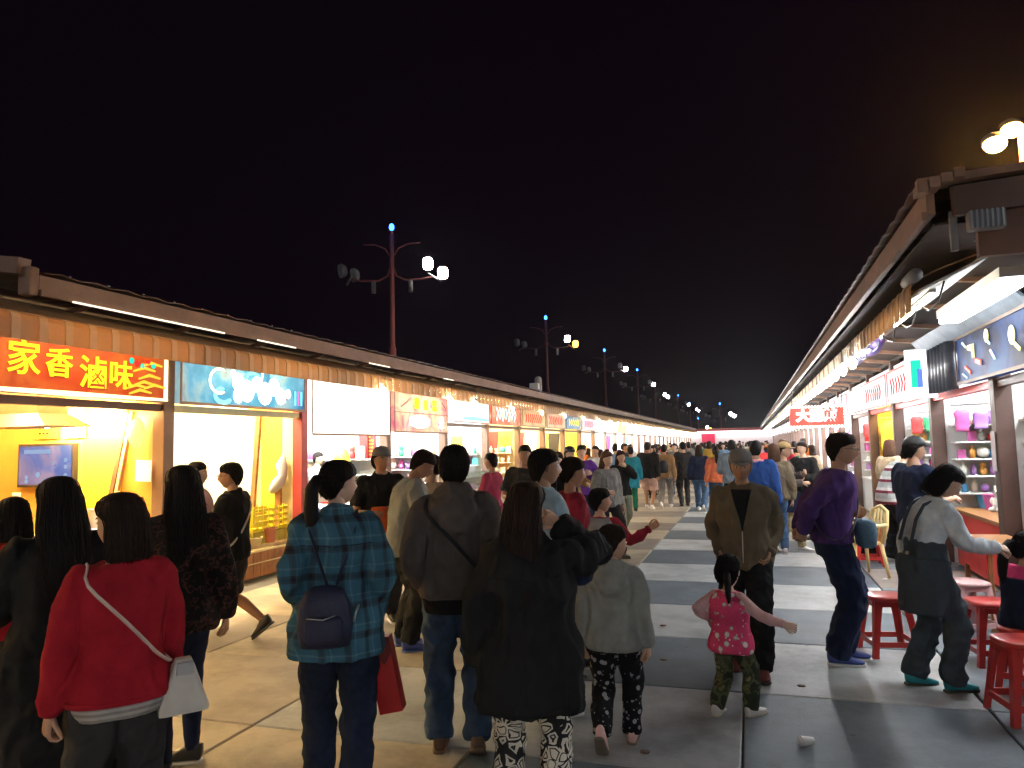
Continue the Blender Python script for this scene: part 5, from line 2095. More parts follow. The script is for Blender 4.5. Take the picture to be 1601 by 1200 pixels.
# 18 old man in olive jacket, facing the lens
p = at(1163, 5.62)
P18 = person('elderly man in olive brown jacket and grey cap, facing the lens with hands in pockets', p, 1.63, toward(p, 176), hair='short', hairm=HAIR_G, skin=SKIN_D, head=(4, 8), arms=('pocket', 'pocket'), wide=1.0,
             feet=[(-.10, .12, 0, -4, -6), (.10, -.14, .02, 12, 4)], top=dict(mat=C_olive, off=.030, soff=.022, hem=.82, flare=.012, collar=True, wr=.015), bottom=dict(mat=C_black, off=.024), shoes=SH(K_maroon, K_black), seed=18)
cap(P18, cloth('cap_wool', (.22, .21, .20)), 'grey wool cap on the elderly man in the olive jacket')
# open front showing the black shirt
st = P18['st']
jk = next(c for c in P18['root'].children if c.name.split('.')[0] == 'jacket')
bv = surf(jk)
top_, bot_ = [], []
nz = 12
for j_ in range(nz):
    zz = st['P'].z + (.18 + (.485 - .18) * j_ / (nz - 1)) * st['s']
    w = .004 + .070 * (j_ / (nz - 1)) ** 1.2
    for u in (-1, -.6, -.2, .2, .6, 1):
        p_ = on_back(bv, w * u, zz, True, .005)
        if p_ is None:
            p_ = top_[-1].copy() if top_ else Vector((w * u, .12, zz))
        top_.append(p_)
        bot_.append(p_ - Vector((0, .012, 0)))
N_ = len(top_)
fs = []
for j_ in range(nz - 1):
    for u in range(5):
        a = j_ * 6 + u
        fs.append((a + 6, a + 7, a + 1, a))
rim = [0, 1, 2, 3, 4, 5] + [j_ * 6 + 5 for j_ in range(1, nz)] + [N_ - 2 - q_ for q_ in range(5)] + [(nz - 1 - q_) * 6 for q_ in range(1, nz - 1)]
for q_ in range(len(rim)):
    a, c = rim[q_], rim[(q_ + 1) % len(rim)]
    fs.append((c, N_ + c, N_ + a, a))
MB().add(top_ + bot_, fs, None, True).build('shirt_front', P18['root'], C_black, world=False)
seam(P18, 'jacket', 'zip', [(.002, st['P'].z + .17 * st['s']), (.004, st['P'].z - .06)], M_steel, r=.004, front=True)

# 19 purple sweater man
p = at(1298, 5.86)
P19 = person('tall man in a purple sweater and navy trousers leaning forward, hands behind his back', p, 1.74, toward(p, -84), hair='crop', hairm=HAIR_B, skin=SKIN, lean=10, head=(-2, 0),
             arms=(((.06, -.22, .97), (1.2, -.8, .2)), ((.10, -.20, .98), (1.2, -.8, .2))), feet=[(-.08, .05, 0, 0), (.10, -.02, 0, 0)], wide=1.06,
             top=dict(mat=C_purple, off=.025, soff=.022, hem=.90, collar=False), bottom=dict(mat=C_navy, off=.026, radii=(.096, .072, .066, .055)), shoes=SH(K_blue, K_white), seed=19, top_name='sweater')
wb = worn_root(P19, 'waist_bag', 'faded blue denim bag worn at the front of the purple sweater man', 'bag')
strap_loop(P19, .0, 1, off=.052, w=.010).build('strap', wb, M_black, world=False)
c, M = spine(P19['st'], .05)
b = MB()
rs = []
for (z, hw, ht) in ((-.105, .09, .04), (-.09, .13, .065), (.0, .145, .08), (.08, .13, .07), (.105, .08, .035)):
    rs.append([c + Vector((.03 + hw * math.copysign(abs(math.cos(a)) ** .7, math.cos(a)), .235 + ht * math.copysign(abs(math.sin(a)) ** .7, math.sin(a)), z - .02)) for a in [2 * PI * j / 18 for j in range(18)]])
b.rings(rs)
b.build('pouch', wb, mat('denim_bag', (.10, .19, .27), rough=.8, var=.35, scale=12, bump=.5, bscale=20), world=False)
MB().tube([c + Vector((-.09, .295, .04)), c + Vector((.03, .318, .045)), c + Vector((.15, .295, .04))], .004, n=5).build('zip', wb, M_steel, world=False)
g = MB()
for sg in (-1, 1):
    cc = P19['Hc'] + P19['Hm'] @ Vector((sg * .034, .106, .008))
    g.tube([cc + P19['Hm'] @ Vector((.021 * math.cos(a), 0, .016 * math.sin(a))) for a in [2 * PI * k / 12 for k in range(13)]], .0022, n=5)
    g.tube([cc + P19['Hm'] @ Vector((sg * .02, 0, 0)), cc + P19['Hm'] @ Vector((sg * .044, -.1, 0))], .002, n=5)
worn(P19, 'glasses', g, M_black, 'thin rimmed glasses on the man in the purple sweater', 'glasses')

# 20 overalls woman
p = at(1440, 5.2)
P20 = person('woman with a black bob, ice blue sweater and slate overalls, bending over the counter', p, 1.54, toward(p, -58), fem=True, hair='bob', head=(-10, 36), lean=19, skin=SKIN_F, wide=.90,
             arms=('down', ((.18, .46, 1.05), (.4, -.4, -1))), feet=[(-.09, -.08, 0, 4), (.10, .10, 0, 0)],
             top=dict(mat=C_ice, off=.024, soff=.018, hem=.99), bottom=dict(mat=C_slate, over=1, off=.034, radii=(.070, .055, .050, .046), waist=.16, wr=.012), shoes=SH(K_teal, K_olive, mat('lace_cyan', (.1, .6, .7))), seed=20, top_name='sweater', bottom_name='overalls')
st = P20['st']
ov = MB()
for sg in (-1, 1):
    pts = []
    for (x, y, z) in ((.075 * sg, -.150, .14), (.07 * sg, -.150, .30), (.08 * sg, -.125, .42), (.095 * sg, -.02, .505), (.09 * sg, .10, .42), (.07 * sg, .155, .30)):
        c, M = spine(st, z)
        pts.append(c + M @ (Vector((x, y, 0)) * st['s']))
    MB().tube(pts, .013, None, n=6, flat=.5).build('overall_strap', P20['root'], C_slate, world=False)
g = MB()
zz = []
rs = torso_rings(st, -.36, .05, .058, .008)
g.rings(rs)
gm_ = remesh(g, .013, 4)
wrinkle(gm_, .012, 6)
link_mesh('apron_skirt', gm_, P20['root'], C_slate)

# 21 man in black tee with black cap, 22 striped shirt, 22b
p = at(1436, 7.6)
P21 = person('man in a navy t-shirt and black cap looking at the toys', p, 1.69, toward(p, -50), hair='crop', head=(-8, 4), arms=('bent', 'bent'), wide=1.08,
             feet=[(-.10, -.08, 0, 2), (.12, .05, 0, 0)], top=dict(mat=C_navy, off=.030, sleeve='short', hem=.80), bottom=dict(mat=C_blackw), shoes=SH(K_white, K_white, K_black), seed=21, top_name='shirt')
cap(P21, mat('cap_black', (.015, .018, .022), rough=.5), 'black cap on the man in the navy t-shirt by the toy counter')
p = at(1396, 10.2)
P22 = person('person in a striped shirt bending over the prize stall', p, 1.66, toward(p, -60), hair='short', hairm=HAIR_B, lean=34, head=(0, 15), arms=('reach', 'reach'), feet=STAND, lod=2,
             top=dict(mat=C_stripe, off=.03, sleeve='three', hem=.84), bottom=dict(mat=C_black, off=.024), shoes=SH(K_white, K_white, K_black), seed=22, top_name='shirt', wide=1.1)
p = at(1398, 12.2)
P22b = person('brown haired customer behind the striped shirt at the prize stall', p, 1.66, toward(p, -40), fem=True, hair='bob', hairm=HAIR_BR, head=(20, 0), arms=('bent', 'bent'), lod=1,
              top=dict(mat=C_beige, off=.03), bottom=dict(mat=C_jean), shoes=SH(K_white), seed=23)

# 23 seated child in pink at the right edge
p = at(1590, 5.15)
P23 = person('child in hot pink top and navy vest sitting on a red stool, right edge', p, 1.12, toward(p, -35), kid=.7, fem=True, hair='pony', head=(-25, 8), sit=.40, lean=10,
             arms=('front', 'front'), feet=[(-.10, .30, 0, 0), (.10, .30, 0, 0)], top=dict(mat=C_pinkk, off=.024), bottom=dict(mat=C_navy, off=.02), shoes=SH(K_white), seed=24, top_name='sweater')
g = MB()
g.rings(torso_rings(P23['st'], -.10, .38, .056, .02))
gm_ = remesh(g, .014, 4)
link_mesh('vest', gm_, P23['root'], C_navy2)
hc = MB()
Hc, Hm, k = P23['Hc'], P23['Hm'], P23['s'] * P23['hk']
hc.box(-.012, .012, -.03, .03, -.006, .006).xf(Matrix.Translation(Hc + Hm @ (Vector((-.083, 0, .055)) * k)) @ Matrix.Rotation(R(80), 4, 'Y'))
worn(P23, 'hair_clip', hc, K_white, 'white hair clip on the pink clad seated child', 'hair clip')

# brown coated seated person on the yellow chair side
p = at(1316, 10.4)
P24 = person('person in a brown coat seated by the gold stall behind the purple sweater', p, 1.64, toward(p, -50), fem=True, hair='long', hairm=HAIR_BR, sit=.43, head=(-10, 10), arms=('front', 'front'), lod=1,
             feet=[(-.12, .42, 0, 0), (.12, .42, 0, 0)], top=dict(mat=cloth('brown_coat', (.12, .06, .03)), off=.04, hem=.86), bottom=dict(mat=C_black), shoes=SH(K_black), seed=25)

for (px, d, lb, kw) in ((690, 13.0, 'vendor in a white apron behind the counter under the pink sign', dict(hair='crop', top=dict(mat=C_white, off=.02))),
                        (778, 15.4, 'vendor in red behind the glass showcase', dict(fem=True, hair='pony', top=dict(mat=C_red, off=.02)))):
    p = at(px, d)
    p.x = min(p.x, LX - 1.25)
    person(lb, p, 1.66, -80, lod=1, skin=SKIN_F, arms=('front', 'bent'), bottom=dict(mat=C_char), shoes=SH(K_black), seed=90, **kw)
# seams, pockets and flaps on the nearest clothes
for (pi, hz_, w_) in ((P7, P7['st']['P'].z, .07), (P11, P11['st']['P'].z, .075)):
    for sg in (-1, 1):
        patch(pi, 'trousers', 'back_pocket', sg * w_ - .048, sg * w_ + .048, hz_ - .26, hz_ - .15, C_jean2 if pi is P11 else C_navy2, point=.018)
for pi in (P3, P7, P11, P16):
    z_ = pi['st']['P'].z
    seam(pi, 'trousers', 'seam', [(0, z_ + .0), (.004, z_ - .10)])
k12 = P12['st']['P'].z
seam(P12, 'jacket', 'back_seam', [(0, k12 + .42 * P12['s']), (0, k12), (.004, k12 - .20)], r=.003)
seam(P12, 'jacket', 'yoke_seam', [(-.15, k12 + .32), (0, k12 + .30), (.15, k12 + .32)], r=.003)
k7 = P7['st']['P'].z
seam(P7, 'shirt', 'yoke_seam', [(-.18, k7 + .34), (0, k7 + .33), (.18, k7 + .34)], C_navy2, r=.0025)
k11 = P11['st']['P'].z
seam(P11, 'hoodie', 'side_seam', [(-.12, k11 + .36), (-.125, k11 + .1), (-.12, k11 - .02)], r=.003)
seam(P11, 'hoodie', 'side_seam', [(.12, k11 + .36), (.125, k11 + .1), (.12, k11 - .02)], r=.003)
k3 = P3['st']['P'].z
seam(P3, 'sweater', 'shoulder_seam', [(-.15, k3 + .38 * P3['s']), (-.145, k3 + .25), (-.15, k3 + .1)], r=.002)
seam(P3, 'sweater', 'shoulder_seam', [(.15, k3 + .38 * P3['s']), (.145, k3 + .25), (.15, k3 + .1)], r=.002)
k18 = P18['st']['P'].z
for sg in (-1, 1):
    patch(P18, 'jacket', 'pocket_flap', sg * .10 - .05, sg * .10 + .05, k18 + .06, k18 + .09, front=True)
    patch(P18, 'jacket', 'chest_pocket', sg * .105 - .04, sg * .105 + .04, k18 + .24, k18 + .27, front=True)

# ---- figures of the middle distance one can tell apart
mid = [
    # px, depth, H, turn, kwargs, label
    (824, 9.2, 1.70, 172, dict(hair='crop', skin=SKIN_D, arms=('down', 'bent'), top=dict(mat=C_blackw, sleeve='short', off=.026), bottom=dict(mat=C_tan, len='knee', off=.02)), 'man in dark patterned shirt coming towards the lens past the steel post'),
    (874, 9.6, 1.60, 176, dict(fem=True, hair='long', hairm=HAIR_B, skin=SKIN_F, arms=('front', 'front'), top=dict(mat=C_black, off=.02), bottom=dict(mat=C_greyb)), 'oval faced woman with long hair looking towards the lens'),
    (850, 11.8, 1.62, 20, dict(hair='crop', arms=('bent', 'down'), top=dict(mat=C_char, off=.03), bottom=dict(mat=C_jean2)), 'dark haired head seen between the red banners'),
    (893, 12.5, 1.66, -150, dict(fem=True, hair='short', skin=SKIN_F, arms=('bent', 'bent'), top=dict(mat=C_tan, off=.03), bottom=dict(mat=C_char)), 'person in a tan top and black cap before the orange banner'),
    (912, 13.2, 1.68, -170, dict(hair='short', skin=SKIN_F, arms=('carry', 'carry'), top=dict(mat=cloth('violet', (.10, .03, .22)), off=.03), bottom=dict(mat=C_navy)), 'person in a violet jacket before the cream stall'),
    (951, 11.4, 1.62, -150, dict(fem=True, hair='long', hairm=HAIR_BR, skin=SKIN_F, head=(10, 4), arms=('down', 'bent'), feet=WALK, top=dict(mat=cloth('marl', (.17, .17, .16)), off=.034), bottom=dict(mat=C_black)), 'long haired woman in a marl grey jacket with a white lanyard'),
    (974, 14.0, 1.60, -160, dict(fem=True, hair='long', hairm=HAIR_B, skin=SKIN, arms=('face', 'down'), feet=WALK2, top=dict(mat=C_black, off=.03), bottom=dict(mat=cloth('sage', (.16, .17, .13)), off=.02)), 'woman in black with sage trousers striding beside the marl jacket'),
    (990, 19.0, 1.62, 10, dict(fem=True, hair='short', arms=('down', 'down'), top=dict(mat=C_teal, off=.04, hem=.62, flare=.03), bottom=dict(mat=C_green)), 'person in a teal coat and green trousers'),
    (1017, 19.5, 1.74, -14, dict(hair='crop', skin=SKIN_D, arms=('bent', 'down'), wide=1.14, feet=STROLL, top=dict(mat=C_black, off=.04, hem=.80), bottom=dict(mat=C_pinkb, len='knee', off=.03), shoes=SH(K_white)), 'man in a black top and pink beige shorts walking away'),
    (1043, 19.9, 1.70, -8, dict(hair='crop', skin=SKIN_D, arms=('bent', 'down'), feet=WALK2, top=dict(mat=C_tan, off=.035), bottom=dict(mat=C_greyb, off=.02), shoes=SH(K_white)), 'man in a tan jacket with a dark backpack and grey trousers'),
    (1073, 20.2, 1.72, 10, dict(hair='short', arms=('down', 'down'), feet=STROLL2, top=dict(mat=C_char, off=.035, hem=.76), bottom=dict(mat=C_char)), 'person all in charcoal walking away in the crowd'),
    (1098, 18.7, 1.66, -6, dict(fem=True, hair='bob', hairm=HAIR_B, arms=('down', 'bent'), feet=WALK, wide=1.08, top=dict(mat=C_navy, off=.034), bottom=dict(mat=C_jean, off=.02), shoes=SH(K_white)), 'woman in a navy sweater and blue jeans walking away'),
    (1060, 24, 1.68, 165, dict(hair='crop', skin=SKIN_F, arms=('bent', 'bent'), top=dict(mat=C_greyb, off=.03), bottom=dict(mat=C_jean2)), 'fair man in mid grey coming through the crowd'),
    (1124, 17.2, 1.58, 10, dict(fem=True, hair='pony', arms=('down', 'bent'), top=dict(mat=cloth('coral', (.65, .17, .08)), off=.03), bottom=dict(mat=C_jean2)), 'woman in a coral top at the left shoulder of the olive jacket'),
    (1150, 15.5, 1.72, -3, dict(hair='short', arms=('bent', 'bent'), top=dict(mat=cloth('blue_grey_coat', (.16, .20, .24)), off=.04, collar=True), bottom=dict(mat=C_navy)), 'person in a blue grey coat right behind the elderly man'),
    (1188, 10.5, 1.70, -10, dict(hair='short', hairm=HAIR, arms=('down', 'down'), wide=1.08, feet=STROLL, top=dict(mat=C_royal, off=.04, hem=.78), bottom=dict(mat=C_greyb)), 'person in a royal blue jacket with pink collar behind the elderly man'),
    (1216, 11.3, 1.64, 8, dict(fem=True, hair='bob', hairm=HAIR_BR, arms=('bent', 'down'), top=dict(mat=C_olive, off=.04), bottom=dict(mat=C_jean, off=.01), shoes=SH(K_white)), 'brown haired woman in khaki brown top and jeans with a navy tote'),
    (1240, 11.5, 1.68, -100, dict(hair='short', skin=SKIN, arms=('carry', 'bent'), feet=[(-.1, .1, 0, 0), (.1, -.28, .04, 25)], top=dict(mat=cloth('umber', (.07, .055, .05)), off=.03), bottom=dict(mat=C_khaki, off=.012), shoes=SH(K_white)), 'person in a tan cap, umber jacket and khaki trousers in mid stride'),
    (1232, 14.5, 1.70, 160, dict(fem=True, hair='long', hairm=HAIR_BR, skin=SKIN, arms=('bent', 'bent'), top=dict(mat=C_maroon, off=.03), bottom=dict(mat=C_char)), 'brown haired woman in maroon beyond the tan cap'),
    (1262, 13.0, 1.66, 150, dict(hair='short', skin=SKIN_F, arms=('bent', 'bent'), top=dict(mat=C_black, off=.03), bottom=dict(mat=C_char)), 'fair faced person in black between the tan cap and the purple sweater'),
    (772, 10.3, 1.60, 60, dict(fem=True, hair='short', arms=('bent', 'bent'), top=dict(mat=cloth('cerise', (.35, .05, .10)), off=.02), bottom=dict(mat=C_char)), 'shopper in cerise at the bright counter behind the grey hoodie'),
    (936, 17.5, 1.66, 150, dict(hair='crop', arms=('down', 'bent'), top=dict(mat=C_white, off=.02, sleeve='short'), bottom=dict(mat=C_navy)), 'man in a white t-shirt beyond the marl jacket'),
    (1030, 27, 1.62, 30, dict(fem=True, hair='bob', arms=('down', 'bent'), top=dict(mat=C_khaki, off=.02), bottom=dict(mat=C_char)), 'shopper in khaki at the far bright counter'),
]
for k, (px, d, H, turn, kw, lb) in enumerate(mid):
    p = at(px, d)
    kw.setdefault('shoes', SH(K_black, K_black))
    pi = person(lb, p, H, toward(p, turn), lod=1, seed=30 + k, **kw)
    if 'tan jacket with a dark backpack' in lb:
        c, M = spine(pi['st'], .22)
        q = MB()
        rs = []
        for (z, hw, ht) in ((-.19, .09, .05), (-.16, .13, .08), (.0, .13, .08), (.12, .10, .06), (.15, .06, .03)):
            rs.append([c + Vector((hw * math.cos(a), -.22 + ht * math.sin(a), z)) for a in [2 * PI * j / 12 for j in range(12)]])
        q.rings(rs)
        worn(pi, 'backpack', q, M_black, 'dark backpack on the man in the tan jacket', 'backpack')
    if 'tan cap, umber' in lb:
        cap(pi, cloth('cap_tan', (.40, .27, .13)), 'tan cap on the striding figure in khaki trousers')
    if 'navy tote' in lb:
        q = MB().box(.12, .36, .02, .12, .62, .92)
        q.tube([(.16, .07, .92), (.16, .07, 1.2), (.30, .07, 1.2), (.30, .07, .92)], .01, n=5)
        worn(pi, 'tote_bag', q, C_navy, 'navy tote bag of the brown haired woman in jeans', 'bag')
    if 'black cap before' in lb:
        cap(pi, M_black, 'black cap in front of the orange banner')
    if 'pink collar' in lb:
        c, M = spine(pi['st'], .50)
        q = MB().tube([c + Vector((.085 * math.cos(a), .08 * math.sin(a), .0)) for a in [2 * PI * j / 14 for j in range(15)]], .03, n=7)
        worn(pi, 'scarf', q, cloth('scarf_pink', (.75, .35, .40)), 'pink scarf round the neck of the royal blue jacket', 'scarf')

# ---------------------------------------------------------------- the dense crowd: copies of a few figures, own colours
T_top = cloth('tinted_top', (.1, .1, .1), tint=True)
T_bot = cloth('tinted_bottom', (.1, .1, .1), tint=True)
protos = []
specs = [
    dict(hair='crop', arms=('down', 'bent'), feet=WALK), dict(fem=True, hair='long', arms=('bent', 'down'), feet=STROLL), dict(hair='short', arms=('down', 'down'), feet=STAND),
    dict(fem=True, hair='pony', arms=('front', 'down'), feet=WALK2), dict(fem=True, hair='bob', arms=('down', 'down'), feet=STROLL2), dict(hair='crop', arms=('pocket', 'bent'), feet=WALK2, wide=1.1),
]
words_ = ['short haired', 'long haired', 'thick haired', 'ponytailed', 'bob haired', 'stocky']
for k, kw in enumerate(specs):
    pi = person('x', (0, 0, 0), 1.66, 0, lod=0, hairm=HAIR if k % 2 else HAIR_B, top=dict(mat=T_top, off=.03), bottom=dict(mat=T_bot, off=.016), shoes=SH(K_black, K_black), seed=70 + k, **kw)
    protos.append(pi['root'])


def copy_tree(o, parent=None):
    c = o.copy()
    COL.objects.link(c)
    c.parent = parent
    for ch in [x for x in o.children]:
        copy_tree(ch, c)
    return c


tops = [('black', (.012, .012, .014)), ('navy', (.012, .02, .06)), ('white', (.6, .6, .58)), ('grey', (.16, .16, .16)), ('red', (.40, .02, .02)), ('olive', (.10, .09, .04)),
        ('beige', (.42, .33, .22)), ('pink', (.62, .25, .28)), ('brown', (.12, .06, .035)), ('sky blue', (.16, .30, .48)), ('mustard', (.45, .28, .04)), ('green', (.03, .16, .07)),
        ('wine red', (.16, .01, .03)), ('charcoal', (.04, .04, .045)), ('orange', (.6, .16, .03)), ('lilac', (.26, .17, .38))]
bots = [('black', (.012, .012, .014)), ('blue denim', (.05, .10, .20)), ('grey', (.14, .14, .14)), ('khaki', (.32, .25, .14)), ('navy', (.01, .016, .04))]
rc = random.Random(11)
combo = [(t, b) for t in range(len(tops)) for b in range(len(bots))]
rc.shuffle(combo)
taken = []
n_made = 0
tries = 0
used_proto = set()
while n_made < 150 and tries < 6000:
    tries += 1
    u = rc.random()
    Y = 20 + 62 * u ** 1.25
    X = rc.uniform(-5.1, 1.3) if Y > 27 else (rc.uniform(-5.0, -2.9) if rc.random() < .6 else rc.uniform(.0, 1.5))
    if any((X - a) ** 2 + (Y - b) ** 2 < .42 for a, b in taken):
        continue
    if Y < 27 and -2.6 < X < 0:
        continue
    taken.append((X, Y))
    k = rc.randrange(6)
    src = protos[k]
    if k not in used_proto:
        r = src
        used_proto.add(k)
    else:
        r = copy_tree(src)
    r.location = (X, Y, 0)
    away = rc.random() < .62
    r.rotation_euler = (0, 0, R((0 if away else 180) + rc.uniform(-45, 45)))
    sc_ = rc.uniform(.92, 1.06)
    r.scale = (sc_, sc_, sc_)
    t, b = combo[n_made % len(combo)]
    for ch in r.children:
        nm = ch.name.split('.')[0]
        if nm == 'jacket':
            ch.color = (*tops[t][1], 1)
        elif nm == 'trousers':
            ch.color = (*bots[b][1], 1)
    r['label'] = '%s person, %s top, %s trousers, walking %s in the crowd%s' % (words_[k], tops[t][0], bots[b][0], 'away' if away else 'nearer', '' if n_made < 80 else ' far off')
    r['category'] = 'person'
    r['group'] = 'people of the dense crowd down the lane'
    n_made += 1
for k, pr in enumerate(protos):
    if k not in used_proto:
        for ch in list(pr.children):
            bpy.data.objects.remove(ch)
        bpy.data.objects.remove(pr)
# ================================================================== THINGS
# ---- light masts
M_mast = mat('mast_red_brown', (.36, .10, .09), rough=.5, var=.15, scale=2)
M_mastn = M_mast
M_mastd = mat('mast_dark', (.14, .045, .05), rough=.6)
M_headg = mat('floodlight_grey', (.22, .21, .20), rough=.5)
F_on = lampmat('flood_white', (.95, .98, 1.0), 38)
F_or = lampmat('flood_orange', (1.0, .30, .04), 7)
F_fill = lampmat('flood_fill', (.90, .96, 1.0), 290)  # fill light for the added masts behind the lens
F_far = lampmat('flood_far', (.95, .97, 1.0), 60)
B_blue = lampmat('beacon_blue', (.02, .14, 1.0), 9)
B_bluec = lampmat('beacon_core', (.25, .65, 1.0), 2.2)


def mast(x, y, H, label, lit='white', toff=0, second=None, scale=1.0, rz=None):
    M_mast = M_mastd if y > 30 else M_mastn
    root = empty('light_mast', (x, y, 0), rz if rz is not None else R(14), label=label, cat='light mast', group='floodlight masts')
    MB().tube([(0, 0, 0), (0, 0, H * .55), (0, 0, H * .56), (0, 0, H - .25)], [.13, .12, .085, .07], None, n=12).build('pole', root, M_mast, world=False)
    MB().tube([(0, 0, 0), (0, 0, .08)], .22, None, n=12).build('base_plate', root, M_steel, world=False)
    q = MB()
    for sg in (-1, 1):
        pts = [(sg * .03, 0, H - 1.05), (sg * .22, 0, H - .72), (sg * .55, 0, H - .58), (sg * .95, 0, H - .56)]
        q.tube(pts, .022, None, n=6)
        pts = [(sg * .03, 0, H - 1.30), (sg * .15, 0, H - 1.65), (sg * .45, 0, H - 1.80), (sg * 1.0, 0, H - 1.78), (sg * 1.35, 0, H - 1.72)]
        q.tube(pts, .03, None, n=6)
    q.build('cross_arms', root, M_mast, world=False)
    for sg in (-1, 1):
        MB().tube([(sg * .62, 0, H - 1.82), (sg * .62, 0, H - 2.2)], .075, None, n=10).build('hanging_can', root, M_headg, world=False)
        bar = MB().beam((sg * 1.25, -.30, H - 1.66), (sg * 1.60, .30, H - 1.82), .05, .05).build('head_bar', root, M_headg, world=False)
        for k in range(2):
            c = Vector((sg * 1.42, -.25 + .5 * k, H - 1.36))
            if sg > 0:
                c = Vector((1.22 + .46 * k, -.1 + .2 * k, H - 1.30 - .28 * k))
            else:
                c = Vector((-1.30 - .42 * (1 - k), .1, H - 1.55 + .16 * (1 - k)))
            # facing the lane: nearly towards the near end
            d = Vector((.10 * sg if sg > 0 else -.85, -1, -.35 if sg > 0 else -.25)).normalized()
            up = Vector((0, 0, 1))
            xx = d.cross(up).normalized()
            zz = xx.cross(d)
            M = Matrix((xx, d, zz)).transposed().to_4x4()
            M.translation = c
            h = MB()
            rs = []
            for (yy, w) in ((-.16, .10), (-.10, .15), (.0, .185), (.03, .19)):
                rs.append([M @ Vector((w * math.copysign(abs(math.cos(a)) ** .6, math.cos(a)), yy, w * 1.25 * math.copysign(abs(math.sin(a)) ** .6, math.sin(a)))) for a in [2 * PI * j / 12 + .26 for j in range(12)]])
            h.rings(rs)
            ho = h.build('floodlight_head', root, M_headg, world=False)
            on = (sg > 0)
            fm = F_on if not (lit == 'orange' and k == 1) else F_or
            if lit == 'single' and k == 0:
                on = False
            if lit == 'off' or not on:
                fm = M_greyp
            if lit == 'far':
                fm = F_far
            if lit == 'near':
                fm = F_fill
            g = MB()
            rs = []
            for (yy, w) in ((.032, .165), (.040, .16)):
                rs.append([M @ Vector((w * math.copysign(abs(math.cos(a)) ** .6, math.cos(a)), yy, w * 1.25 * math.copysign(abs(math.sin(a)) ** .6, math.sin(a)))) for a in [2 * PI * j / 12 + .26 for j in range(12)]])
            g.rings(rs)
            g.build('lens', ho, fm, world=False)
    MB().tube([(0, 0, H - .25), (0, 0, H - .12)], .05, None, n=8).build('beacon_mount', root, M_mast, world=False)
    bb = MB().ell((0, 0, H), (.085, .085, .12), None, 12, 8).build('beacon', root, B_blue, world=False)
    return root


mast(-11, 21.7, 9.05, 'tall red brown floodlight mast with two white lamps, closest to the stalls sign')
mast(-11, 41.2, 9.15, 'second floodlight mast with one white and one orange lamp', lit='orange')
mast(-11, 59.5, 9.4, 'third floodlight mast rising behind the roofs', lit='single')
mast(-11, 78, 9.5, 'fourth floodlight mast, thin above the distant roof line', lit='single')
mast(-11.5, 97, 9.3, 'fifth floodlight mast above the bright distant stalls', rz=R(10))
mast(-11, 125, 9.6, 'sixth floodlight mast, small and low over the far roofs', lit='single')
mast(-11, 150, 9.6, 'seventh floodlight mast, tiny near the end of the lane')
mast(-3.4, 96, 6.5, 'white lit mast on a red pole above the end of the lane', rz=R(4))
mast(-7, 110, 5.2, 'small warm lit mast beyond the end of the stalls', lit='orange')
mast(7.0, -5.0, 9.0, 'added floodlight mast, unseen behind the lens on the grey paved side', lit='near', rz=R(110))  # unseen mast added to light people's backs and the paving
mast(-11, -2.0, 9.0, 'added floodlight mast, unseen behind the lens on the sand paved side', lit='near', rz=R(-100))  # second unseen mast, added as fill like the one above
# orange lit lamp behind the near right roof
c = at(1616, 16.6)
om = empty('light_mast', (c.x, c.y, 0), R(0), label='mast with glowing orange lamps over the near right roof', cat='light mast', group='floodlight masts')
MB().tube([(.4, 0, 0), (.4, 0, 8.9)], .09, None, n=12).build('pole', om, M_mast, world=False)
MB().tube([(-.3, 0, 8.5), (1.0, 0, 8.8)], .035, None, n=8).build('arm', om, M_mast, world=False)
for (x, z, rr) in ((-.17, 8.43, .24), (.20, 8.72, .22)):
    h = MB().ell((x, 0, z + .10), (rr * 1.1, rr, rr * .8), None, 14, 8).build('lamp_hood', om, M_headg, world=False)
    MB().ell((x, -.06, z), (rr, rr * .9, rr * .8), None, 16, 10).build('lamp_globe', h, lampmat('sodium_globe', (1.0, .45, .08), 330), world=False)

# ---- stall 1: television, papers, bottles, counter things
def box_obj(name, x0, x1, y0, y1, z0, z1, m, label=None, cat=None, parent=None, group=None, bevel=.004, rot=None):
    c = ((x0 + x1) / 2, (y0 + y1) / 2, z0)
    b = MB().box(x0, x1, y0, y1, z0, z1)
    o = b.build(name, parent, m, loc=c if parent is None else None, bevel=bevel)
    if rot:
        o.rotation_euler = rot
    if parent is None:
        tag(o, label, cat, group)
    return o


yd = LY[0][2] - .07   # face of the first divider
tvx = -8.05
tv = empty('television', (tvx, yd - .05, 1.55), label='flat blue screen television on the amber wall of the snack stall', cat='television')
box_obj('bezel', tvx - .44, tvx + .44, yd - .07, yd - .005, 1.34, 1.86, M_black, parent=tv)
scr = mat('tv_screen', (.02, .05, .20), rough=.25, pattern='print', spec=.1, colors=[(.004, .012, .05), (.008, .018, .07), (.03, .028, .055), (.006, .024, .075)], emis='base', estr=3.0, pscale=.8)
sc2 = box_obj('screen', tvx - .41, tvx + .41, yd - .078, yd - .071, 1.37, 1.83, scr, parent=tv, bevel=0)
scw = lampmat('tv_white', (.5, .68, 1), .35)
MB().box(tvx - .33, tvx + .10, yd - .082, yd - .080, 1.74, 1.79, scw).build('search_bar', tv)
for (dx, dz, r_) in ((-.28, 1.46, .025), (-.10, 1.49, .035), (.33, 1.66, .028), (.33, 1.58, .026), (.33, 1.48, .028), (-.28, 1.41, .025), (.14, 1.62, .02)):
    MB().tube([(tvx + dx, yd - .080, dz), (tvx + dx, yd - .083, dz)], r_, scw, n=12).build('screen_icon', tv)
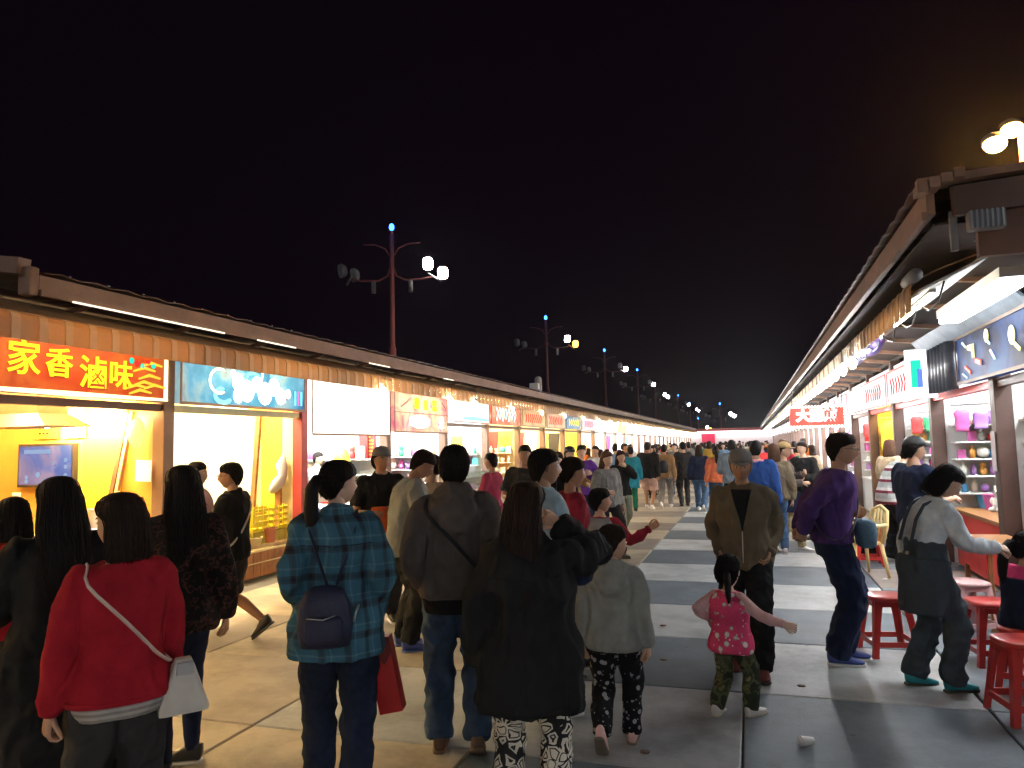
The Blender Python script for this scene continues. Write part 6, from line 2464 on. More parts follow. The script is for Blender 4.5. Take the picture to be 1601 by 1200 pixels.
# slanted boards and panels on the divider
s0 = LY[0][0]
MB().box(-7.55, -6.95, yd - .012, yd - .004, .95, 2.30, M_yellow).build('yellow_panel', s0)
MB().box(-6.93, -6.50, yd - .012, yd - .004, .95, 2.30, M_orange).build('orange_panel', s0)
MB().beam((-7.12, yd - .03, 1.0), (-6.86, yd - .03, 2.2), .06, .05, M_brown, up=(0, 1, 0)).build('slanted_board', s0)
MB().beam((-7.05, yd - .035, 1.0), (-6.79, yd - .035, 2.2), .035, .04, M_cream, up=(0, 1, 0)).build('slanted_board', s0)
MB().tube([(-7.85, yd - .25, 2.06), (-6.75, yd - .25, 2.10)], .028, M_tube_y, n=8).build('tube_light', s0)
lan = MB().ell((-6.62, yd - .14, 1.95), (.11, .06, .17), None, 18, 12)
tag(lan.build('sign_lamp', None, mat('lamp_sign_orange', (.8, .35, .1), emis=(1.0, .45, .15), estr=.9, rough=.4), loc=(-6.62, yd - .14, 1.93)), 'rounded orange glowing sign lamp on the stall post', 'sign lamp')
# hanging sheets
for (x, z, w, h, rr) in ((-6.56, 1.52, .22, .24, 2), (-7.0, 1.18, .26, .16, -18)):
    q = MB().box(-w / 2, w / 2, -.003, .003, -h / 2, h / 2)
    o = q.build('paper_sheet', None, M_white, loc=(0, 0, 0))
    o.location = (x, yd - .09, z)
    o.rotation_euler = (0, R(rr), 0)
    tag(o, 'white paper sheet %s' % ('hanging under the orange sign lamp' if rr == 2 else 'tilted beside the slanted boards'), 'paper')
M_hoodm = mat('hood_metal', (.22, .16, .10), rough=.4, metal=.4)
q = MB()
q.rings([[( -7.35 + a * .55, 6.0 + b * .30, 2.02) for a, b in ((-1, -1), (1, -1), (1, 1), (-1, 1))], [(-7.35 + a * .30, 6.0 + b * .18, 2.16) for a, b in ((-1, -1), (1, -1), (1, 1), (-1, 1))], [(-7.35 + a * .22, 6.0 + b * .15, 2.6) for a, b in ((-1, -1), (1, -1), (1, 1), (-1, 1))]], None, smooth=False)
q.build('extractor_hood', s0, M_hoodm)
fan = empty('wall_fan', (-8.75, 6.1, 1.85), label='grey wall fan at the left edge of the snack stall', cat='fan')
q = MB()
for k in range(3):
    q.tube([(-8.66, 6.1 + (.05 + .05 * k) * math.cos(a), 1.85 + (.05 + .05 * k) * math.sin(a)) for a in [2 * PI * j / 16 for j in range(17)]], .006, n=5)
q.build('cage', fan, M_steel)
MB().tube([(-8.8, 6.1, 1.85), (-8.68, 6.1, 1.85)], .05, M_greyp, n=10).build('motor', fan)

# bottles and pots on the snack counter
LC = LX - .45
M_glassw = mat('bottle_white', (.75, .72, .66), rough=.3)
M_glasso = mat('jar_amber', (.55, .26, .05), rough=.25)


def bottle(x, y, z, h, r, m, label, capm=None, name='bottle', cat='bottle', group=None):
    q = MB().tube([(0, 0, 0), (0, 0, .01), (0, 0, h * .62), (0, 0, h * .78), (0, 0, h * .86)], [r * .95, r, r, r * .45, r * .38], None, n=12)
    o = q.build(name, None, m, loc=(0, 0, 0))
    o.location = (x, y, z)
    tag(o, label, cat, group)
    if capm:
        MB().tube([(0, 0, h * .86), (0, 0, h)], r * .42, None, n=10).build('lid', o, capm, world=False)
    return o


def tub(x, y, z, h, r0, r1, m, label, name='tub', cat='tub', group=None, rim=True):
    q = MB().tube([(0, 0, 0), (0, 0, h), (0, 0, h), (0, 0, h * .9)], [r0, r1, r1 * .9, r1 * .86], None, n=16, smooth=False)
    o = q.build(name, None, m, loc=(0, 0, 0))
    o.location = (x, y, z)
    tag(o, label, cat, group)
    if rim:
        MB().tube([(r1 * math.cos(a), r1 * math.sin(a), h) for a in [2 * PI * j / 16 for j in range(17)]], r1 * .06, None, n=5).build('rim', o, m, world=False)
    return o


bottle(-6.72, 5.15, .90, .42, .075, M_glassw, 'tall white bottle beside the girl in red', K_white)
bottle(-6.80, 5.42, .90, .46, .085, mat('bottle_cream', (.7, .62, .45), rough=.3), 'cream bottle next to the tall white one', K_white)
bottle(-6.95, 5.65, .90, .34, .07, M_glasso, 'amber sauce bottle on the snack counter', K_black)
tub(-6.85, 6.05, .90, .16, .12, .16, M_steel, 'steel pot on the snack counter behind the bobbed woman', name='pot', cat='pot')
tub(-6.75, 6.40, .90, .22, .13, .15, M_glassw, 'white food tub at the end of the snack counter')
bottle(-7.05, 6.55, .90, .22, .035, M_glasso, 'small amber sauce jar near the divider', K_white)
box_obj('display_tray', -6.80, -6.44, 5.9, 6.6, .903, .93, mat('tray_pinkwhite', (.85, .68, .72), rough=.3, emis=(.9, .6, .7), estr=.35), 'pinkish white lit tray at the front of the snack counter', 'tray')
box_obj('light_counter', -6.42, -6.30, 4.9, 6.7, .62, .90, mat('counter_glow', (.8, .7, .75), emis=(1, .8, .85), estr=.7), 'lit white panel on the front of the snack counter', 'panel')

# ---- stall 2: low wooden platform, crates, cups
s1 = LY[1][0]
py0, py1 = LY[1][1] + .12, LY[1][2] - .2
pf = empty('display_platform', (-6.5, py0, 0), label='low wooden display platform under the yellow crates', cat='platform')
box_obj('platform_top', -7.3, -6.42, py0, py1, .40, .44, mat('platform_cream', (.75, .55, .28), rough=.5, pattern='wood'), parent=pf)
box_obj('platform_rail', -6.43, -6.39, py0, py1, .355, .385, M_cream, parent=pf)
M_pl = mat('plank_orange', (.50, .22, .07), rough=.5, var=.25, scale=5)
n = 30
w = (py1 - py0) / n
for k in range(n):
    for (za, zb) in ((.02, .20), (.215, .35)):
        MB().box(-6.46 + (k % 2) * .003, -6.435 + (k % 2) * .003, py0 + k * w + .003, py0 + (k + 1) * w - .003, za, zb).build('plank', pf, M_pl)
box_obj('platform_rail', -6.432, -6.41, py0, py1, .200, .214, M_cream, parent=pf)


def crate(x, y, z, lx, ly, h, m, label, rz=0, group=None):
    root = empty('crate', (x, y, z), R(rz), label=label, cat='crate', group=group)
    MB().box(-lx / 2, lx / 2, -ly / 2, ly / 2, 0, .012).build('bottom', root, m, world=False)
    for rail in range(4):
        z0 = .015 + rail * (h - .03) / 3.6
        q = MB()
        t = .010
        q.box(-lx / 2, lx / 2, -ly / 2, -ly / 2 + t, z0, z0 + .035)
        q.box(-lx / 2, lx / 2, ly / 2 - t, ly / 2, z0, z0 + .035)
        q.box(-lx / 2, -lx / 2 + t, -ly / 2 + t, ly / 2 - t, z0, z0 + .035)
        q.box(lx / 2 - t, lx / 2, -ly / 2 + t, ly / 2 - t, z0, z0 + .035)
        q.build('rail', root, m, world=False)
    q = MB()
    for k in range(9):
        xx = -lx / 2 + lx * k / 8
        for yy in (-ly / 2 - .004, ly / 2 + .004):
            q.box(xx - .008, xx + .008, yy - .005, yy + .005, 0, h)
    for k in range(1, 7):
        yy = -ly / 2 + ly * k / 7
        for xx in (-lx / 2 - .004, lx / 2 + .004):
            q.box(xx - .005, xx + .005, yy - .008, yy + .008, 0, h)
    o = q.build('uprights', root, m, world=False)
    o['kind'] = 'stuff'
    return root


M_cry = mat('crate_yellow', (.80, .66, .03), rough=.4)
M_crb = mat('crate_blue', (.04, .12, .55), rough=.4)
crate(-6.70, 9.05, .60, .36, .80, .34, M_cry, 'yellow plastic crate above the planked platform')
crate(-6.70, 9.05, .44, .40, .84, .15, mat('crate_yellow_shaded', (.45, .36, .05), rough=.5), 'shadowed lower yellow crate beneath the bright one')  # shade under the upper crate is put into this darker yellow
crate(-6.40, 10.0, .01, .40, .50, .80, M_crb, 'tall blue plastic crate just past the maroon post')
crate(-6.85, 8.28, .45, .34, .42, .40, M_crb, 'blue crate peeking out behind the striding man in black')
M_terra = mat('cup_terracotta', (.50, .16, .08), rough=.5)
tub(-6.50, 8.30, .44, .20, .07, .09, M_terra, 'terracotta cup on the platform, the one by the striding man', name='cup', cat='cup', group='terracotta cups on the platform')
tub(-6.50, 8.98, .44, .20, .08, .10, M_terra, 'terracotta cup on the platform, the one by the blue crate', name='cup', cat='cup', group='terracotta cups on the platform')
tub(-6.50, 8.64, .44, .10, .09, .12, M_cream, 'shallow cream bowl between the terracotta cups', name='bowl', cat='bowl')
# divider panels of stall 2
yd1 = LY[1][2] - .07
MB().box(-8.8, -7.20, yd1 - .012, yd1 - .004, .75, 2.45, M_white).build('white_panel', s1)
MB().beam((-7.22, yd1 - .03, .55), (-7.08, yd1 - .03, 2.3), .07, .05, M_wood, up=(0, 1, 0)).build('slanted_board', s1)
MB().box(-7.06, -6.70, yd1 - .012, yd1 - .004, .55, 2.3, M_yellow).build('yellow_panel', s1)
MB().box(-7.30, -6.5, yd1 - .016, yd1 - .013, 2.25, 2.42, M_orange).build('orange_panel', s1)
MB().tube([(-6.60, yd1 - .10, 1.62), (-6.62, yd1 - .12, 1.50), (-6.60, yd1 - .12, 1.36), (-6.66, yd1 - .14, 1.24), (-6.72, yd1 - .16, 1.16)], [.05, .11, .085, .13, .10], M_white, n=10, flat=.6, round_ends=True).build('cloth_bundle', s1)
box_obj('folding_board', -6.74, -6.64, yd1 - .12, yd1 - .08, .44, 1.2, M_wood, 'brown wooden board standing under the white bundle', 'board')
# white bench cover
box_obj('white_box', -7.9, -7.1, 7.2, 8.9, .44, .82, M_white, 'bright white covered bench behind the yellow crates', 'bench')

# ---- stall 3-5: machines, menu details, goods (mostly overexposed)
s2 = LY[2][0]
yd2 = LY[2][2] - .07
gd = MB()
rg = random.Random(5)
pal = [(.70, .05, .05), (.75, .62, .05), (.08, .30, .60), (.05, .40, .18), (.75, .35, .08), (.55, .12, .35), (.82, .80, .75), (.10, .55, .60), (.35, .18, .50), (.88, .70, .55)]
GM = [mat('goods_%s' % n_, c, rough=.45, var=.15, scale=8) for n_, c in zip(('red', 'yellow', 'blue', 'green', 'orange', 'magenta', 'white', 'turquoise', 'violet', 'peach'), pal)]
gn = ['red', 'yellow', 'blue', 'green', 'orange', 'magenta', 'white', 'turquoise', 'violet', 'peach']
tag(MB().ell((-7.0, yd2 - .5, 1.45), (.16, .14, .30), GM[1], 14, 10).build('inflatable', loc=(-7.0, yd2 - .5, 1.45)), 'yellow ball shaped decoration in the white banner stall', 'decoration')
MB().box(-6.86, -6.70, yd2 - .10, yd2 - .06, 1.55, 2.0, M_maroon).build('maroon_panel', s2)
MB().box(-7.9, -6.9, yd2 - .012, yd2 - .004, 1.2, 2.0, M_white).build('white_panel', s2)
box_obj('menu_board', -6.47, -6.43, 9.7, 10.5, .9, 1.15, M_white, 'small white menu board at the front of the blank banner stall', 'menu board')
q = MB()
for k in range(14):
    a = R(k * 25)
    q.ell((-7.6 + .12 * math.cos(a) * (k % 3) / 2, yd2 - .016, 1.5 + .16 * math.sin(a) * (k % 4) / 3), (.02, .004, .025), None, 6, 5)
o = q.build('printed_emblem', s2, M_greyp)
o['kind'] = 'stuff'
SHORT = {2: 'with the blank white banner', 3: 'under the pink sign', 4: 'under the aqua lightbox', 5: 'under the red sign', 6: 'under the tan sign', 7: 'under the rose brown sign', 8: 'under the dark blue and gold sign', 9: 'under the pale blue and pink sign', 10: 'of the eleventh stall', 11: 'of the twelfth stall'}
for si in range(2, 12):
    r0, a, b = LY[si]
    for k in range(4):
        yy = a + .35 + k * .52
        m = (si * 3 + k * 7) % 10
        x = LX - .36
        typ = (si + k) % 3
        if typ == 0:
            bottle(x, yy, .82, .28, .05, GM[m], '%s bottle, %s along the counter %s' % (gn[m], ('first', 'second', 'third', 'last')[k], SHORT[si]), K_white, group='bottles on the left counters')
        elif typ == 1:
            box_obj('goods_box', x - .12, x + .12, yy - .14, yy + .14, .822, .98 + .05 * (k % 2), GM[m], '%s goods box, %s on the counter %s' % (gn[m], ('first', 'second', 'third', 'last')[k], SHORT[si]), 'box', group='boxes on the left counters')
        else:
            tub(x, yy, .82, .15, .09, .11, GM[m], '%s tub, %s on the counter %s' % (gn[m], ('first', 'second', 'third', 'last')[k], SHORT[si]), group='tubs on the left counters')

# glass showcase with chilled goods at the aqua stall
sc_ = empty('showcase', (-6.1, 15.8, 0), label='glass fronted white showcase in front of the aqua lightbox stall', cat='showcase')
box_obj('cabinet', -6.38, -5.86, 15.0, 16.8, .02, .78, M_white, parent=sc_)
box_obj('blue_trim', -5.858, -5.84, 15.0, 16.8, .55, .70, mat('trim_aqua', (.1, .55, .75), emis=(.1, .5, .7), estr=.4), parent=sc_)
glass = mat('showcase_glass', (.8, .9, .9), rough=.05, var=0)
glass.node_tree.nodes['Principled BSDF'].inputs['Transmission Weight'].default_value = .9
q = MB().add([(-6.36, 15.02, .79), (-5.88, 15.02, .79), (-5.98, 15.02, 1.15), (-6.36, 15.02, 1.15), (-6.36, 16.78, .79), (-5.88, 16.78, .79), (-5.98, 16.78, 1.15), (-6.36, 16.78, 1.15)],
             [(0, 1, 2, 3), (7, 6, 5, 4), (0, 4, 5, 1), (1, 5, 6, 2), (2, 6, 7, 3), (3, 7, 4, 0)]).build('glass_hood', sc_, glass)

# steel post and colour banners on the dividers seen edge by edge
ban = [(4, [(.35, M_steel)]), (5, [(.35, GM[4]), (.75, GM[0])]), (6, [(.35, M_white), (.8, GM[0])]), (7, [(.30, M_black), (.7, GM[4])]), (8, [(.35, GM[1])]), (9, [(.4, M_cream)]), (11, [(.4, mat('banner_plum', (.25, .02, .12)))]), (13, [(.4, GM[3])]), (15, [(.4, GM[8])])]
names = {0: 'red', 1: 'yellow', 4: 'orange', 3: 'green', 8: 'violet'}
bi = 0
for si, lst in ban:
    r0, a, b = LY[si]
    for (dx, m) in lst:
        q = MB()
        x0 = LX - dx
        q.add([(x0 - .22, b - .10, 2.15), (x0 + .20, b - .10, 2.15), (x0 + .06, b - .10, .95), (x0 - .20, b - .10, .95),
               (x0 - .22, b - .085, 2.15), (x0 + .20, b - .085, 2.15), (x0 + .06, b - .085, .95), (x0 - .20, b - .085, .95)],
              [(3, 2, 1, 0), (4, 5, 6, 7), (0, 1, 5, 4), (1, 2, 6, 5), (2, 3, 7, 6), (3, 0, 4, 7)])
        q.build('side_banner', r0, m)
        bi += 1

# roof top small spotlights
for (y_, lb) in ((20.6, 'small white spotlight on the left roof edge beside the first mast'),):
    sp_ = empty('spotlight', (-5.9, y_, 3.32), label=lb, cat='spotlight')
    MB().box(-6.0, -5.75, y_ - .15, y_ + .05, 3.34, 3.52, M_white).build('housing', sp_, bevel=.01)
    MB().tube([(-5.85, y_ + .28, 3.32), (-5.85, y_ + .28, 3.66)], .11, M_greyp, n=12, round_ends=True).build('sensor', sp_)

# ---- shelves of small goods on the side walls facing the lane, one object each
def shared(name, mb):
    me = mb.mesh(name)
    return me


PK = []
q = MB().box(-.07, .07, -.05, .05, 0, .17)
PK.append(('snack box', 'goods_box', q))
q = MB().tube([(0, 0, 0), (0, 0, .12), (0, 0, .16), (0, 0, .20)], [.045, .045, .02, .018], None, n=10)
PK.append(('bottle', 'bottle', q))
q = MB().tube([(0, 0, 0), (0, 0, .13)], [.045, .065], None, n=12)
PK.append(('tub', 'tub', q))
q = MB()
q.ell((0, 0, .07), (.065, .055, .08), None, 10, 7).ell((0, 0, .17), (.055, .05, .05), None, 10, 7).ell((-.04, 0, .215), (.02, .015, .02), None, 6, 5).ell((.04, 0, .215), (.02, .015, .02), None, 6, 5)
PK.append(('plush toy', 'plush_toy', q))
q = MB().rings([[(a_ * w_, b_ * .025, z_) for a_, b_ in ((-1, -1), (1, -1), (1, 1), (-1, 1))] for z_, w_ in ((0, .06), (.02, .075), (.17, .075), (.20, .06))], None, smooth=False)
PK.append(('packet', 'packet', q))
q = MB().ell((0, 0, .085), (.085, .085, .085), None, 12, 8)
PK.append(('ball', 'toy_ball', q))
pk_me = {}


def put(kind, m, x, y, z, sc_, rz, label, group):
    key = (kind, m.name)
    if key not in pk_me:
        me = PK[kind][2].mesh(PK[kind][1])
        me.materials.clear()
        me.materials.append(m)
        pk_me[key] = me
    o = bpy.data.objects.new(PK[kind][1], pk_me[key])
    COL.objects.link(o)
    o.location = (x, y, z)
    o.scale = (sc_, sc_, sc_)
    o.rotation_euler = (0, 0, R(rz))
    tag(o, label, PK[kind][0], group)


RN = {0: 'near end stall', 1: 'toy stall', 2: 'prize stall', 3: 'gold lit stall', 4: 'plain lightbox stall', 5: 'sixth stall on the grey side', 6: 'seventh stall on the grey side'}
LN = {2: 'blank banner stall', 3: 'pink sign stall', 4: 'aqua lightbox stall', 5: 'red sign stall'}
SHF = ('lowest', 'second', 'third', 'fourth', 'top')
NTH = 'first second third fourth fifth sixth seventh eighth ninth tenth eleventh twelfth thirteenth'.split()
rg = random.Random(33)
for side, tab in (('R', RN), ('L', LN)):
    for si, sn in tab.items():
        r0, a, b = (RY if side == 'R' else LY)[si]
        sd = 1 if side == 'R' else -1
        fx = RX if side == 'R' else LX
        w0, w1 = (.14, 1.75)
        for k, z in enumerate((.98, 1.20, 1.42, 1.64, 1.86) if side == 'R' else (.98, 1.26, 1.54)):
            xa, xb = sorted((fx + sd * w0, fx + sd * w1))
            MB().box(xa, xb, b - .34, b - .075, z - .02, z, M_white if si != 3 or side == 'L' else M_wood).build('wall_shelf', r0)
            n = 13 if side == 'R' else 9
            for j in range(n):
                if rg.random() < .08:
                    continue
                x = fx + sd * (w0 + .1 + (w1 - w0 - .2) * j / (n - 1))
                m_i = rg.randrange(10)
                kd = rg.randrange(6)
                if side == 'L' and rg.random() < .72:
                    m_i = rg.choice((6, 9, 6, 6))
                mm = GM[m_i]
                put(kd, mm, x, b - .20 + rg.uniform(-.03, .03), z + .001, rg.uniform(.65, .95) if side == 'R' else rg.uniform(.8, 1.2), rg.uniform(-25, 25),
                    '%s %s, %s along the %s wall shelf, %s' % (gn[m_i], PK[kd][0], NTH[j], SHF[k], sn), 'small goods on the wall shelves')
# price posters with rows of print on the left side walls
M_inkk = mat('print_ink', (.06, .03, .03), rough=.6)
for si, n in ((0, 2), (2, 3), (3, 2), (4, 2), (5, 1)):
    r0, a, b = LY[si]
    for k in range(n):
        x = LX - .35 - k * .42 - (.9 if si == 0 else 0)
        z0 = 1.55 if si else 1.92
        cm_ = (M_white, GM[1], GM[0], M_cream)[(si + k) % 4]
        po = MB().box(x - .17, x + .17, b - .105, b - .10, z0, z0 + (.46 if si else .22), cm_).build('poster', None, loc=(x, b - .1, z0))
        tag(po, '%s price poster, %s from the lane on the side wall of the %s' % (('white', 'yellow', 'red', 'cream')[(si + k) % 4], NTH[k], LN.get(si, 'snack stall')), 'poster', 'price posters on the left side walls')
        q = MB()
        for j in range(6 if si else 3):
            zz = z0 + .05 + j * .065
            for t_ in range(5):
                if rg.random() < .2:
                    continue
                q.box(x - .14 + t_ * .058, x - .14 + t_ * .058 + .04, b - .1075, b - .1055, zz, zz + .028)
        o = q.build('printed_lines', po, M_inkk if cm_ is not GM[0] else GM[1])
        o['kind'] = 'stuff'

# ---- stools and chair
M_stool = mat('stool_red', (.52, .03, .025), rough=.28, var=.06, spec=.5)
M_stoolp = mat('stool_pale_pink', (.68, .42, .42), rough=.3, var=.06)
M_stoolg = mat('stool_seat_worn', (.55, .10, .08), rough=.3)


def stool(x, y, rz, m, label, h=.46, group='plastic stools by the toy stalls'):
    root = empty('plastic_stool', (x, y, 0), R(rz), label=label, cat='stool', group=group)
    q = MB()
    rs = []
    for (z, w) in ((h - .035, .155), (h - .02, .160), (h - .005, .152), (h, .135)):
        rs.append([(w * math.copysign(abs(math.cos(a)) ** .55, math.cos(a)), w * math.copysign(abs(math.sin(a)) ** .55, math.sin(a)), z) for a in [2 * PI * j / 24 for j in range(24)]])
    q.rings(rs)
    q.build('seat', root, m, world=False)
    for sx in (-1, 1):
        for sy in (-1, 1):
            l = MB()
            rs = []
            for (z, c_, w) in ((h - .02, .118, .040), (h * .55, .140, .030), (.02, .168, .026), (0, .170, .027)):
                # L shaped leg, thin walls
                o = c_ + .012
                pts = [(o, o - w * 1.6), (o, o), (o - w * 1.6, o), (o - w * 1.6, o - .010), (o - .010, o - .010), (o - .010, o - w * 1.6)]
                row = [(sx * a, sy * b, z) for a, b in pts]
                if sx * sy < 0:
                    row.reverse()
                rs.append(row)
            rs.reverse()
            l.rings(rs, None, smooth=False)
            l.build('leg', root, m, world=False)
    for k in range(4):
        M = Matrix.Rotation(k * PI / 2, 4, 'Z')
        MB().box(-.125, .125, .158, .170, .085, .125, None, M).build('crossbar', root, m, world=False)
        MB().box(-.105, .105, .130, .142, h - .075, h - .03, None, M).build('apron', root, m, world=False)
    return root


def P_(px, d):
    c = at(px, d)
    return c.x, c.y


stool(*P_(1378, 6.05), 12, M_stool, 'red plastic stool standing alone behind the purple sweater man')
stool(*P_(1505, 6.55), 20, M_stoolp, 'pale pink plastic stool beside the woman in overalls')
stool(*P_(1540, 5.75), 8, M_stool, 'red plastic stool between the pink stool and the seated child')
stool(*P_(1590, 5.15), -20, M_stool, 'red plastic stool under the child in hot pink', h=.41)
stool(*P_(1588, 4.62), 10, M_stool, 'large red plastic stool cut off by the right edge of the photo', h=.47)
stool(*P_(1356, 10.2), 0, M_stool, 'dark red stool beside the yellow chair')
stool(*P_(1372, 10.9), 25, M_stool, 'red stool in front of the gold stall')
stool(*P_(1316, 10.4), 0, M_stool, 'red stool under the brown coated sitter', h=.43)

# yellow plastic armchair
c = at(1344, 9.4)
ch = empty('plastic_chair', c, R(toward(c, 120)), label='pale yellow plastic armchair seen past the blue denim bag', cat='chair')
M_chy = mat('chair_yellow', (.80, .62, .28), rough=.35)
q = MB()
rs = []
for (z, w) in ((.40, .20), (.415, .21), (.43, .20)):
    rs.append([(w * math.copysign(abs(math.cos(a)) ** .6, math.cos(a)), w * math.copysign(abs(math.sin(a)) ** .6, math.sin(a)), z) for a in [2 * PI * j / 20 for j in range(20)]])
q.rings(rs).build('seat', ch, M_chy, world=False)
q = MB()
q.tube([(-.19, -.18, .42), (-.20, -.24, .62), (-.16, -.28, .80), (0, -.30, .86), (.16, -.28, .80), (.20, -.24, .62), (.19, -.18, .42)], .022, None, n=8)
for x in (-.10, -.033, .033, .10):
    q.tube([(x, -.20, .43), (x * 1.1, -.26, .66), (x * .9, -.295, .84)], .016, None, n=6)
o = q.build('backrest', ch, M_chy, world=False)
for sg in (-1, 1):
    MB().tube([(sg * .20, -.25, .64), (sg * .24, -.05, .63), (sg * .23, .15, .60), (sg * .20, .18, .42)], .020, None, n=8).build('armrest', ch, M_chy, world=False)
    for sy in (-1, 1):
        MB().tube([(sg * .17, sy * .17, .41), (sg * .22, sy * .22, 0)], [.026, .018], None, n=8).build('leg', ch, M_chy, world=False)

# ---- right hand counters: toys and goods piled up, bags, cups
def plush(x, y, z, s_, m, label, rz=0):
    q = MB()
    q.ell((0, 0, .12 * s_), (.11 * s_, .09 * s_, .13 * s_), None, 12, 8)
    q.ell((0, 0, .30 * s_), (.09 * s_, .085 * s_, .085 * s_), None, 12, 8)
    for sg in (-1, 1):
        q.ell((sg * .065 * s_, 0, .38 * s_), (.035 * s_, .02 * s_, .035 * s_), None, 8, 6)
        q.ell((sg * .11 * s_, -.03 * s_, .17 * s_), (.03 * s_, .05 * s_, .06 * s_), None, 8, 6)
        q.ell((sg * .07 * s_, -.09 * s_, .04 * s_), (.04 * s_, .07 * s_, .04 * s_), None, 8, 6)
    me = remesh(q, .012 * s_ + .004, 2)
    me.materials.append(m)
    o = bpy.data.objects.new('plush_toy', me)
    COL.objects.link(o)
    o.location = (x, y, z)
    o.rotation_euler = (0, 0, R(rz))
    tag(o, label, 'plush toy', 'plush toys piled on the right counters')
    MB().ell((-.03 * s_, -.085 * s_, .31 * s_), (.010 * s_, .006 * s_, .012 * s_), M_black, 6, 5).ell((.03 * s_, -.085 * s_, .31 * s_), (.010 * s_, .006 * s_, .012 * s_), M_black, 6, 5).build('eyes', o, world=False)
    return o


place_words = ['front row', 'second row', 'third row']
rg = random.Random(21)
for si in (0, 1, 2, 3):
    r0, a, b = RY[si]
    sname = ('at the near end stall', 'under the jellyfish sign', 'under the red framed signs', 'in the gold lit stall')[si]
    # stepped shelf
    for st_ in range(3):
        MB().box(RX + .95 + st_ * .42, RX + 1.33 + st_ * .42, a + .12, b - .14, .05, .80 + .22 * (st_ + 1), M_white).build('display_step', r0)
    for row in range(4):
        nn = 8 if si < 3 else 6
        for k in range(nn):
            yy = a + .28 + (b - a - .5) * k / (nn - 1)
            xx = RX + .42 + row * .42 if row else RX + .45
            if row:
                xx = RX + .72 + row * .42
            zz = .78 if row == 0 else .80 + .22 * row
            m = rg.randrange(10)
            if row == 0 and si == 1 and k in (2, 3):
                continue
            rowt = ('counter', 'lowest step', 'middle step', 'top step')[row]
            pos = ('far', 'next to far', 'third from far', 'fourth from far', 'fourth from near', 'third from near', 'next to near', 'nearest')[7 - k if nn == 8 else min(7, 7 - k)]
            pos = pos.replace('nearest', 'near')
            typ = rg.randrange(3)
            lbl = '%s %%s on the %s, %s position, %s' % (gn[m], rowt, pos, sname)
            if typ == 0 and si < 3:
                plush(xx, yy, zz, rg.uniform(.7, 1.1), GM[m], lbl % 'plush toy', rz=90 + rg.uniform(-160, -20))
            elif typ == 1:
                o = box_obj('toy_box', xx - .10, xx + .10, yy - .13, yy + .13, zz + .002, zz + rg.uniform(.14, .3), GM[m], lbl % 'toy box', 'box', group='toy boxes on the right counters')
                MB().box(xx - .104, xx - .1005, yy - .09, yy + .09, zz + .04, zz + .12, GM[(m + 4) % 10]).build('printed_label', o)
            else:
                tub(xx, yy, zz, rg.uniform(.1, .2), .07, .10, GM[m], lbl % 'tub', group='tubs on the right counters')
# clothes and goods hanging in the openings
for si in (1, 2, 3, 4, 5, 6):
    r0, a, b = RY[si]
    nn = 7
    for k in range(nn):
        xx = RX + .22 + k * .21
        m = GM[(si * 5 + k * 3) % 10] if si != 3 else (M_gold if k % 2 else GM[1])
        w = .26 if si == 3 else .17
        q = MB()
        z1 = 2.05 - .03 * (k % 3)
        L_ = (.28, .22, .30, .24, .26, .3, .2)[k] * (3 if si == 3 else 1)
        segs = 6
        rs = []
        for j in range(segs + 1):
            z = z1 - L_ * j / segs
            ww = w * (.35 if j == 0 else (.5 + .04 * math.sin(j * 2 + k)))
            dd = .035 + .012 * math.sin(j + k)
            rs.append([(xx + ww * math.cos(t_) * (1 + .1 * math.sin(4 * t_ + j)), b - .40 + dd * math.sin(t_), z) for t_ in [2 * PI * u / 12 for u in range(12)]])
        rs.reverse()
        q.rings(rs)
        o = q.build('hanging_goods', None, m, loc=(xx, b - .40, z1))
        nm = gn[GM.index(m)] if m in GM else 'gold'
        tag(o, '%s bag hung %s from the lane %s' % (nm, ('first', 'second', 'third', 'fourth', 'fifth', 'sixth', 'seventh')[k], ('', 'under the jellyfish sign', 'under the red framed signs', 'in the gold lit stall', 'beside the red letter sign', 'just past the red letter sign', 'two stalls past the red letter sign')[si]), 'hanging bag', 'bags hung on rails in the right stalls')
        MB().tube([(xx, b - .40, z1), (xx, b - .40, z1 + .06)], .005, M_steel, n=5).build('hook', o)
    MB().tube([(RX + .1, b - .40, 2.115), (RX + 2.45, b - .40, 2.115)], .012, M_steel, n=6).build('hanging_rail', r0)
# white plastic bag, paper cups on the front counter
q = MB()
rs = []
for (z, w) in ((0, .07), (.03, .10), (.12, .12), (.19, .09), (.24, .04), (.30, .06)):
    rs.append([(w * math.cos(t_) * (1 + .12 * math.sin(5 * t_ + z * 30)), w * .8 * math.sin(t_) * (1 + .1 * math.cos(4 * t_)), z) for t_ in [2 * PI * u / 18 for u in range(18)]])
q.rings(rs)
o = q.build('plastic_bag', None, mat('bag_translucent', (.82, .80, .82), rough=.3), loc=(0, 0, 0))
o.location = (RX + .30, 9.45, .785)
tag(o, 'white plastic bag on the wooden counter beside the overalls woman', 'plastic bag')
for k, yy in enumerate((9.0, 9.2)):
    tub(RX + .25 + .1 * k, yy, .785, .13, .032, .045, K_white, 'white paper cup %s the plastic bag' % ('nearer than' if k == 0 else 'right beside'), name='paper_cup', cat='cup')
# pink and white bag hanging from the near post
q = MB().tube([(2.62, 8.30, 1.45), (2.60, 8.25, 1.15), (2.62, 8.25, .95)], [.05, .13, .12], None, n=12, flat=.6, round_ends=True)
tag(q.build('pink_bag', None, GM[5], loc=(2.62, 8.3, .95)), 'pink wrapped bundle hanging beside the first post on the grey side', 'bundle')
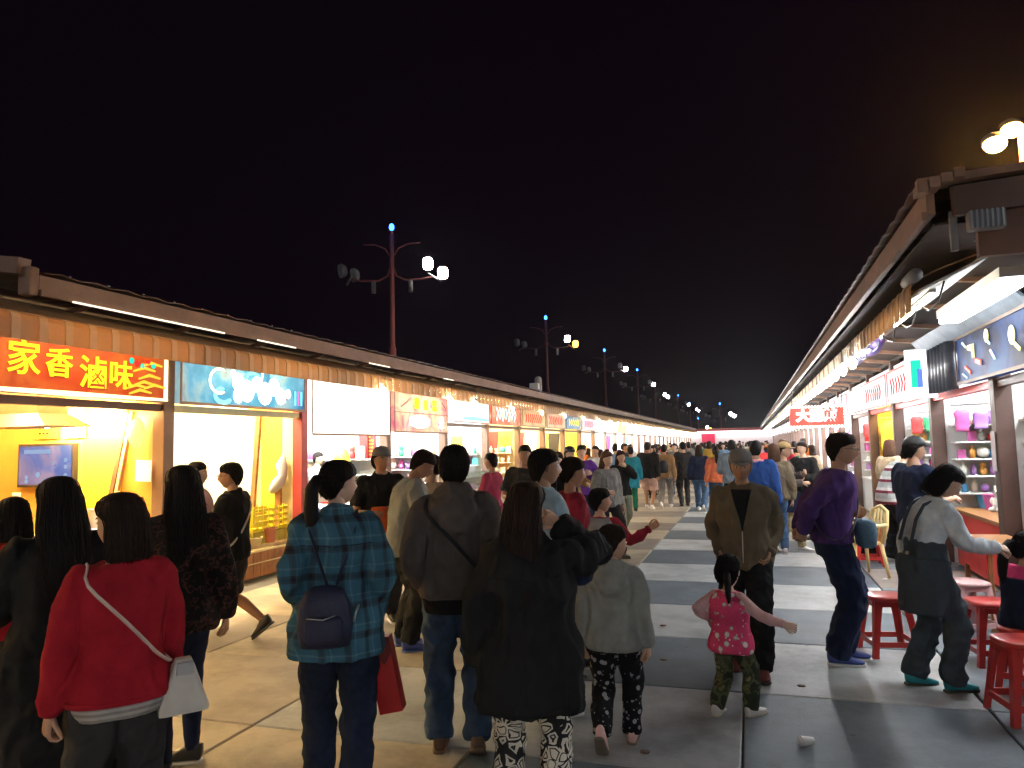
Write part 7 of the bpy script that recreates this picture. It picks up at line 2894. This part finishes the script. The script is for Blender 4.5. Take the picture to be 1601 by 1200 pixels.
# red tablecloth and wooden trestle by the overalls woman
tb_ = empty('side_table', (2.0, 7.9, 0), label='small wooden table with red cloth beside the first post', cat='table')
box_obj('tabletop', 1.92, 2.32, 7.5, 8.35, .72, .75, M_wood, parent=tb_)
box_obj('cloth', 1.905, 1.918, 7.5, 8.35, .50, .74, GM[0], parent=tb_)
for xx in (1.95, 2.28):
    for yy in (7.55, 8.30):
        box_obj('leg', xx - .02, xx + .02, yy - .02, yy + .02, 0, .719, M_wood, parent=tb_)
# notice on the near post
o = box_obj('notice', RX - .085, RX - .078, 8.50, 8.62, 1.35, 1.75, mat('notice_paper', (.5, .44, .45), rough=.6), 'pale pinkish notice stuck on the first brown post', 'notice', bevel=0)

# ---- litter
q = MB()
q.rings([[(r_ * math.cos(t_), y_, .028 + r_ * math.sin(t_)) for t_ in [2 * PI * u / 14 for u in range(14)]] for (y_, r_) in ((0, .028), (.01, .027), (.075, .018), (.078, .012))])
o = q.build('paper_cup', None, K_white, loc=(0, 0, 0))
c = at(1234, 4.28)
o.location = (c.x, c.y, .002)
o.rotation_euler = (0, 0, R(-70))
tag(o, 'crumpled white paper cup lying on the dark slab at the bottom of the photo', 'paper cup')
MB().ell((0, -.004, .03), (.024, .012, .02), K_white, 10, 6).build('crumple', o, world=False)
for (px, d, lb) in ((1378, 9.1, 'white scrap of paper between the purple man and the stools'), (1432, 7.3, 'tiny yellow scrap by the white shoes')):
    c = at(px, d)
    q = MB().add([(-.03, -.02, 0), (.03, -.015, .004), (.025, .025, .012), (-.02, .02, .002), (-.03, -.02, .006), (.03, -.015, .010), (.025, .025, .018), (-.02, .02, .008)],
                 [(3, 2, 1, 0), (4, 5, 6, 7), (0, 1, 5, 4), (1, 2, 6, 5), (2, 3, 7, 6), (3, 0, 4, 7)])
    o = q.build('paper_scrap', None, K_white if 'white scrap' in lb else GM[1], loc=(0, 0, 0))
    o.location = (c.x, c.y, .002)
    tag(o, lb, 'litter')
# drain studs on the slabs
for (px, d) in ((996, 4.25), (1240, 5.3), (1031, 7.1), (1030, 6.0)):
    c = at(px, d)
    o = MB().tube([(c.x, c.y, .001), (c.x, c.y, .005)], .028, M_brown, n=12).build('pavement_stud', pav)
# ---- thin volume added to imitate lens glow around the lamps
hz = MB().box(-60, 60, -30, 190, -2.0, 14).build('glow_haze')
tag(hz, kind='stuff')
hm_ = bpy.data.materials.new('glow_haze')
hm_.use_nodes = True
t = hm_.node_tree
t.nodes.remove(t.nodes['Principled BSDF'])
pv = t.nodes.new('ShaderNodeVolumePrincipled')
pv.inputs['Color'].default_value = (.9, .9, .92, 1)
pv.inputs['Density'].default_value = .00035
pv.inputs['Anisotropy'].default_value = .8
t.links.new(pv.outputs[0], t.nodes['Material Output'].inputs['Volume'])
hz.data.materials.append(hm_)
